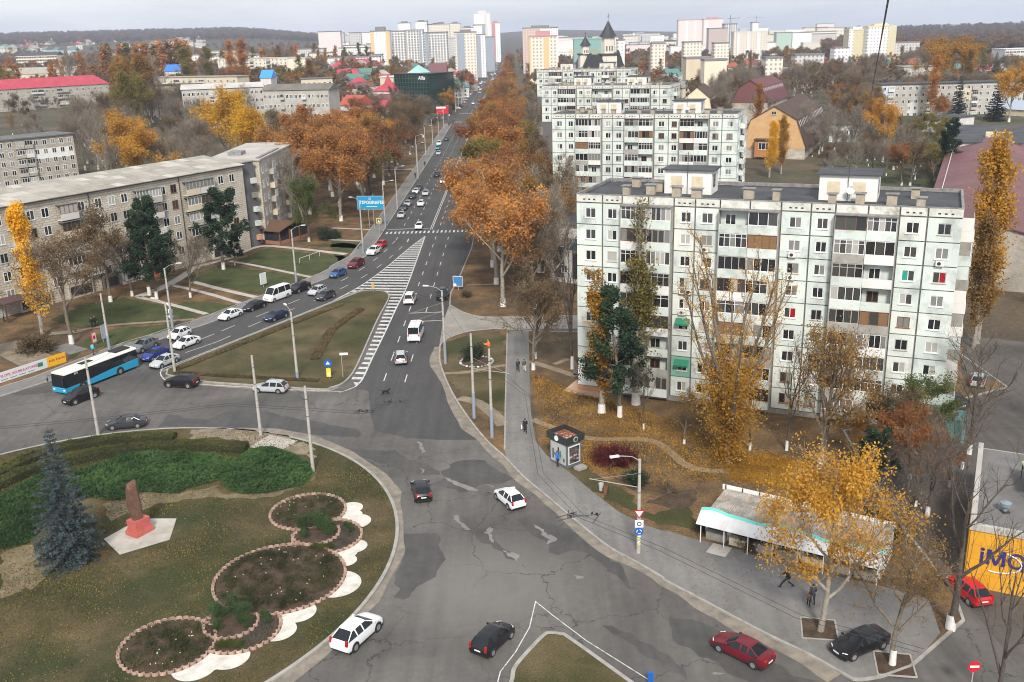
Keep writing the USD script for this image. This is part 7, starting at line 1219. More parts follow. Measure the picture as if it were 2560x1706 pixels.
# hedges and ground cover
def hedge(pts, w, h, label, mat='box', dens=210, z=.16, top='box'):
    b = thing('hedge', label, 'hedge', (0, 0, 0)); pl = sg.LineString(catmull(pts, 6)).buffer(w/2, cap_style=2); r = np.random.default_rng(int(abs(pts[0][0])*10))
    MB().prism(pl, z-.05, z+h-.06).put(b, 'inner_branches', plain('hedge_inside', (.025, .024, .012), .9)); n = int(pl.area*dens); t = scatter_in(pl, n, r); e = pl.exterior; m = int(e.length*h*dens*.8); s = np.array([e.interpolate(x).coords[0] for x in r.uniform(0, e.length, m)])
    MB().add(*leaves(np.vstack([np.c_[t, np.full(n, z+h)], np.c_[s, r.uniform(z, z+h, m)]])+r.normal(0, .05, (n+m, 3))+[[0, 0, 1]]*((meshkit.fbm(np.vstack([np.c_[t, t[:, :1]*0], np.c_[s, s[:, :1]*0]])*1.4, 3)-.55)*min(.5, h))[:, None], .16, r)).put(b, 'leaves', LEAF[mat]); return b
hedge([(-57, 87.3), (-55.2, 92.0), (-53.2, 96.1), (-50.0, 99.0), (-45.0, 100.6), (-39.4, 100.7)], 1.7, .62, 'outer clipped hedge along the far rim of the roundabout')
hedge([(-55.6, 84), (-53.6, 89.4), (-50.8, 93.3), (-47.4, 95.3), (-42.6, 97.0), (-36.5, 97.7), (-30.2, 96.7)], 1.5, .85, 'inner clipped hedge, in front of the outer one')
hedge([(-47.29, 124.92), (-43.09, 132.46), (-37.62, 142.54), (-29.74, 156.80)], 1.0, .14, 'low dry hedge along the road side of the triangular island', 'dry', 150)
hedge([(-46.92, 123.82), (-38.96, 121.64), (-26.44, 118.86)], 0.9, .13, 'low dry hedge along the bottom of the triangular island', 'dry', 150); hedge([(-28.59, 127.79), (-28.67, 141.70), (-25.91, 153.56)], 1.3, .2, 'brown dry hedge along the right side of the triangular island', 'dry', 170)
def cover(px, label, h, seed, dens=150):
    p = P(catmull(px+[px[0]], 5)).buffer(0); p = max(getattr(p, 'geoms', [p]), key=lambda g: g.area); r = np.random.default_rng(seed); n = int(p.area*dens); t = scatter_in(p, n, r)
    dist = shapely.distance(shapely.points(t), p.exterior); hh = h*np.clip(dist/1.1, .12, 1)**.6*(.3+1.4*meshkit.fbm(np.c_[t*1.15, t[:, :1]*0], 3, seed)); z = .16+hh*r.uniform(.6, 1.1, n)
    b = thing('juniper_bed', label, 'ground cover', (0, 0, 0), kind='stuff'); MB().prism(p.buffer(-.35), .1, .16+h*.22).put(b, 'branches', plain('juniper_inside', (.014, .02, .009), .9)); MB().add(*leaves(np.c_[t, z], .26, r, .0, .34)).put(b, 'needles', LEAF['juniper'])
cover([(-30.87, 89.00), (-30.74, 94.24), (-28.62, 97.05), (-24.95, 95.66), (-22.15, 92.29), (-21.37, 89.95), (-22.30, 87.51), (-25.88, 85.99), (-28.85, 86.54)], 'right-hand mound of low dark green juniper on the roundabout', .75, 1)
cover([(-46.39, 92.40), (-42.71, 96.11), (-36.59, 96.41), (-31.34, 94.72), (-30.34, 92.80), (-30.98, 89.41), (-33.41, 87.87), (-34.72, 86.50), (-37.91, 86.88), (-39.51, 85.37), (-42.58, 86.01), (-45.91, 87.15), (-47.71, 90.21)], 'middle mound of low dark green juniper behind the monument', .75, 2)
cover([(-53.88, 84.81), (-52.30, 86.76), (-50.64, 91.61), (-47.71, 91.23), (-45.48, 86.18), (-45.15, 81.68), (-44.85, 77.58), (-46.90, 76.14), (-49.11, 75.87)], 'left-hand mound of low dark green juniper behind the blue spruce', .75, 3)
sheet('concrete_plate', P([(-30.06, 97.61), (-28.60, 101.02), (-24.95, 99.06), (-26.50, 96.22)]), .2, CONC); sheet('worn_soil', ragged([(-38.83, 103.36), (-32.09, 102.90), (-26.58, 100.88), (-22.79, 96.78), (-22.00, 93.91), (-25.58, 96.39), (-30.27, 97.86), (-31.25, 99.72), (-38.00, 100.78)], .3, 1, 8), .18, PATHD); sheet('worn_soil', ragged([(-40.96, 84.61), (-38.58, 87.10), (-33.75, 86.48), (-30.87, 88.70), (-29.86, 86.26), (-24.52, 86.28), (-21.13, 90.98), (-21.20, 88.83), (-24.97, 84.99), (-31.88, 85.38), (-36.70, 84.05), (-39.09, 81.40)], .2, .8, 9), .175, mottled('thin_grass', [(.3, (.12, .1, .055)), (.7, (.22, .175, .11))], .6, .95, fine=(7, .7, 1.25)))
sheet('worn_soil', ragged([(-46.36, 75.08), (-45.33, 77.16), (-40.83, 74.28), (-40.13, 71.27), (-41.76, 69.02), (-43.08, 68.63)], .4, 1, 10), .172, mottled('thin_grass', [], 1))
def litter(name, poly, n, size, mat, z, label, seed):
    r = np.random.default_rng(seed); t = scatter_in(poly, n, r); w = meshkit.fbm(np.c_[t*.16, t[:, :1]*0], 4, seed); t = t[w > r.uniform(.25, .62, len(t))]
    tag(MB().add(*leaves(np.c_[t, z+r.uniform(0, .05, len(t))], size, r, -1.2, .7)).put('/World', name, LEAF[mat]), label, 'leaves', None, 'stuff')
park = P([(1.67, 120.19), (7.25, 112.31), (19.54, 100.62), (23.77, 95.07), (32.84, 87.67), (31.86, 80.50), (25.42, 83.06), (18.74, 86.44), (12.98, 85.42), (7.27, 89.24), (2.83, 96.44)]).buffer(0)
litter('fallen_leaves', park, 26000, .15, 'gold', .14, 'fallen golden leaves on the park lawn before the nearest block', 1); litter('fallen_leaves', park, 7000, .16, 'brown', .14, 'fallen brown leaves on the park lawn before the nearest block', 2)
litter('fallen_leaves', P([(19.89, 92.16), (26.41, 92.52), (29.49, 89.32), (27.05, 83.61), (21.00, 86.30)]).buffer(0), 16000, .15, 'gold', .145, 'thick yellow leaf carpet around the many-stemmed poplar', 3)
litter('fallen_leaves', block_r.intersection(walk).buffer(-.3), 900, .13, 'ochre', .135, 'scattered leaves on the right-hand pavement', 4); litter('fallen_leaves', isl.buffer(-1), 4000, .11, 'ochre', .17, 'scattered leaves on the roundabout lawn', 5); litter('fallen_leaves', so.unary_union([bot, med]).buffer(-.4), 6000, .11, 'brown', .15, 'scattered leaves on the two smaller islands', 6)
litter('grass_tufts', isl.difference(bigu.union(pet).union(padp)).buffer(-.5), 42000, .15, 'dry', .18, 'dry grass tufts on the roundabout lawn', 7); litter('grass_tufts', isl.difference(bigu.union(pet).union(padp)).buffer(-.5), 42000, .14, 'olive', .18, 'greener grass tufts on the roundabout lawn', 17)
ringed = thing('stone_edged_bed', 'small round bed edged with pale stones on the right-hand verge', 'flower bed', (*(-5.72, 124.88), .13)); MB().lathe([(.01, .05), (2.1, .05), (2.2, 0)], 20).put(ringed, 'soil', SOIL)
for i in range(26): a = i*2*PI/26; MB().ball((2.25*math.cos(a), 2.25*math.sin(a), .06), (.2, .15, .13), 1).put(ringed, 'stone', [KERB, PLINTH, WHITEW][i % 3])

# ---------------------------------------------------------------- poles, wires
POLE = mottled('concrete_pole', [(.3, (.33, .31, .28)), (.7, (.48, .46, .42))], 1.5, .9, obj=True); SLEEVE = plain('blue_grey_sleeve', (.24, .28, .34), .6); LAMPW = plain('lamp_head', (.62, .63, .64), .4)
def pole(base, h, label, lamp=None, sleeve=0.0, name='street_lamp', cat='lamp post', brackets=0, toward=(0, 0), z=.12):
    b = thing(name, label, cat, (base[0], base[1], z)); MB().tube([(0, 0, -.1), (0, 0, h*.5), (0, 0, h)], [.19, .155, .12], 10).put(b, 'pole', POLE, 40)
    if sleeve: MB().tube([(0, 0, 0), (0, 0, sleeve)], .205, 10).put(b, 'base_sleeve', SLEEVE, 40)
    if lamp is not None:
        d = np.array([math.cos(math.radians(lamp)), math.sin(math.radians(lamp)), 0]); a = MB(); p0 = np.array([0, 0, h-.15]); p1 = p0+d*.7+[0, 0, .5]; p2 = p0+d*1.9+[0, 0, .72]; a.tube([p0, p1, p2], .035, 5); a.put(b, 'arm', POLE)
        l = MB(); q = p2+d*.35; n_ = np.array([-d[1], d[0], 0]); l.obb(q-d*.4-n_*.14-[0, 0, .06], d*.8, n_*.28, (0, 0, .13)); l.put(b, 'lamp', LAMPW)
    for k in range(3): MB().tube([(0, 0, h*(.45+.2*k)), (0, 0, h*(.45+.2*k)+.07)], .16, 8).put(b, 'band', DARKM)
    for k in range(brackets):
        d = np.array(toward, float); d = d/np.linalg.norm(d); a = MB(); zz = 6.2+1.2*k; a.tube([(0, 0, zz), (d[0]*4.6, d[1]*4.6, zz-.15)], .035, 5); a.tube([(0, 0, zz+1.3), (d[0]*4.2, d[1]*4.2, zz-.1)], .012, 4); a.put(b, 'bracket', POLE)
    return b
pole((-48.97, 102.77), 9.3, 'concrete pole at the roundabout rim beside the black SUV and bus', z=.15); pole((-29.55, 100.83), 9.7, 'concrete pole at the far rim of the roundabout by the concrete plate', z=.15); pole((-21.66, 91.00), 9.5, 'concrete pole beside the right-hand juniper mound', z=.15); pole((-29.40, 119.95), 9.2, 'concrete pole on the triangular island', 120, sleeve=1.0, z=.14)
pole((-47.24, 124.34), 9.6, 'lamp post at the left tip of the triangular island', 150, z=.14); pole((-54.74, 145.78), 9.7, 'lamp post with yield sign on the left pavement', 20, 3.0); pole((-60.60, 135.25), 8.6, 'concrete pole by the blue poster stand on the left pavement', None, 2.2)
p8 = pole((-5.34, 104.59), 10.4, 'concrete pole with brackets on the right verge, left of the worker', None, 3.2, brackets=1, toward=(1, -.4)); p9 = pole((-3.13, 98.69), 10.6, 'concrete pole that the worker in orange sits on', None, 3.4); pole((-9.98, 124.52), 10.4, 'lamp post with two brackets at the mouth of the side street', 165, 3.2, brackets=2, toward=(-1, .08))
p11 = pole((9.91, 73.03), 8.8, 'lamp post with traffic signs on the right-hand pavement', 195, brackets=1, toward=(-1.0, .55)); pole((-40.87, 173.33), 10.0, 'lamp post on the left pavement beside the white minibus', 25, 2.4); pole((-50.5, 60.0), 9.2, 'concrete pole cut by the bottom left corner', z=.15)
pole((-31.95, 197.80), 11.05, 'tall lamp post below the billboard', 150, 2.2); pole((-30.64, 225.14), 10.5, 'lamp post with crosswalk sign beside the billboard', 20, 3.0); pole((-30.38, 307.97), 10.5, 'lamp post with signals on the left pavement beyond the billboard', 30); pole((-30.66, 250.90), 10.5, 'dark pole just beyond the billboard', 30)
for i, y in enumerate(np.arange(335, 1000, 36)): 
    if not 505 < y < 580: pole((-33.2, float(y)), 10.5, 'lamp post in the distant row along the left pavement', 0, 0.0)
for i, p in enumerate(list(stage.GetPrimAtPath('/World').GetChildren())):
    if p.GetCustomDataByKey('label') == 'lamp post in the distant row along the left pavement': p.SetCustomDataByKey('group', 'lamp posts along the left pavement')
WIRE = plain('wire_black', (.02, .02, .022), .7)
def wire(name, label, pts, r=.014, sag=0.0, n=10, cat='wire', group=None):
    q = [];
    for a, b_ in zip(pts[:-1], pts[1:]):
        a, b_ = np.array(a, float), np.array(b_, float)
        for t in np.arange(n)/n: q.append(a+(b_-a)*t-[0, 0, sag*4*t*(1-t)])
    q.append(np.array(pts[-1], float)); tag(MB().tube(q, r, 4).put('/World', name, WIRE), label, cat, group)
def W3(p, z=5.6): return (p[0], p[1], z)
L1 = [W3((24.90, 51.14)), W3((18.40, 55.09)), W3((10.65, 64.27)), W3((5.04, 69.67)), W3((1.97, 77.85)), W3((1.13, 97.57)), W3((-2.83, 106.45)), W3((-11.97, 126.27)), (-13.5, 165, 5.8), (-13.2, 250, 5.8), (-13.2, 520, 5.8)]
for k, d in enumerate((0, .6)): wire('trolley_wire', ('outer', 'inner')[k]+' contact wire of the trolleybus line over the right-hand pavement', [(x-d*.8, y-d*.5, z) for x, y, z in L1], .018, .0, 4)
L2 = [W3((-13.95, 129.48)), W3((-13.88, 96.17)), W3((-16.25, 93.71)), W3((-31.50, 97.25)), W3((-43.62, 94.17)), W3((-56.96, 91.78))]
for k, d in enumerate((0, .6)): wire('trolley_wire', ('outer', 'inner')[k]+' contact wire of the trolleybus line over the far side of the roundabout', [(x, y-d, z) for x, y, z in L2], .018, .0, 4)
for k, d in enumerate((0, .6)): wire('trolley_wire', ('outer', 'inner')[k]+' contact wire above the left lanes of the boulevard', [(-38-d, 172, 5.8), (-29-d, 200, 5.8), (-27.5-d, 250, 5.8), (-27.5-d, 520, 5.8)], .018, 0, 4)
for i, (a_, b_) in enumerate((((-33.2, 335), (-8, 337)), ((-33.2, 371), (-8, 372)), ((-33.2, 299), (-8, 300)), ((-33.0, 236), (-8.5, 236)))): wire('span_wire', 'span wire across the boulevard, %s from the first crosswalk' % ('third', 'fourth', 'second', 'first')[i], [(*a_, 8.6), (*b_, 8.6)], .02, .9)
wire('span_wire', 'long span wire from the left pavement lamp post to the post at the side street', [(*(-40.87, 173.33), 9.0), (*(-9.98, 124.52), 8.8)], .02, .8); wire('span_wire', 'long span wire from the island tip post to the pole by the juniper', [(*(-47.24, 124.34), 8.6), (*(-29.55, 100.83), 8.8)], .02, .6); wire('span_wire', 'span wire between the two poles at the far rim of the roundabout', [(*(-29.55, 100.83), 9.0), (*(-21.66, 91.00), 8.8)], .02, .4); wire('span_wire', 'span wire from the pole by the bus to the rim of the roundabout', [(*(-48.97, 102.77), 8.6), (*(-47.24, 124.34), 8.8)], .02, .6)
def frog(c, label, s, seed):
    r = random.Random(seed); b = thing('wire_junction', label, 'overhead junction', (c[0], c[1], 5.62)); m = MB()
    for k in range(9): x, y, a = r.uniform(-1.8, 1.8)*s, r.uniform(-.5, .5)*s, r.uniform(-.5, .5)+(.0 if k % 3 else 1.2); l = r.uniform(.4, 1.1)*s; m.tube([(x-l*math.cos(a), y-l*math.sin(a), 0), (x+l*math.cos(a), y+l*math.sin(a), .02)], .04, 4)
    m.put(b, 'rails', DARKM); k = MB()
    for j in range(5): k.cbox((r.uniform(-1.5, 1.5)*s, r.uniform(-.3, .3)*s, .05), (.25, .12, .12), r.uniform(0, 3))
    k.put(b, 'insulators', TRIM)
frog((5.04, 69.67), 'dark overhead wire junction above the right-hand pavement', 1.0, 1); frog((-13.72, 96.16), 'dark overhead wire junction above the road below the dog', .75, 2); frog((-16.27, 93.84), 'dark overhead wire junction above the road, left of the other one', .75, 3)
wire('span_wire', 'span wire between the two poles on the right-hand verge', [(*(-5.34, 104.59), 7.0), (*(-3.13, 98.69), 6.8)], .02); wire('span_wire', 'thin cables from the lamp post at the side street to the pole on the verge', [(*(-9.98, 124.52), 9.8), (*(-5.34, 104.59), 9.6)], .018, .4); wire('span_wire', 'thin cables slanting from the worker pole over the pavement', [(*(-3.13, 98.69), 10.2), W3((1.27, 96.18))], .018, .2)
wa, wb_ = (109.5, 21.7), (15.0, 44.1); wire('hanging_cable', 'black cable slanting from the top edge down over the bare grove', [(wb_[0], 40, wb_[1]), (wa[0], 300, wa[1])], .045, 0, 6, 'cable')

# ---------------------------------------------------------------- signs, posters, stalls
def plate(parent, name, c, w, h, rz, mat, t=.04): return MB().cbox(c, (w, t, h), rz).put(parent, name, mat)
def text_on(parent, txt, x, z, h, y, mat, name='lettering'):
    t = meshkit.text_mesh(txt, h, .012, True); v = t.vertices; MB().add(np.c_[v[:, 0]+x, y-v[:, 2], v[:, 1]+z], t.faces).put(parent, name, mat)
SIGN_R, SIGN_B, SIGN_W, SIGN_Y = plain('sign_red_paint', (.5, .02, .03), .4), plain('sign_blue_paint', (.01, .1, .4), .4), plain('sign_white_paint', (.75, .75, .75), .4), plain('sign_yellow_paint', (.75, .6, .03), .4)
def board(name, label, cat, base, rz, w, h, z0, mats, posts=((0,),), frame=None, z=.12):
    b = thing(name, label, cat, (base[0], base[1], z), rz); MB().box(-w/2, w/2, -.05, .05, z0, z0+h).put(b, 'panel', mats)
    for x in posts: MB().tube([(x, .1, 0), (x, .1, z0+h*.6)], .06, 6).put(b, 'post', POLE)
    if frame: MB().box(-w/2-.06, w/2+.06, -.07, .07, z0-.08, z0-.003).box(-w/2-.06, w/2+.06, -.07, .07, z0+h+.003, z0+h+.08).box(-w/2-.06, -w/2-.003, -.07, .07, z0, z0+h).box(w/2+.003, w/2+.06, -.07, .07, z0, z0+h).put(b, 'frame', frame)
    return b
bb = board('billboard', 'sky blue billboard reading TIPOGRAFIE on two posts', 'billboard', (-33.9, 225.4), -9.6, 6.3, 3.0, 4.55, plain('billboard_blue', (.01, .27, .5), .45), (-.6, .6), plain('billboard_rim', (.4, .45, .5), .5))
text_on(bb, 'TIPOGRAFIE', -2.72, 5.75, .72, -.052, SIGN_W); MB().box(-1.0, 1.7, -.062, -.052, 5.1, 5.24).put(bb, 'small_print', SIGN_W); MB().box(-.25, .25, -.062, -.052, 6.75, 6.82).box(-.25, -.18, -.062, -.052, 6.83, 7.2).box(.18, .25, -.062, -.052, 6.83, 7.2).box(-.17, .17, -.062, -.052, 7.12, 7.2).put(bb, 'emblem', SIGN_W)
ba, be = np.array((-70.35, 120.66)), np.array((-64.71, 130.02)); bd = be-ba; bl_ = float(np.linalg.norm(bd)); bn = thing('banner', 'long white and yellow advertising banner beside the left pavement', 'banner', (ba[0], ba[1], .1), math.degrees(math.atan2(bd[1], bd[0])))
MB().box(0, bl_*.735, -.03, .03, .05, 1.45).put(bn, 'white_part', plain('banner_white', (.62, .63, .64), .5)); MB().box(bl_*.738, bl_, -.03, .03, .0, 1.5).put(bn, 'yellow_part', plain('banner_yellow', (.75, .42, .02), .5))
MAG = plain('banner_magenta', (.45, .02, .15), .5); text_on(bn, 'ELOPE, ACUMULATOARE', bl_*.1, .72, bl_*.03, -.032, MAG); text_on(bn, 'Auto Expres', bl_*.755, .72, bl_*.03, -.032, SIGN_R)
for k in range(4): MB().box(bl_*(.1+.12*k), bl_*(.19+.12*k), -.04, -.032, .3, .38).put(bn, 'small_print', SIGN_B)
MB().box(bl_*.6, bl_*.67, -.06, -.032, .55, 1.1).put(bn, 'battery_picture', GREENP)
for k in range(6): MB().tube([(bl_*k/5, .05, 0), (bl_*k/5, .05, 1.5)], .03, 5).put(bn, 'stake', DARKM)
b = board('poster_stand', 'tall blue-framed poster stand beside the concrete pole on the left', 'poster stand', (-62.96, 139.74), 75, 1.3, 2.0, .5, plain('poster_pale', (.4, .43, .5), .4), (-.4, .4), SLEEVE); b = board('poster_stand', 'white double poster stand on the left lawn', 'poster stand', (-46.24, 170.52), 62, 1.4, 1.9, .7, plain('poster_white', (.62, .66, .66), .4), (0,), SIGN_W)
b = board('poster_stand', 'blue and white poster stand by the right verge under the orange plane tree', 'poster stand', (-10.26, 164.38), -10, 1.6, 1.7, .8, plain('poster_blue', (.05, .2, .42), .4), (0,), SIGN_W); MB().lathe([(.001, 0), (.3, 0), (.3, .03)], 12).move(np.array([[1, 0, 0], [0, 0, -1], [0, 1, 0.]]), (-.55, -.06, 1.0)).put(b, 'poster_mark', SIGN_W)
b = board('info_stand', 'red and white information stand beside the person in light blue', 'information stand', (-63.69, 137.53), 70, .8, 1.5, .5, plain('stand_white', (.62, .58, .55), .5), (-.3, .3), SIGN_R); MB().box(-.2, .2, -.07, -.052, 1.0, 1.5).put(b, 'poster', SIGN_R)
for (xy, rz, lab, col) in (((-37.77, 553.78), 0, 'red billboard at the far crossing, left', SIGN_R),):
    b = board('billboard', lab, 'billboard', ((-36.10, 527.80)), -4, 8.5, 4.0, 3.4, col, (-2, 2), None); MB().box(-4.2, 1.0, -.07, -.052, 6.3, 7.3).put(b, 'white_band', SIGN_W); MB().box(2.5, 4.4, -.5, .5, 3.4, 7.2).put(b, 'dark_case', TRIM)
def disc(parent, name, c, r_, mat, n=20, rz=0, t=.03): return MB().lathe([(.001, 0), (r_, 0), (r_, t), (.001, t)], n).move(rotz(math.radians(rz))@np.array([[1, 0, 0], [0, 0, -1], [0, 1, 0.]]), c).put(parent, name, mat)
# signs on the right-hand lamp post
MB().add([(-.5, -.22, 4.2), (.5, -.22, 4.2), (0, -.22, 3.35)], [[0, 2, 1]]).add([(-.5, -.2, 4.2), (.5, -.2, 4.2), (0, -.2, 3.35)], [[0, 1, 2]]).put(p11, 'yield_sign', SIGN_R); MB().add([(-.34, -.225, 4.1), (.34, -.225, 4.1), (0, -.225, 3.53)], [[0, 2, 1]]).put(p11, 'yield_face', SIGN_W)
MB().box(-.36, .36, -.24, -.2, 2.55, 3.25).put(p11, 'priority_plate', SIGN_W); MB().lathe([(.2, 0), (.2, .02), (.13, .02), (.13, 0)], 16).move(np.array([[1, 0, 0], [0, 0, -1], [0, 1, 0.]]), (0, -.242, 2.9)).put(p11, 'ring_mark', DARKM)
disc(p11, 'roundabout_sign', (0, -.21, 2.15), .37, SIGN_B)
for k in range(3):
    a0 = k*2.094; m = MB(); m.tube([(.2*math.cos(a0+t), -.25, 2.15+.2*math.sin(a0+t)) for t in (0, .5, 1.0, 1.4)], .035, 4); m.put(p11, 'arrow', SIGN_W)
for k in range(6): MB().cbox((.02*((-1)**k), -.2, 1.75-.2*k), (.26, .02, .2), .1*k).put(p11, 'pasted_notice', [SIGN_W, SIGN_Y, plain('paper_blue', (.3, .4, .55), .8)][k % 3])
def post_sign(base, label, h, z=.14, name='road_sign', r_=.035): b = thing(name, label, 'road sign', (base[0], base[1], z)); MB().tube([(0, 0, 0), (0, 0, h)], r_, 6).put(b, 'post', POLE); return b
s1 = post_sign((-25.11, 119.58), 'blue keep-right sign over a yellow marker on the triangular island', 2.6); disc(s1, 'blue_disc', (0, -.06, 2.2), .55, SIGN_B); MB().add([(-.3, -.1, 2.05), (.3, -.1, 2.05), (.0, -.1, 2.5)], [[0, 1, 2]]).put(s1, 'arrow', SIGN_W); MB().box(-.3, .3, -.08, -.03, .3, 1.5).put(s1, 'yellow_marker', SIGN_Y); MB().box(-.15, .15, -.1, -.082, .5, .9).put(s1, 'marker_face', SIGN_W)
s2 = post_sign((-23.36, 120.10), 'thin post with a pale name plate on the triangular island', 3.4); MB().box(-.2, .9, -.04, .04, 3.1, 3.4).put(s2, 'name_plate', SIGN_W)
s3 = post_sign((29.3, 53.2), 'red no entry sign at the bottom right', 3.0, 0); disc(s3, 'red_disc', (0, -.06, 2.7), .42, SIGN_R); MB().box(-.3, .3, -.11, -.092, 2.62, 2.78).put(s3, 'white_bar', SIGN_W)
s4 = post_sign((-25.39, 164.85), 'yellow marker post at the tip of the triangular island', 1.6); MB().box(-.25, .25, -.05, .05, .6, 1.6).put(s4, 'marker_face', plain('ochre_marker', (.5, .33, .08), .6))
s5 = post_sign((-30.9, 216.5), 'yellow and white crosswalk sign beside the first crosswalk', 4.0, .12); MB().box(-.6, .6, -.08, -.04, 2.7, 3.9).put(s5, 'sign_border', SIGN_Y); MB().box(-.42, .42, -.1, -.082, 2.88, 3.72).put(s5, 'sign_face', SIGN_B); MB().add([(-.3, -.11, 2.98), (.3, -.11, 2.98), (0, -.11, 3.6)], [[0, 1, 2]]).put(s5, 'white_triangle', SIGN_W)
s6 = post_sign((-54.99, 146.52), 'yield sign and round plates on the left pavement', 4.2, .12); MB().add([(-.5, -.1, 3.9), (.5, -.1, 3.9), (0, -.1, 3.05)], [[0, 2, 1]]).put(s6, 'yield_sign', SIGN_W); disc(s6, 'round_plate', (0, -.08, 1.7), .4, SIGN_W); MB().box(-.35, .35, -.1, -.06, 2.2, 2.9).put(s6, 'plate', SIGN_W)
s7 = post_sign((8.43, 55.18), 'blue bollard sign at the corner of the bottom island', 1.1, .14); MB().box(-.18, .18, -.1, .1, .3, 1.2).put(s7, 'blue_case', SIGN_B)
s8 = thing('street_rail', 'white horizontal bar on the far left lawn', 'rail', (*(-42.19, 192.60), .13), 65); MB().tube([(-3.4, 0, 1.0), (3.4, 0, 1.0)], .04, 5).put(s8, 'bar', SIGN_W); [MB().tube([(x, 0, 0), (x, 0, 1)], .04, 5).put(s8, 'post', SIGN_W) for x in (-3.4, 0, 3.4)]
for xy, l in (((7.79, 85.00), 'grey litter bin left of the small brown one'), ((8.12, 84.22), 'small brown litter bin on the right-hand verge')): b = thing('litter_bin', l, 'litter bin', (*xy, .13)); MB().lathe([(.2, 0), (.26, .75), (.22, .75), (.18, .1)], 12).put(b, 'bin', GREY_F if 'grey' in l else RUST); MB().tube([(.3, 0, 0), (.3, 0, .9)], .03, 5).put(b, 'post', DARKM)
# advertising kiosk
k0, k1, k2 = np.array((4.73, 90.05)), np.array((6.01, 91.07)), np.array((3.73, 93.39)); ka = math.atan2(*(k1-k0)[::-1]); kw, kd = 2.0, 2.6
ki = thing('advertising_kiosk', 'grey advertising kiosk with posters and rusty open roof', 'kiosk', (k0[0], k0[1], .13), math.degrees(ka)); SL = plain('kiosk_slate', (.11, .13, .15), .5)
MB().box(0, kw, 0, kd, 0, 2.75).put(ki, 'body', SL); MB().box(.2, kw-.2, -.05, -.005, .35, 2.35).put(ki, 'poster_frame', SIGN_W); MB().box(.3, kw-.3, -.07, -.052, .45, 2.25).put(ki, 'poster', mottled('poster_print', [(.35, (.02, .02, .025)), (.55, (.12, .1, .1)), (.6, (.4, .38, .36))], 2.2, .3, obj=True))
MB().box(-.05, -.005, .15, kd-.15, .3, 2.5).put(ki, 'notice_board', plain('notice_board_grey', (.42, .43, .42), .6))
for k in range(8): MB().box(-.062, -.052, .3+.28*k, .5+.28*k, .6+.2*(k % 3), 1.0+.35*(k % 4)).put(ki, 'notice', [DARKM, plain('notice_grey', (.35, .36, .36), .8), GREENP][k % 3])
MB().box(-.25, kw+.25, -.25, -.17, 2.75, 3.5).box(-.25, kw+.25, kd+.17, kd+.25, 2.75, 3.5).box(-.25, -.17, -.169, kd+.169, 2.75, 3.499).box(kw+.17, kw+.25, -.169, kd+.169, 2.75, 3.499).put(ki, 'crown', plain('kiosk_crown', (.03, .035, .035), .5)); MB().box(-.169, kw+.169, -.169, kd+.169, 2.76, 2.95).put(ki, 'rusty_roof', mottled('rust_patches', [(.35, (.12, .045, .03)), (.55, (.28, .1, .06)), (.62, (.5, .46, .42))], 2, .9, obj=True))
for x in (kw/2,): disc(ki, 'ring_emblem', (x, -.255, 3.1), .3, plain('notice_board_grey', (0, 0, 0))); disc(ki, 'ring_centre', (x, -.29, 3.1), .2, plain('kiosk_crown', (0, 0, 0)))
m = MB().lathe([(.001, 0), (.3, 0), (.3, .03)], 18).move(np.array([[0, 0, -1], [1, 0, 0], [0, 1, 0.]]), (-.255, kd/2, 3.1)).put(ki, 'ring_emblem', SIGN_W); MB().box(.5, 1.6, -1.3, -.5, 0, .3).put(ki, 'stone_step', KERB)
# row of kiosks with corrugated roof
RA, RB = np.array((16.06, 75.87)), np.array((29.63, 67.81)); rd = (RB-RA)/np.linalg.norm(RB-RA); RA = np.array([15.7, 75.0]); rd = np.array([.845, -.535]); rl = 15.5; ko = thing('kiosk_row', 'long low row of shop kiosks with corrugated roof and white and turquoise fascia', 'kiosk row', (RA[0], RA[1], .13), math.degrees(math.atan2(rd[1], rd[0])), scale=(.96, 1, .84))
MB().box(0, rl, .9, 5.4, 0, 2.55).put(ko, 'wall', WHITER); CORR = mottled('corrugated_sheet', [(.3, (.2, .18, .155)), (.5, (.33, .3, .26)), (.7, (.46, .43, .39))], .9, .9, obj=True, fine=(5, .75, 1.2))
for i in range(11):
    for j in range(3):
        x0, x1 = .1+i*1.4, .1+i*1.4+1.42; y0, y1 = .55+j*1.62, .55+j*1.62+1.68; xs = np.linspace(x0, x1, 29); zs = .045*np.sin(xs*2*PI/.2); m = MB(); za, zb = 2.72+(2-j)*.0+j*.11, 2.72+(j+1)*.11+.02
        v = [(x, y0, za+z) for x, z in zip(xs, zs)]+[(x, y1, zb+z) for x, z in zip(xs, zs)]; m.add(v, [[k, k+1, 29+k+1, 29+k] for k in range(28)]); m.put(ko, 'roof_sheet', CORR)
xs = np.linspace(-.3, rl+.3, 60); wave = .16+.22*np.sin(xs*.95+.6)+.1*np.sin(xs*2.1)
fv = [(x, -.75, 2.15) for x in xs]+[(x, .38, 3.0+w*.8) for x, w in zip(xs, wave)]; MB().add(fv, [[k, k+1, 60+k+1, 60+k] for k in range(59)]).put(ko, 'white_fascia', mottled('fascia_white', [(.3, (.46, .46, .45)), (.6, (.62, .63, .63))], .7, .5, obj=True))
fv = [(x, .385, 3.003+w*.8) for x, w in zip(xs, wave)]+[(x, .62, 3.2+w*.8) for x, w in zip(xs, wave)]; MB().add(fv, [[k, k+1, 60+k+1, 60+k] for k in range(59)]).put(ko, 'turquoise_edge', plain('turquoise', (.12, .52, .45), .5))
MB().box(-.2, rl+.2, 5.5, 5.58, 2.9, 3.5).put(ko, 'back_parapet', WHITEW)
for k in range(10): MB().box(.1+k*1.65, .18+k*1.65, 5.4, 5.49, 2.7, 3.55).put(ko, 'parapet_post', DARKM)
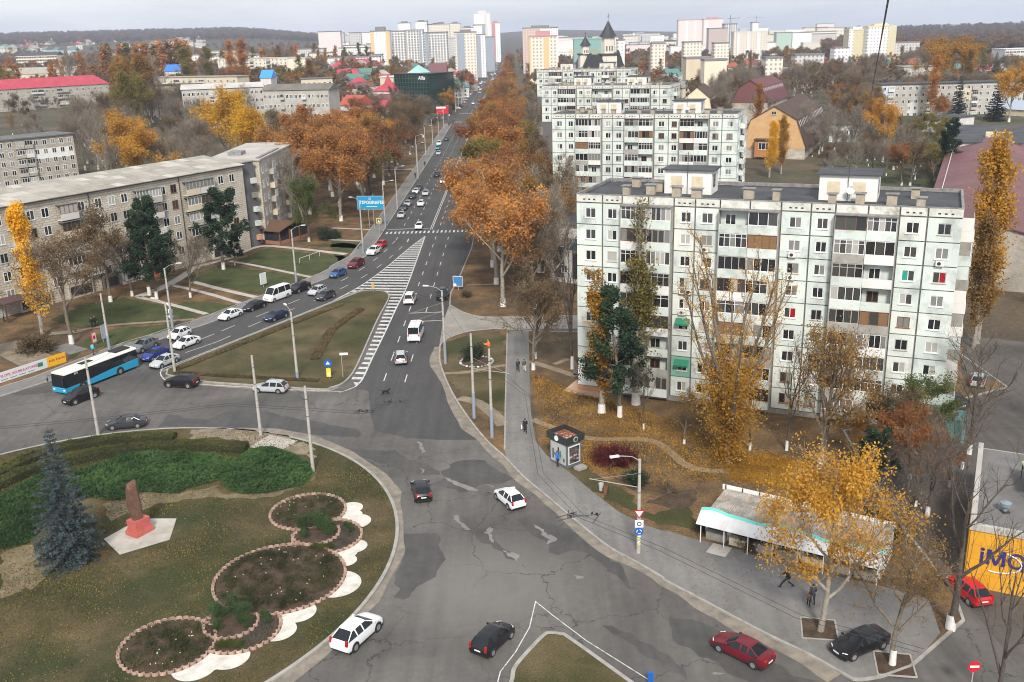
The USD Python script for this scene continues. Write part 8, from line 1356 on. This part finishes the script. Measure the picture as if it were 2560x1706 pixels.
for k in range(7): MB().box(.3+k*2.2, 2.1+k*2.2, .84, .895, .9, 2.1).put(ko, 'shop_window', SHOPD); MB().box(.3+k*2.2, 2.1+k*2.2, .3, .89, .0, .85).put(ko, 'counter', [PLINTH, BOARD, GREYR][k % 3])
for k in range(8): MB().tube([(.1+k*2.2, -.5, 0), (.1+k*2.2, -.5, 2.3)], .05, 5).put(ko, 'post', SIGN_W)
MB().sheet(P([(1.2, -1.9), (3.0, -1.9), (3.0, -.1), (1.2, -.1)]), .02).put(ko, 'entrance_slab', CONC)
# on the market roof
pr1 = thing('roof_canopy', 'pale green tarpaulin canopy over blue crates on the market roof', 'canopy', (iA[0]+6.6, iA[1]+4.4, 5.02), -20); MB().box(0, 5, 0, 4.5, 1.5, 1.6).put(pr1, 'tarpaulin', mottled('pale_green_tarp', [(.35, (.3, .4, .16)), (.65, (.5, .58, .3))], 2.5, .8, obj=True)); MB().box(.4, 4.6, .3, 1.4, .6, 1.2).put(pr1, 'blue_crates', plain('crate_blue', (.02, .1, .4), .5)); [MB().tube([(x, y, 0), (x, y, 1.5)], .05, 5).put(pr1, 'post', DARKM) for x in (.1, 4.9) for y in (.1, 4.4)]
vn = thing('roof_ventilator', 'grey mushroom ventilator on the market roof', 'ventilator', (iA[0]+3.9, iA[1]+2.6, 5.02)); MB().lathe([(.18, 0), (.18, .5), (.4, .55), (.45, .85), (.01, 1.0)], 14).put(vn, 'cowl', plain('ventilator_grey', (.2, .25, .27), .5)); MB().box(-.3, .3, -.3, .3, -.0, .12).put(vn, 'base', DARKM)

# ---------------------------------------------------------------- people and the dog
SKIN = plain('skin', (.5, .3, .22), .6)
def cap(bones, seg=10):
    out = []
    for (a, ra), (b, rb) in bones:
        s = lambda p, r: m3.Manifold.sphere(r, seg).translate(tuple(map(float, p)))
        out.append(m3.Manifold.batch_hull([s(a, ra), s(b, rb)]))
    return m3.Manifold.batch_boolean(out, m3.OpType.Add)
def person(xy, head, label, jacket, trousers, hair=(.03, .022, .018), pose='walk', z=.13, long=False, extra=None, coat=None, scale=1.0):
    b = thing('person', label, 'person', (xy[0], xy[1], z), head-90, scale=(scale,)*3)   # faces +y
    st_ = {'walk': .3, 'stand': .04, 'run': .5, 'sit': 0}[pose]
    hip, hl_, hr_ = np.array([0, 0, .92]), np.array([-.1, 0, .9]), np.array([.1, 0, .9])
    if pose == 'sit': kn = [np.array([-.14, .4, .88]), np.array([.14, .4, .86])]; an = [np.array([-.14, .42, .45]), np.array([.14, .44, .42])]
    else: kn = [np.array([-.1, st_*.55+.03, .49]), np.array([.1, -st_*.35+.05, .49])]; an = [np.array([-.1, st_*.95, .09]), np.array([.1, -st_*1.05, .12 if st_ < .2 else .2])]
    sh = [np.array([-.19, 0, 1.42]), np.array([.19, 0, 1.42])]; el = [np.array([-.25, -st_*.45-.02, 1.14]), np.array([.25, st_*.35+.02, 1.14])]; wr_ = [np.array([-.24, -st_*.5+.1, .9]), np.array([.24, st_*.9+.08, .92])]
    if pose == 'sit' or extra == 'reach': el = [np.array([-.27, .16, 1.2]), np.array([.27, .16, 1.2])]; wr_ = [np.array([-.2, .42, 1.28]), np.array([.2, .42, 1.25])]
    neck, hd = np.array([0, .01, 1.5]), np.array([0, .035, 1.64])
    bone = [((hip, .12), (np.array([0, 0, 1.3]), .135)), ((sh[0], .06), (sh[1], .06)), ((np.array([0, 0, 1.36]), .07), (neck, .052)), ((neck, .05), (hd-[0, 0, .06], .07)), ((hd-[0, -.015, .05], .075), (hd+[0, -.01, .05], .092))]
    for s in (0, 1):
        bone += [((sh[s], .055), (el[s], .042)), ((el[s], .04), (wr_[s], .028)), ((hl_ if s == 0 else hr_, .085), (kn[s], .058)), ((kn[s], .056), (an[s], .04)), ((an[s]-[0, .03, .03], .042), (an[s]+[0, .15, -.05], .035))]
        d = (wr_[s]-el[s])/np.linalg.norm(wr_[s]-el[s]); pm = wr_[s]+d*.06; bone.append(((wr_[s], .027), (pm, .034)))
        for f in range(4): q = pm+d*.03+np.array([0, (f-1.5)*.019, 0]); bone += [((q, .009), (q+d*(.045+.006*(f in (1, 2))), .008)), ((q+d*.045, .0085), (q+d*.08+[-.012 if s else .012, .01, 0], .007))]
        bone.append(((wr_[s]+d*.02+[0, .025, 0], .011), (wr_[s]+d*.075+[0, .05, 0], .009)))
    MB().add(*meshkit.arrays(cap(bone))[:2]).put(b, 'body', SKIN, 40)
    bd = stage.GetPrimAtPath(b+'/body').GetPath().pathString
    g = .022; jb = [((hip+[0, 0, .02], .135+g), (np.array([0, 0, 1.3]), .14+g)), ((np.array([0, 0, 1.32]), .13), (np.array([0, 0, 1.42]), .085)), ((sh[0], .065+g), (sh[1], .065+g))]
    for s in (0, 1): jb += [((sh[s], .06+g), (el[s], .048+g)), ((el[s], .046+g), (wr_[s]-(wr_[s]-el[s])*.06, .034+g))]
    if long: jb.append(((hip, .15), (np.array([0, -.02, .55]), .17)))
    MB().add(*meshkit.arrays(cap(jb))[:2]).put(bd, 'jacket', plain('cloth_%d_%d_%d' % tuple(int(999*x) for x in jacket), jacket, .85), 40)
    tb = []
    for s in (0, 1): h_ = hl_ if s == 0 else hr_; tb += [((h_, .098), (kn[s], .07)), ((kn[s], .07), (an[s]+[0, 0, .03], .058))]
    tb.append(((hl_, .1), (hr_, .1))); MB().add(*meshkit.arrays(cap(tb))[:2]).put(bd, 'trousers', plain('cloth_%d_%d_%d' % tuple(int(999*x) for x in trousers), trousers, .85), 40)
    sb_ = [((an[s]-[0, .04, .035], .05), (an[s]+[0, .16, -.05], .042)) for s in (0, 1)]; MB().add(*meshkit.arrays(cap(sb_))[:2]).put(bd, 'shoes', TRIM, 40)
    MB().add(*meshkit.arrays(cap([((hd+[0, -.03, .03], .1), (hd+[0, -.025, .055], .098))]))[:2]).put(bd, 'hair', plain('hair_%d' % int(hair[0]*999), hair, .8), 40)
    f = MB()
    for s in (-1, 1): f.ball(hd+[s*.035, .088, .0], (.011, .008, .008), 0)
    f.cbox(hd+[0, .085, -.062], (.05, .012, .01)); f.put(bd, 'eyes_and_mouth', DARKM); MB().ball(hd+[0, .1, -.03], (.014, .018, .022), 1).put(bd, 'nose', SKIN)
    return b
K = (.018, .018, .022)
person((-0.04, 120.33), 100, 'person in dark jacket walking away on the pavement, left of the pair', (.03, .035, .06), K); person((0.78, 120.39), 100, 'person in brown jacket and white trousers walking away on the pavement', (.1, .08, .06), (.6, .56, .5))
w3 = person((0.59, 99.71), 95, 'person in black with a white bag walking up the pavement', K, K, long=True); bg = thing('bag', 'white bag carried by the person in black on the pavement', 'bag', ((0.29, 101.05)[0]-.1, (0.59, 99.71)[1]+.05, .75)); MB().cbox((0, 0, .1), (.12, .3, .4)).put(bg, 'sack', SIGN_W); MB().tube([(0, -.1, .3), (0, -.06, .5), (0, .06, .5), (0, .1, .3)], .012, 4).put(bg, 'handle', SIGN_W)
person((3.77, 90.73), 20, 'person in bright blue jacket reading the notices on the kiosk', (.02, .16, .6), K, pose='stand'); person((-61.97, 132.82), 60, 'person in light blue jacket beside the red information stand', (.08, .45, .68), (.06, .06, .07), pose='stand')
person((-67.94, 146.87), -100, 'person in black with pale bag, left of two walkers on the lawn path', K, K); person((-67.80, 147.70), -100, 'person in dark clothes with a pack, right of two walkers on the lawn path', (.03, .03, .035), K)
person((*(-3.13, 98.69),)[:2], 200, 'worker in orange vest sitting on top of the concrete pole', (.75, .16, .03), (.1, .05, .03), (.02, .02, .02), 'sit', .12+10.6-.85)
person((21.00, 67.03), 160, 'person in dark sportswear running on the right-hand pavement', K, (.02, .02, .025), pose='run'); person((22.34, 64.63), 80, 'person in dark coat behind the leaves of the yellow plane tree', (.05, .05, .06), K); person((21.94, 64.31), 80, 'child in brown beside the person in dark coat', (.14, .08, .05), K, scale=.68); person((32.73, 66.54), 250, 'person in black with a pushchair-like bundle beside the red hatchback', K, K, pose='stand', z=.02)
person((-30.68, 337.28), 85, 'person in black on the far left pavement, farther of two', K, K); person((-31.35, 308.85), 85, 'person in black on the far left pavement, nearer of two', K, K); person((-84.74, 152.09), 200, 'person in turquoise jacket at the steps on the left edge', (.03, .3, .36), K, pose='stand', z=.1)
for i, c in enumerate([(-31.63, 491.86), (-31.23, 496.87), (-30.61, 510.90), (-29.90, 512.50), (-34.55, 460.93)]): person(c, 80+30*i, 'dark figure near the far left crossing, %s' % ('leftmost', 'second', 'third', 'rightmost', 'nearer on the pavement')[i], K, K, z=.05)
def dog():
    c = np.array((-16.87, 113.34)); b = thing('dog', 'black dog trotting across the road', 'dog', (c[0], c[1], .02), 8)
    J = lambda x, y, z: np.array([x, y, z]); bn_ = [((J(.28, 0, .5), .15), (J(.0, 0, .5), .135)), ((J(0, 0, .5), .135), (J(-.32, 0, .52), .115)), ((J(.34, 0, .56), .11), (J(.52, 0, .74), .075)), ((J(.52, 0, .76), .085), (J(.6, 0, .76), .075)), ((J(.6, 0, .74), .055), (J(.74, 0, .7), .035)), ((J(-.4, 0, .58), .035), (J(-.62, 0, .72), .025)), ((J(-.62, 0, .72), .025), (J(-.78, 0, .7), .012))]
    for s, f in ((-1, .18), (1, -.12)):
        bn_ += [((J(.3, s*.09, .45), .065), (J(.3+f*.6, s*.09, .26), .036)), ((J(.3+f*.6, s*.09, .26), .034), (J(.3+f*1.3, s*.09, .04), .024)), ((J(.3+f*1.3, s*.09, .03), .028), (J(.36+f*1.3, s*.09, .025), .024))]
        bn_ += [((J(-.32, s*.09, .47), .085), (J(-.22-f*.5, s*.09, .3), .05)), ((J(-.22-f*.5, s*.09, .3), .045), (J(-.42-f*.8, s*.09, .19), .03)), ((J(-.42-f*.8, s*.09, .19), .028), (J(-.38-f*1.1, s*.09, .035), .023)), ((J(-.38-f*1.1, s*.09, .03), .028), (J(-.31-f*1.1, s*.09, .025), .024))]
        bn_.append(((J(.53, s*.06, .83), .03), (J(.5, s*.08, .9), .012)))
    MB().add(*meshkit.arrays(cap(bn_))[:2]).put(b, 'body', plain('black_fur', (.012, .011, .011), .9), 40)
    m = MB(); [m.ball((.66, s*.045, .765), .012, 0) for s in (-1, 1)]; m.put(b, 'eyes', BROWN_F); MB().ball((.755, 0, .71), .018, 0).put(b, 'nose', TRIM)
dog()

# ---------------------------------------------------------------- the far city
FARW = {}
def farmat(name, wall, win, cw=3.2, ch=3.0, pw=.42, ph=.5):
    """A far facade: rows of windows too small to tell apart."""
    if name in _mats: return _mats[name]
    n = {'tc': ('texture_coordinate', {}), 's': ('separate_xyz', {}), 'ad': ('math', {'math_type': 'add'}), 'dx': ('math', {'math_type': 'divide', 'value2': cw}), 'dz': ('math', {'math_type': 'divide', 'value2': ch}), 'fx': ('math', {'math_type': 'fraction'}), 'fz': ('math', {'math_type': 'fraction'}),
         'lx': ('math', {'math_type': 'less_than', 'value2': pw}), 'lz': ('math', {'math_type': 'less_than', 'value2': ph}), 'mu': ('math', {'math_type': 'multiply'}), 'mx': ('mix_color', {'a': wall, 'b': win}), 'p': ('principled_bsdf', {'roughness': .8, 'specular_ior_level': .3})}
    _mats[name] = usdkit.material(stage, L_(name), n, [('tc.object', 's.vector'), ('s.x', 'ad.value1'), ('s.y', 'ad.value2'), ('ad.value', 'dx.value1'), ('s.z', 'dz.value1'), ('dx.value', 'fx.value1'), ('dz.value', 'fz.value1'), ('fx.value', 'lx.value1'), ('fz.value', 'lz.value1'), ('lx.value', 'mu.value1'), ('lz.value', 'mu.value2'), ('mu.value', 'mx.fac'), ('mx.result', 'p.base_color')], surface='p.BSDF'); return _mats[name]
FW = farmat('far_white', (.8, .79, .77), (.4, .41, .43)); FC = farmat('far_cream', (.7, .65, .56), (.34, .32, .3)); FG = farmat('far_grey', (.55, .54, .53), (.25, .25, .26)); FP = farmat('far_pink', (.7, .62, .6), (.6, .55, .53)); FS = farmat('far_slab', (.72, .71, .7), (.1, .1, .11), 3.4, 3.0, .6, .62); FY = farmat('far_yellow', (.6, .53, .33), (.5, .5, .46), 3.6, 3.0, .5, .45)
ORNG = plain('far_orange', (.68, .47, .25), .8); DKR = plain('far_crimson', (.45, .24, .26), .7); FROOF = plain('far_roof_grey', (.2, .19, .19), .8); GLS = plain('far_blue_glass', (.3, .34, .4), .4)
def far(name, label, x0, x1, yD, z1, D, wall, roof=None, cat='apartment building', group=None, z0=None, depth=16, strips=(), top=None):
    z0 = gz((x0+x1)/2, yD) if z0 is None else z0; b = thing(name, label, cat, (x0, yD, z0-4), 0, group); H = z1-z0+4; w = x1-x0
    MB().box(0, w, 0, depth, 0, H).put(b, 'wall', wall); MB().box(-.3, w+.3, -.3, depth+.3, H+.01, H+1.2).put(b, 'roof', roof or FROOF)
    for a, c, m in strips: MB().box(w*a, w*c, -.4, -.02, 0, H-.5).put(b, 'facade_strip', m)
    if top: MB().box(w*.25, w*.75, depth*.2, depth*.8, H+1.2, H+1.2+top).put(b, 'roof_house', roof or FROOF)
    return b
def X(a, b, t, D): return a[0], b[0], t[1]
def farpx(name, label, l, r_, D, *a, **k): far(name, label, l[0], r_[0], D, r_[1], D, *a, **k)
farpx('tower_block', 'white tower with yellow-orange edges, left of the grey unfinished tower', (-158.8, 50.4), (-136.7, 51.1), 1150, FW, None, strips=((0, .16, ORNG), (.8, 1, ORNG)), top=4)
farpx('tower_block', 'grey unfinished tower with empty window openings, leftmost of two', (-137.6, 51.8), (-122.4, 50.6), 1180, FS, None, depth=20); farpx('tower_block', 'pale unfinished tower with blue strip, middle of the row', (-122.5, 52.1), (-101.8, 51.3), 1185, FS, strips=((.78, .9, GLS), (0, .1, FG))); farpx('tower_block', 'grey unfinished tower with open floors, right of the blue strip', (-101.2, 49.3), (-73.3, 48.1), 1180, FS, strips=((.08, .2, GLS),), depth=22)
farpx('office_block', 'cream office block with dark glazing and flat brown roof', (-54.6, 46.3), (-33.1, 46.5), 1000, FC, DKR if 0 else FROOF, strips=((.1, .45, GLS),), top=2)
farpx('tower_block', 'tallest white tower with red mark near its top', (-52.0, 75.0), (-27.4, 74.6), 1500, FW, WHITER, strips=((.62, .8, plain('far_pale', (.6, .58, .57), .8)),), top=3)
farpx('tower_block', 'crimson and white tower right of the tallest one', (-30.9, 64.0), (-15.2, 62.8), 1700, FW, DKR, strips=((.1, .5, DKR),), top=3); farpx('tower_block', 'white block with dark glass before the tallest tower', (-48.0, 56.5), (-32.1, 56.6), 1350, FW, strips=((.75, 1, GLS),)); farpx('office_block', 'dark blue glass block at the left of the far boulevard', (-30.2, 41.0), (-19.1, 41.2), 1250, GLS, None, 'office building'); farpx('office_block', 'small white and black block right of the cream office block', (-35.6, 44.1), (-26.0, 43.9), 1080, FW, strips=((0, .5, GLS),))
for i, (a, b_, D) in enumerate((((-209.3, 71.3), (-185.7, 69.9), 1900), ((-181.1, 69.6), (-157.7, 72.0), 1950), ((-160.3, 67.1), (-118.2, 66.8), 2000), ((-114.3, 67.7), (-93.8, 67.1), 1950), ((-89.3, 58.5), (-65.1, 57.8), 1850))): farpx('tower_block', 'pale distant tower behind the unfinished ones, %s' % ('leftmost', 'second from left', 'widest, behind the crane', 'fourth from left', 'low one beside the tallest tower')[i], a, b_, D, (FW, FW, FC, FC, FP)[i], top=2.5)
farpx('apartment_tower', 'cream and orange tower with maroon roof, right of the far boulevard', (17.8, 40.8), (43.0, 40.8), 900, FC, DKR, strips=((0, .06, ORNG), (.52, .7, ORNG)), top=4); farpx('apartment_tower', 'white and brick tower behind the cream and orange one', (15.4, 50.1), (56.0, 49.5), 1150, FW, strips=((.0, .5, farmat('far_brick', (.52, .38, .33), (.62, .6, .58))),), top=2)
farpx('apartment_tower', 'pink and white wide tower block, far right of the church', (285.8, 58.7), (327.5, 58.6), 1700, FP, DKR, strips=((.3, .42, FW), (.62, .74, FW))); farpx('apartment_tower', 'pink tower block joined right of the wide pink one', (326.4, 57.4), (359.2, 58.8), 1690, FP, DKR, strips=((.1, .25, FW),), top=2); farpx('apartment_tower', 'grey-brown block below the pink towers', (287.8, 44.3), (315.4, 43.5), 1450, farmat('far_brown', (.5, .42, .4), (.36, .3, .3)))
farpx('apartment_tower', 'white and salmon slab block left of the brown wood', (290.6, 37.9), (334.6, 37.9), 1300, FC, WHITER, strips=((.1, .18, FW), (.4, .48, FW), (.7, .78, FW))); farpx('construction_tower', 'grey unfinished tower under the right crane', (320.7, 49.5), (340.0, 49.4), 1500, FS); farpx('construction_tower', 'pale unfinished tower under the hazy crane', (410.6, 51.5), (421.4, 51.2), 1700, FW)
farpx('apartment_tower', 'yellow tower, left wing of the pale yellow pair on the right', (338.2, 37.6), (356.9, 38.2), 1000, FY, WHITER, strips=((0, .25, FW),), top=2); farpx('apartment_tower', 'white and pale yellow tower, right wing of the pair', (353.4, 39.9), (381.3, 40.5), 990, FW, plain('far_yellow_cap', (.62, .55, .34), .8), strips=((.72, 1, FY),), top=2)
farpx('apartment_block', 'grey long block behind the yellow pair', (407.6, 23.7), (434.4, 23.4), 1060, FG, None); farpx('apartment_block', 'green and white block among the brown wood', (399.4, 34.5), (421.8, 34.7), 1500, farmat('far_green', (.35, .5, .42), (.6, .62, .6)))
for i, (a, b_, D, m) in enumerate((((64.2, 37.4), (91.7, 36.7), 1000, plain('far_green_roof', (.2, .36, .34), .6)), ((97.2, 35.7), (103.5, 35.5), 900, FW), ((127.9, 31.2), (140.0, 31.7), 900, FC), ((165.5, 31.8), (182.3, 31.5), 950, FC), ((194.3, 29.7), (208.5, 29.8), 950, FC), ((109.7, 26.5), (125.4, 25.7), 620, CREAM), ((117.2, 25.3), (130.7, 24.8), 600, mottled('gable_cream', [], 1)), ((179.7, 22.6), (191.8, 22.1), 700, FC), ((217.5, 22.5), (239.5, 21.9), 760, FG), ((279.5, 24.3), (291.9, 24.2), 860, FW))):
    farpx('apartment_block', ('long building with green roof behind the church', 'white house with green cap right of the church', 'cream block right of the church among houses', 'cream and white twin block below the pink towers', 'low cream block below the white salmon slab', 'long white low block before the bare grove', 'plain cream gable wall before the bare grove', 'small yellow block beside the red arched roof', 'low grey building above the large bare grove', 'white low building left of the yellow pair')[i], a, b_, D, m, m if i == 0 else None, depth=12)
# distant quarter on the horizon
rf_ = random.Random(21)
for i in range(150):
    a = rf_.uniform(1.5, 17.5); D = rf_.uniform(1500, 3100); x, y_ = D*math.tan(math.radians(a)), D; w = rf_.uniform(18, 60); h = rf_.choice([12, 15, 15, 18, 27, 30])*(1.0 if D < 2300 else 1.1)
    far('distant_block', 'small pale apartment block in the hazy quarter below the horizon', x, x+w, y_, gz(x, y_)+h, D, rf_.choice([FW, FW, FC, FC, FG, FP]), rf_.choice([FROOF, WHITER, FROOF]), group='hazy apartment blocks on the horizon', depth=14)
for i in range(45):
    a = rf_.uniform(-11, -3.6); D = rf_.uniform(1400, 2600); x, y_ = D*math.tan(math.radians(a)), D; w = rf_.uniform(16, 40); h = rf_.choice([12, 15, 27, 30, 36])
    far('distant_block', 'small pale apartment block behind the unfinished towers', x, x+w, y_, gz(x, y_)+h, D, rf_.choice([FW, FC, FC, FG, FP]), group='hazy apartment blocks behind the towers', depth=14)
ROOFS = [REDR, mottled('red_tiles', [(.3, (.25, .06, .045)), (.7, (.36, .1, .075))], .4, .7, obj=True), mottled('maroon_tile', [(.3, (.13, .05, .05)), (.7, (.19, .085, .08))], .4, .7, obj=True), mottled('grey_tile', [(.3, (.2, .19, .19)), (.7, (.3, .29, .28))], .4, .8, obj=True), SLATE, plain('green_sheet', (.09, .2, .17), .6)]
def house(xy, label, r, group=None, roof=None, scale=1.0, wall=None, rk=None):
    x, y_ = xy; L, D = r.uniform(9, 15)*scale, r.uniform(8, 12)*scale; z = gz(x, y_); h = r.choice([3.4, 6, 6, 7])*scale; an = r.uniform(-35, 35)
    b = thing('house', label, 'house', (x, y_, z), an, group); MB().box(0, L, 0, D, -4, h).put(b, 'wall', wall or r.choice([WHITER, CREAM, WHITER, GREYR])); roofing(rk or r.choice(['hip', 'gable', 'gable_y']), L, D, h+.003, .6, r.uniform(3, 4.5)*scale).put(b, 'roof', roof or r.choice(ROOFS))
    F = Face('front', L, D)
    for k in range(int(h//3)):
        for u in (.22, .5, .78): m = MB(); F.box(m, L*u-.6, L*u+.6, .003, .05, 1+k*3, 2.5+k*3); m.put(b, 'window', PANES[r.randrange(2)])
rh_ = random.Random(31)
house((-83.7, 27.3)[:1]+(600,), 'big white house with crimson turret roof, left of the glass office', rh_, None, REDR, 1.7, WHITER, 'hip'); house((-84.1, 25.3)[:1]+(560,), 'house with dark maroon roof, left of the crimson turret one', rh_, None, ROOFS[2], 1.6, CREAM, 'hip'); house((-80.1, 20.5)[:1]+(540,), 'small house with bright red roof, below the maroon one', rh_, None, REDR, 1.1, CREAM, 'gable'); house((-90.7, 21.2)[:1]+(520,), 'orange-red roofed house right of the cream attic building', rh_, None, plain('orange_red_roof', (.4, .08, .05), .6), 1.2, WHITER, 'gable'); house((-65.9, 26.1)[:1]+(700,), 'row house with white gables before the unfinished towers', rh_, None, ROOFS[1], 1.5, WHITER, 'gable_y'); house((-54.4, 26.6)[:1]+(740,), 'grey-roofed white terrace before the cream office block', rh_, None, ROOFS[3], 1.9, WHITER, 'gable_y')
def turret():
    x = (-75.5, 33.2)[0]; b = thing('house_turret', 'pointed crimson turret beside the big white house', 'turret', (x, 612, gz(x, 612))); MB().lathe([(4.2, 0), (4.2, 13), (.01, 13)], 8).put(b, 'wall', CREAM); MB().lathe([(5.4, 12.6), (2.4, 17), (.05, 22)], 8).put(b, 'roof', REDR)
turret()
for n, (a0, a1, D0, D1, lb, gp) in enumerate(((30, 0, 0, 0, '', ''),)): pass
for i in range(85):
    a = rh_.uniform(5.5, 27); D = rh_.uniform(560, 1100) if a < 18 else rh_.uniform(700, 1050); house((D*math.tan(math.radians(a)), D), 'small house with pitched roof in the red-roofed quarter on the right', rh_, 'small houses of the right-hand quarter')
for i in range(36):
    a = rh_.uniform(-10.5, -3); D = rh_.uniform(640, 1050); house((D*math.tan(math.radians(a)), D), 'small house with pitched roof left of the far boulevard', rh_, 'small houses left of the far boulevard', None, 1.2)
for i in range(60):
    a = rh_.uniform(-29, -17); D = rh_.uniform(2100, 3000); house((D*math.tan(math.radians(a)), D), 'tiny pale house in the village under the left hill', rh_, 'village houses under the left hill', None, 1.6)
for i in range(14):
    a = rh_.uniform(-22, -8); D = rh_.uniform(950, 1500); x = D*math.tan(math.radians(a)); far('pale_block', 'pale apartment block among the skyline poplars on the left', x, x+rh_.uniform(25, 60), D, gz(x, D)+rh_.choice([12, 15, 15]), D, rh_.choice([FC, FW, FG]), group='pale blocks among the left poplars', depth=13)
# cranes
def crane(label, base, top, jl, jr, D, mat, thick=.5):
    b = thing('tower_crane', label, 'crane', (base[0], D, 0)); zt = top[1]; m = MB()
    for dx in (-thick, thick): m.tube([(dx, 0, 0), (dx, 0, zt)], .18, 4)
    for k in range(int(zt/5)): m.tube([(-thick, 0, k*5), (thick, 0, k*5+5)], .12, 3)
    m.put(b, 'mast', mat); j = MB(); zz = zt-5; p, q = (jl[0]-base[0], 0, jl[1]), (jr[0]-base[0], 0, jr[1]); j.tube([p, q], .3, 4); j.tube([(0, 0, zt), ((p[0]+q[0])*.5+q[0]*.3, 0, q[1]*.7+p[1]*.3)], .12, 3); j.put(b, 'jib', mat)
CRM = plain('crane_grey', (.13, .14, .15), .7); crane('tower crane over the unfinished towers left of the boulevard', (-92.7, 47.6), (-92.1, 62.3), (-96.1, 56.5), (-74.1, 59.5), 1150, CRM); crane('left one of the two thin cranes on the right horizon', (329.3, 51.4), (328.8, 62.2), (324.5, 57.6), (343.8, 57.9), 1500, CRM); crane('right, hazier one of the two cranes on the right horizon', (429.3, 51.6), (428.7, 64.2), (409.5, 60.2), (440.0, 59.8), 1750, plain('crane_pale', (.35, .35, .36), .7))

# ---------------------------------------------------------------- haze
hz_ = usdkit.material(stage, L_('thin_haze'), {'v': ('principled_volume', {'color': (.74, .82, 1.0), 'density': 0.0001, 'anisotropy': 0.2})}, volume='v.volume')
hb = MB().box(-5600, 5600, -200, 9900, -9, 165).put('/World', 'haze', hz_); tag(hb, 'thin pale haze over the whole town', 'haze', None, 'stuff')

# ---------------------------------------------------------------- things of a small group told apart by their place
ORD = 'leftmost|second|third|fourth|fifth|sixth|seventh|eighth|ninth|tenth|eleventh|twelfth|thirteenth|fourteenth|fifteenth|sixteenth|seventeenth|eighteenth|nineteenth|twentieth|twenty-first|twenty-second|twenty-third|twenty-fourth|twenty-fifth|twenty-sixth|twenty-seventh|twenty-eighth|twenty-ninth|thirtieth|thirty-first|thirty-second|thirty-third|thirty-fourth'.split('|')
shared = {}
for p in stage.GetPrimAtPath('/World').GetChildren():
    d = p.GetCustomData()
    if d.get('group') and d.get('label'): shared.setdefault((d['group'], d['label']), []).append(p)
for (g, l), ps in shared.items():
    if 1 < len(ps) <= len(ORD):
        at_ = lambda p: p.GetAttribute('xformOp:translate').Get(); row = 'boulevard' in l or 'pavement' in l or 'blocks' in l
        ps.sort(key=lambda p: at_(p)[1] if row else at_(p)[0]/at_(p)[1])
        for i, p in enumerate(ps): p.SetCustomDataByKey('label', l+(', %s from the near end' % ('first' if i == 0 else ORD[i]) if row else (', leftmost' if i == 0 else ', %s from left' % ORD[i])))
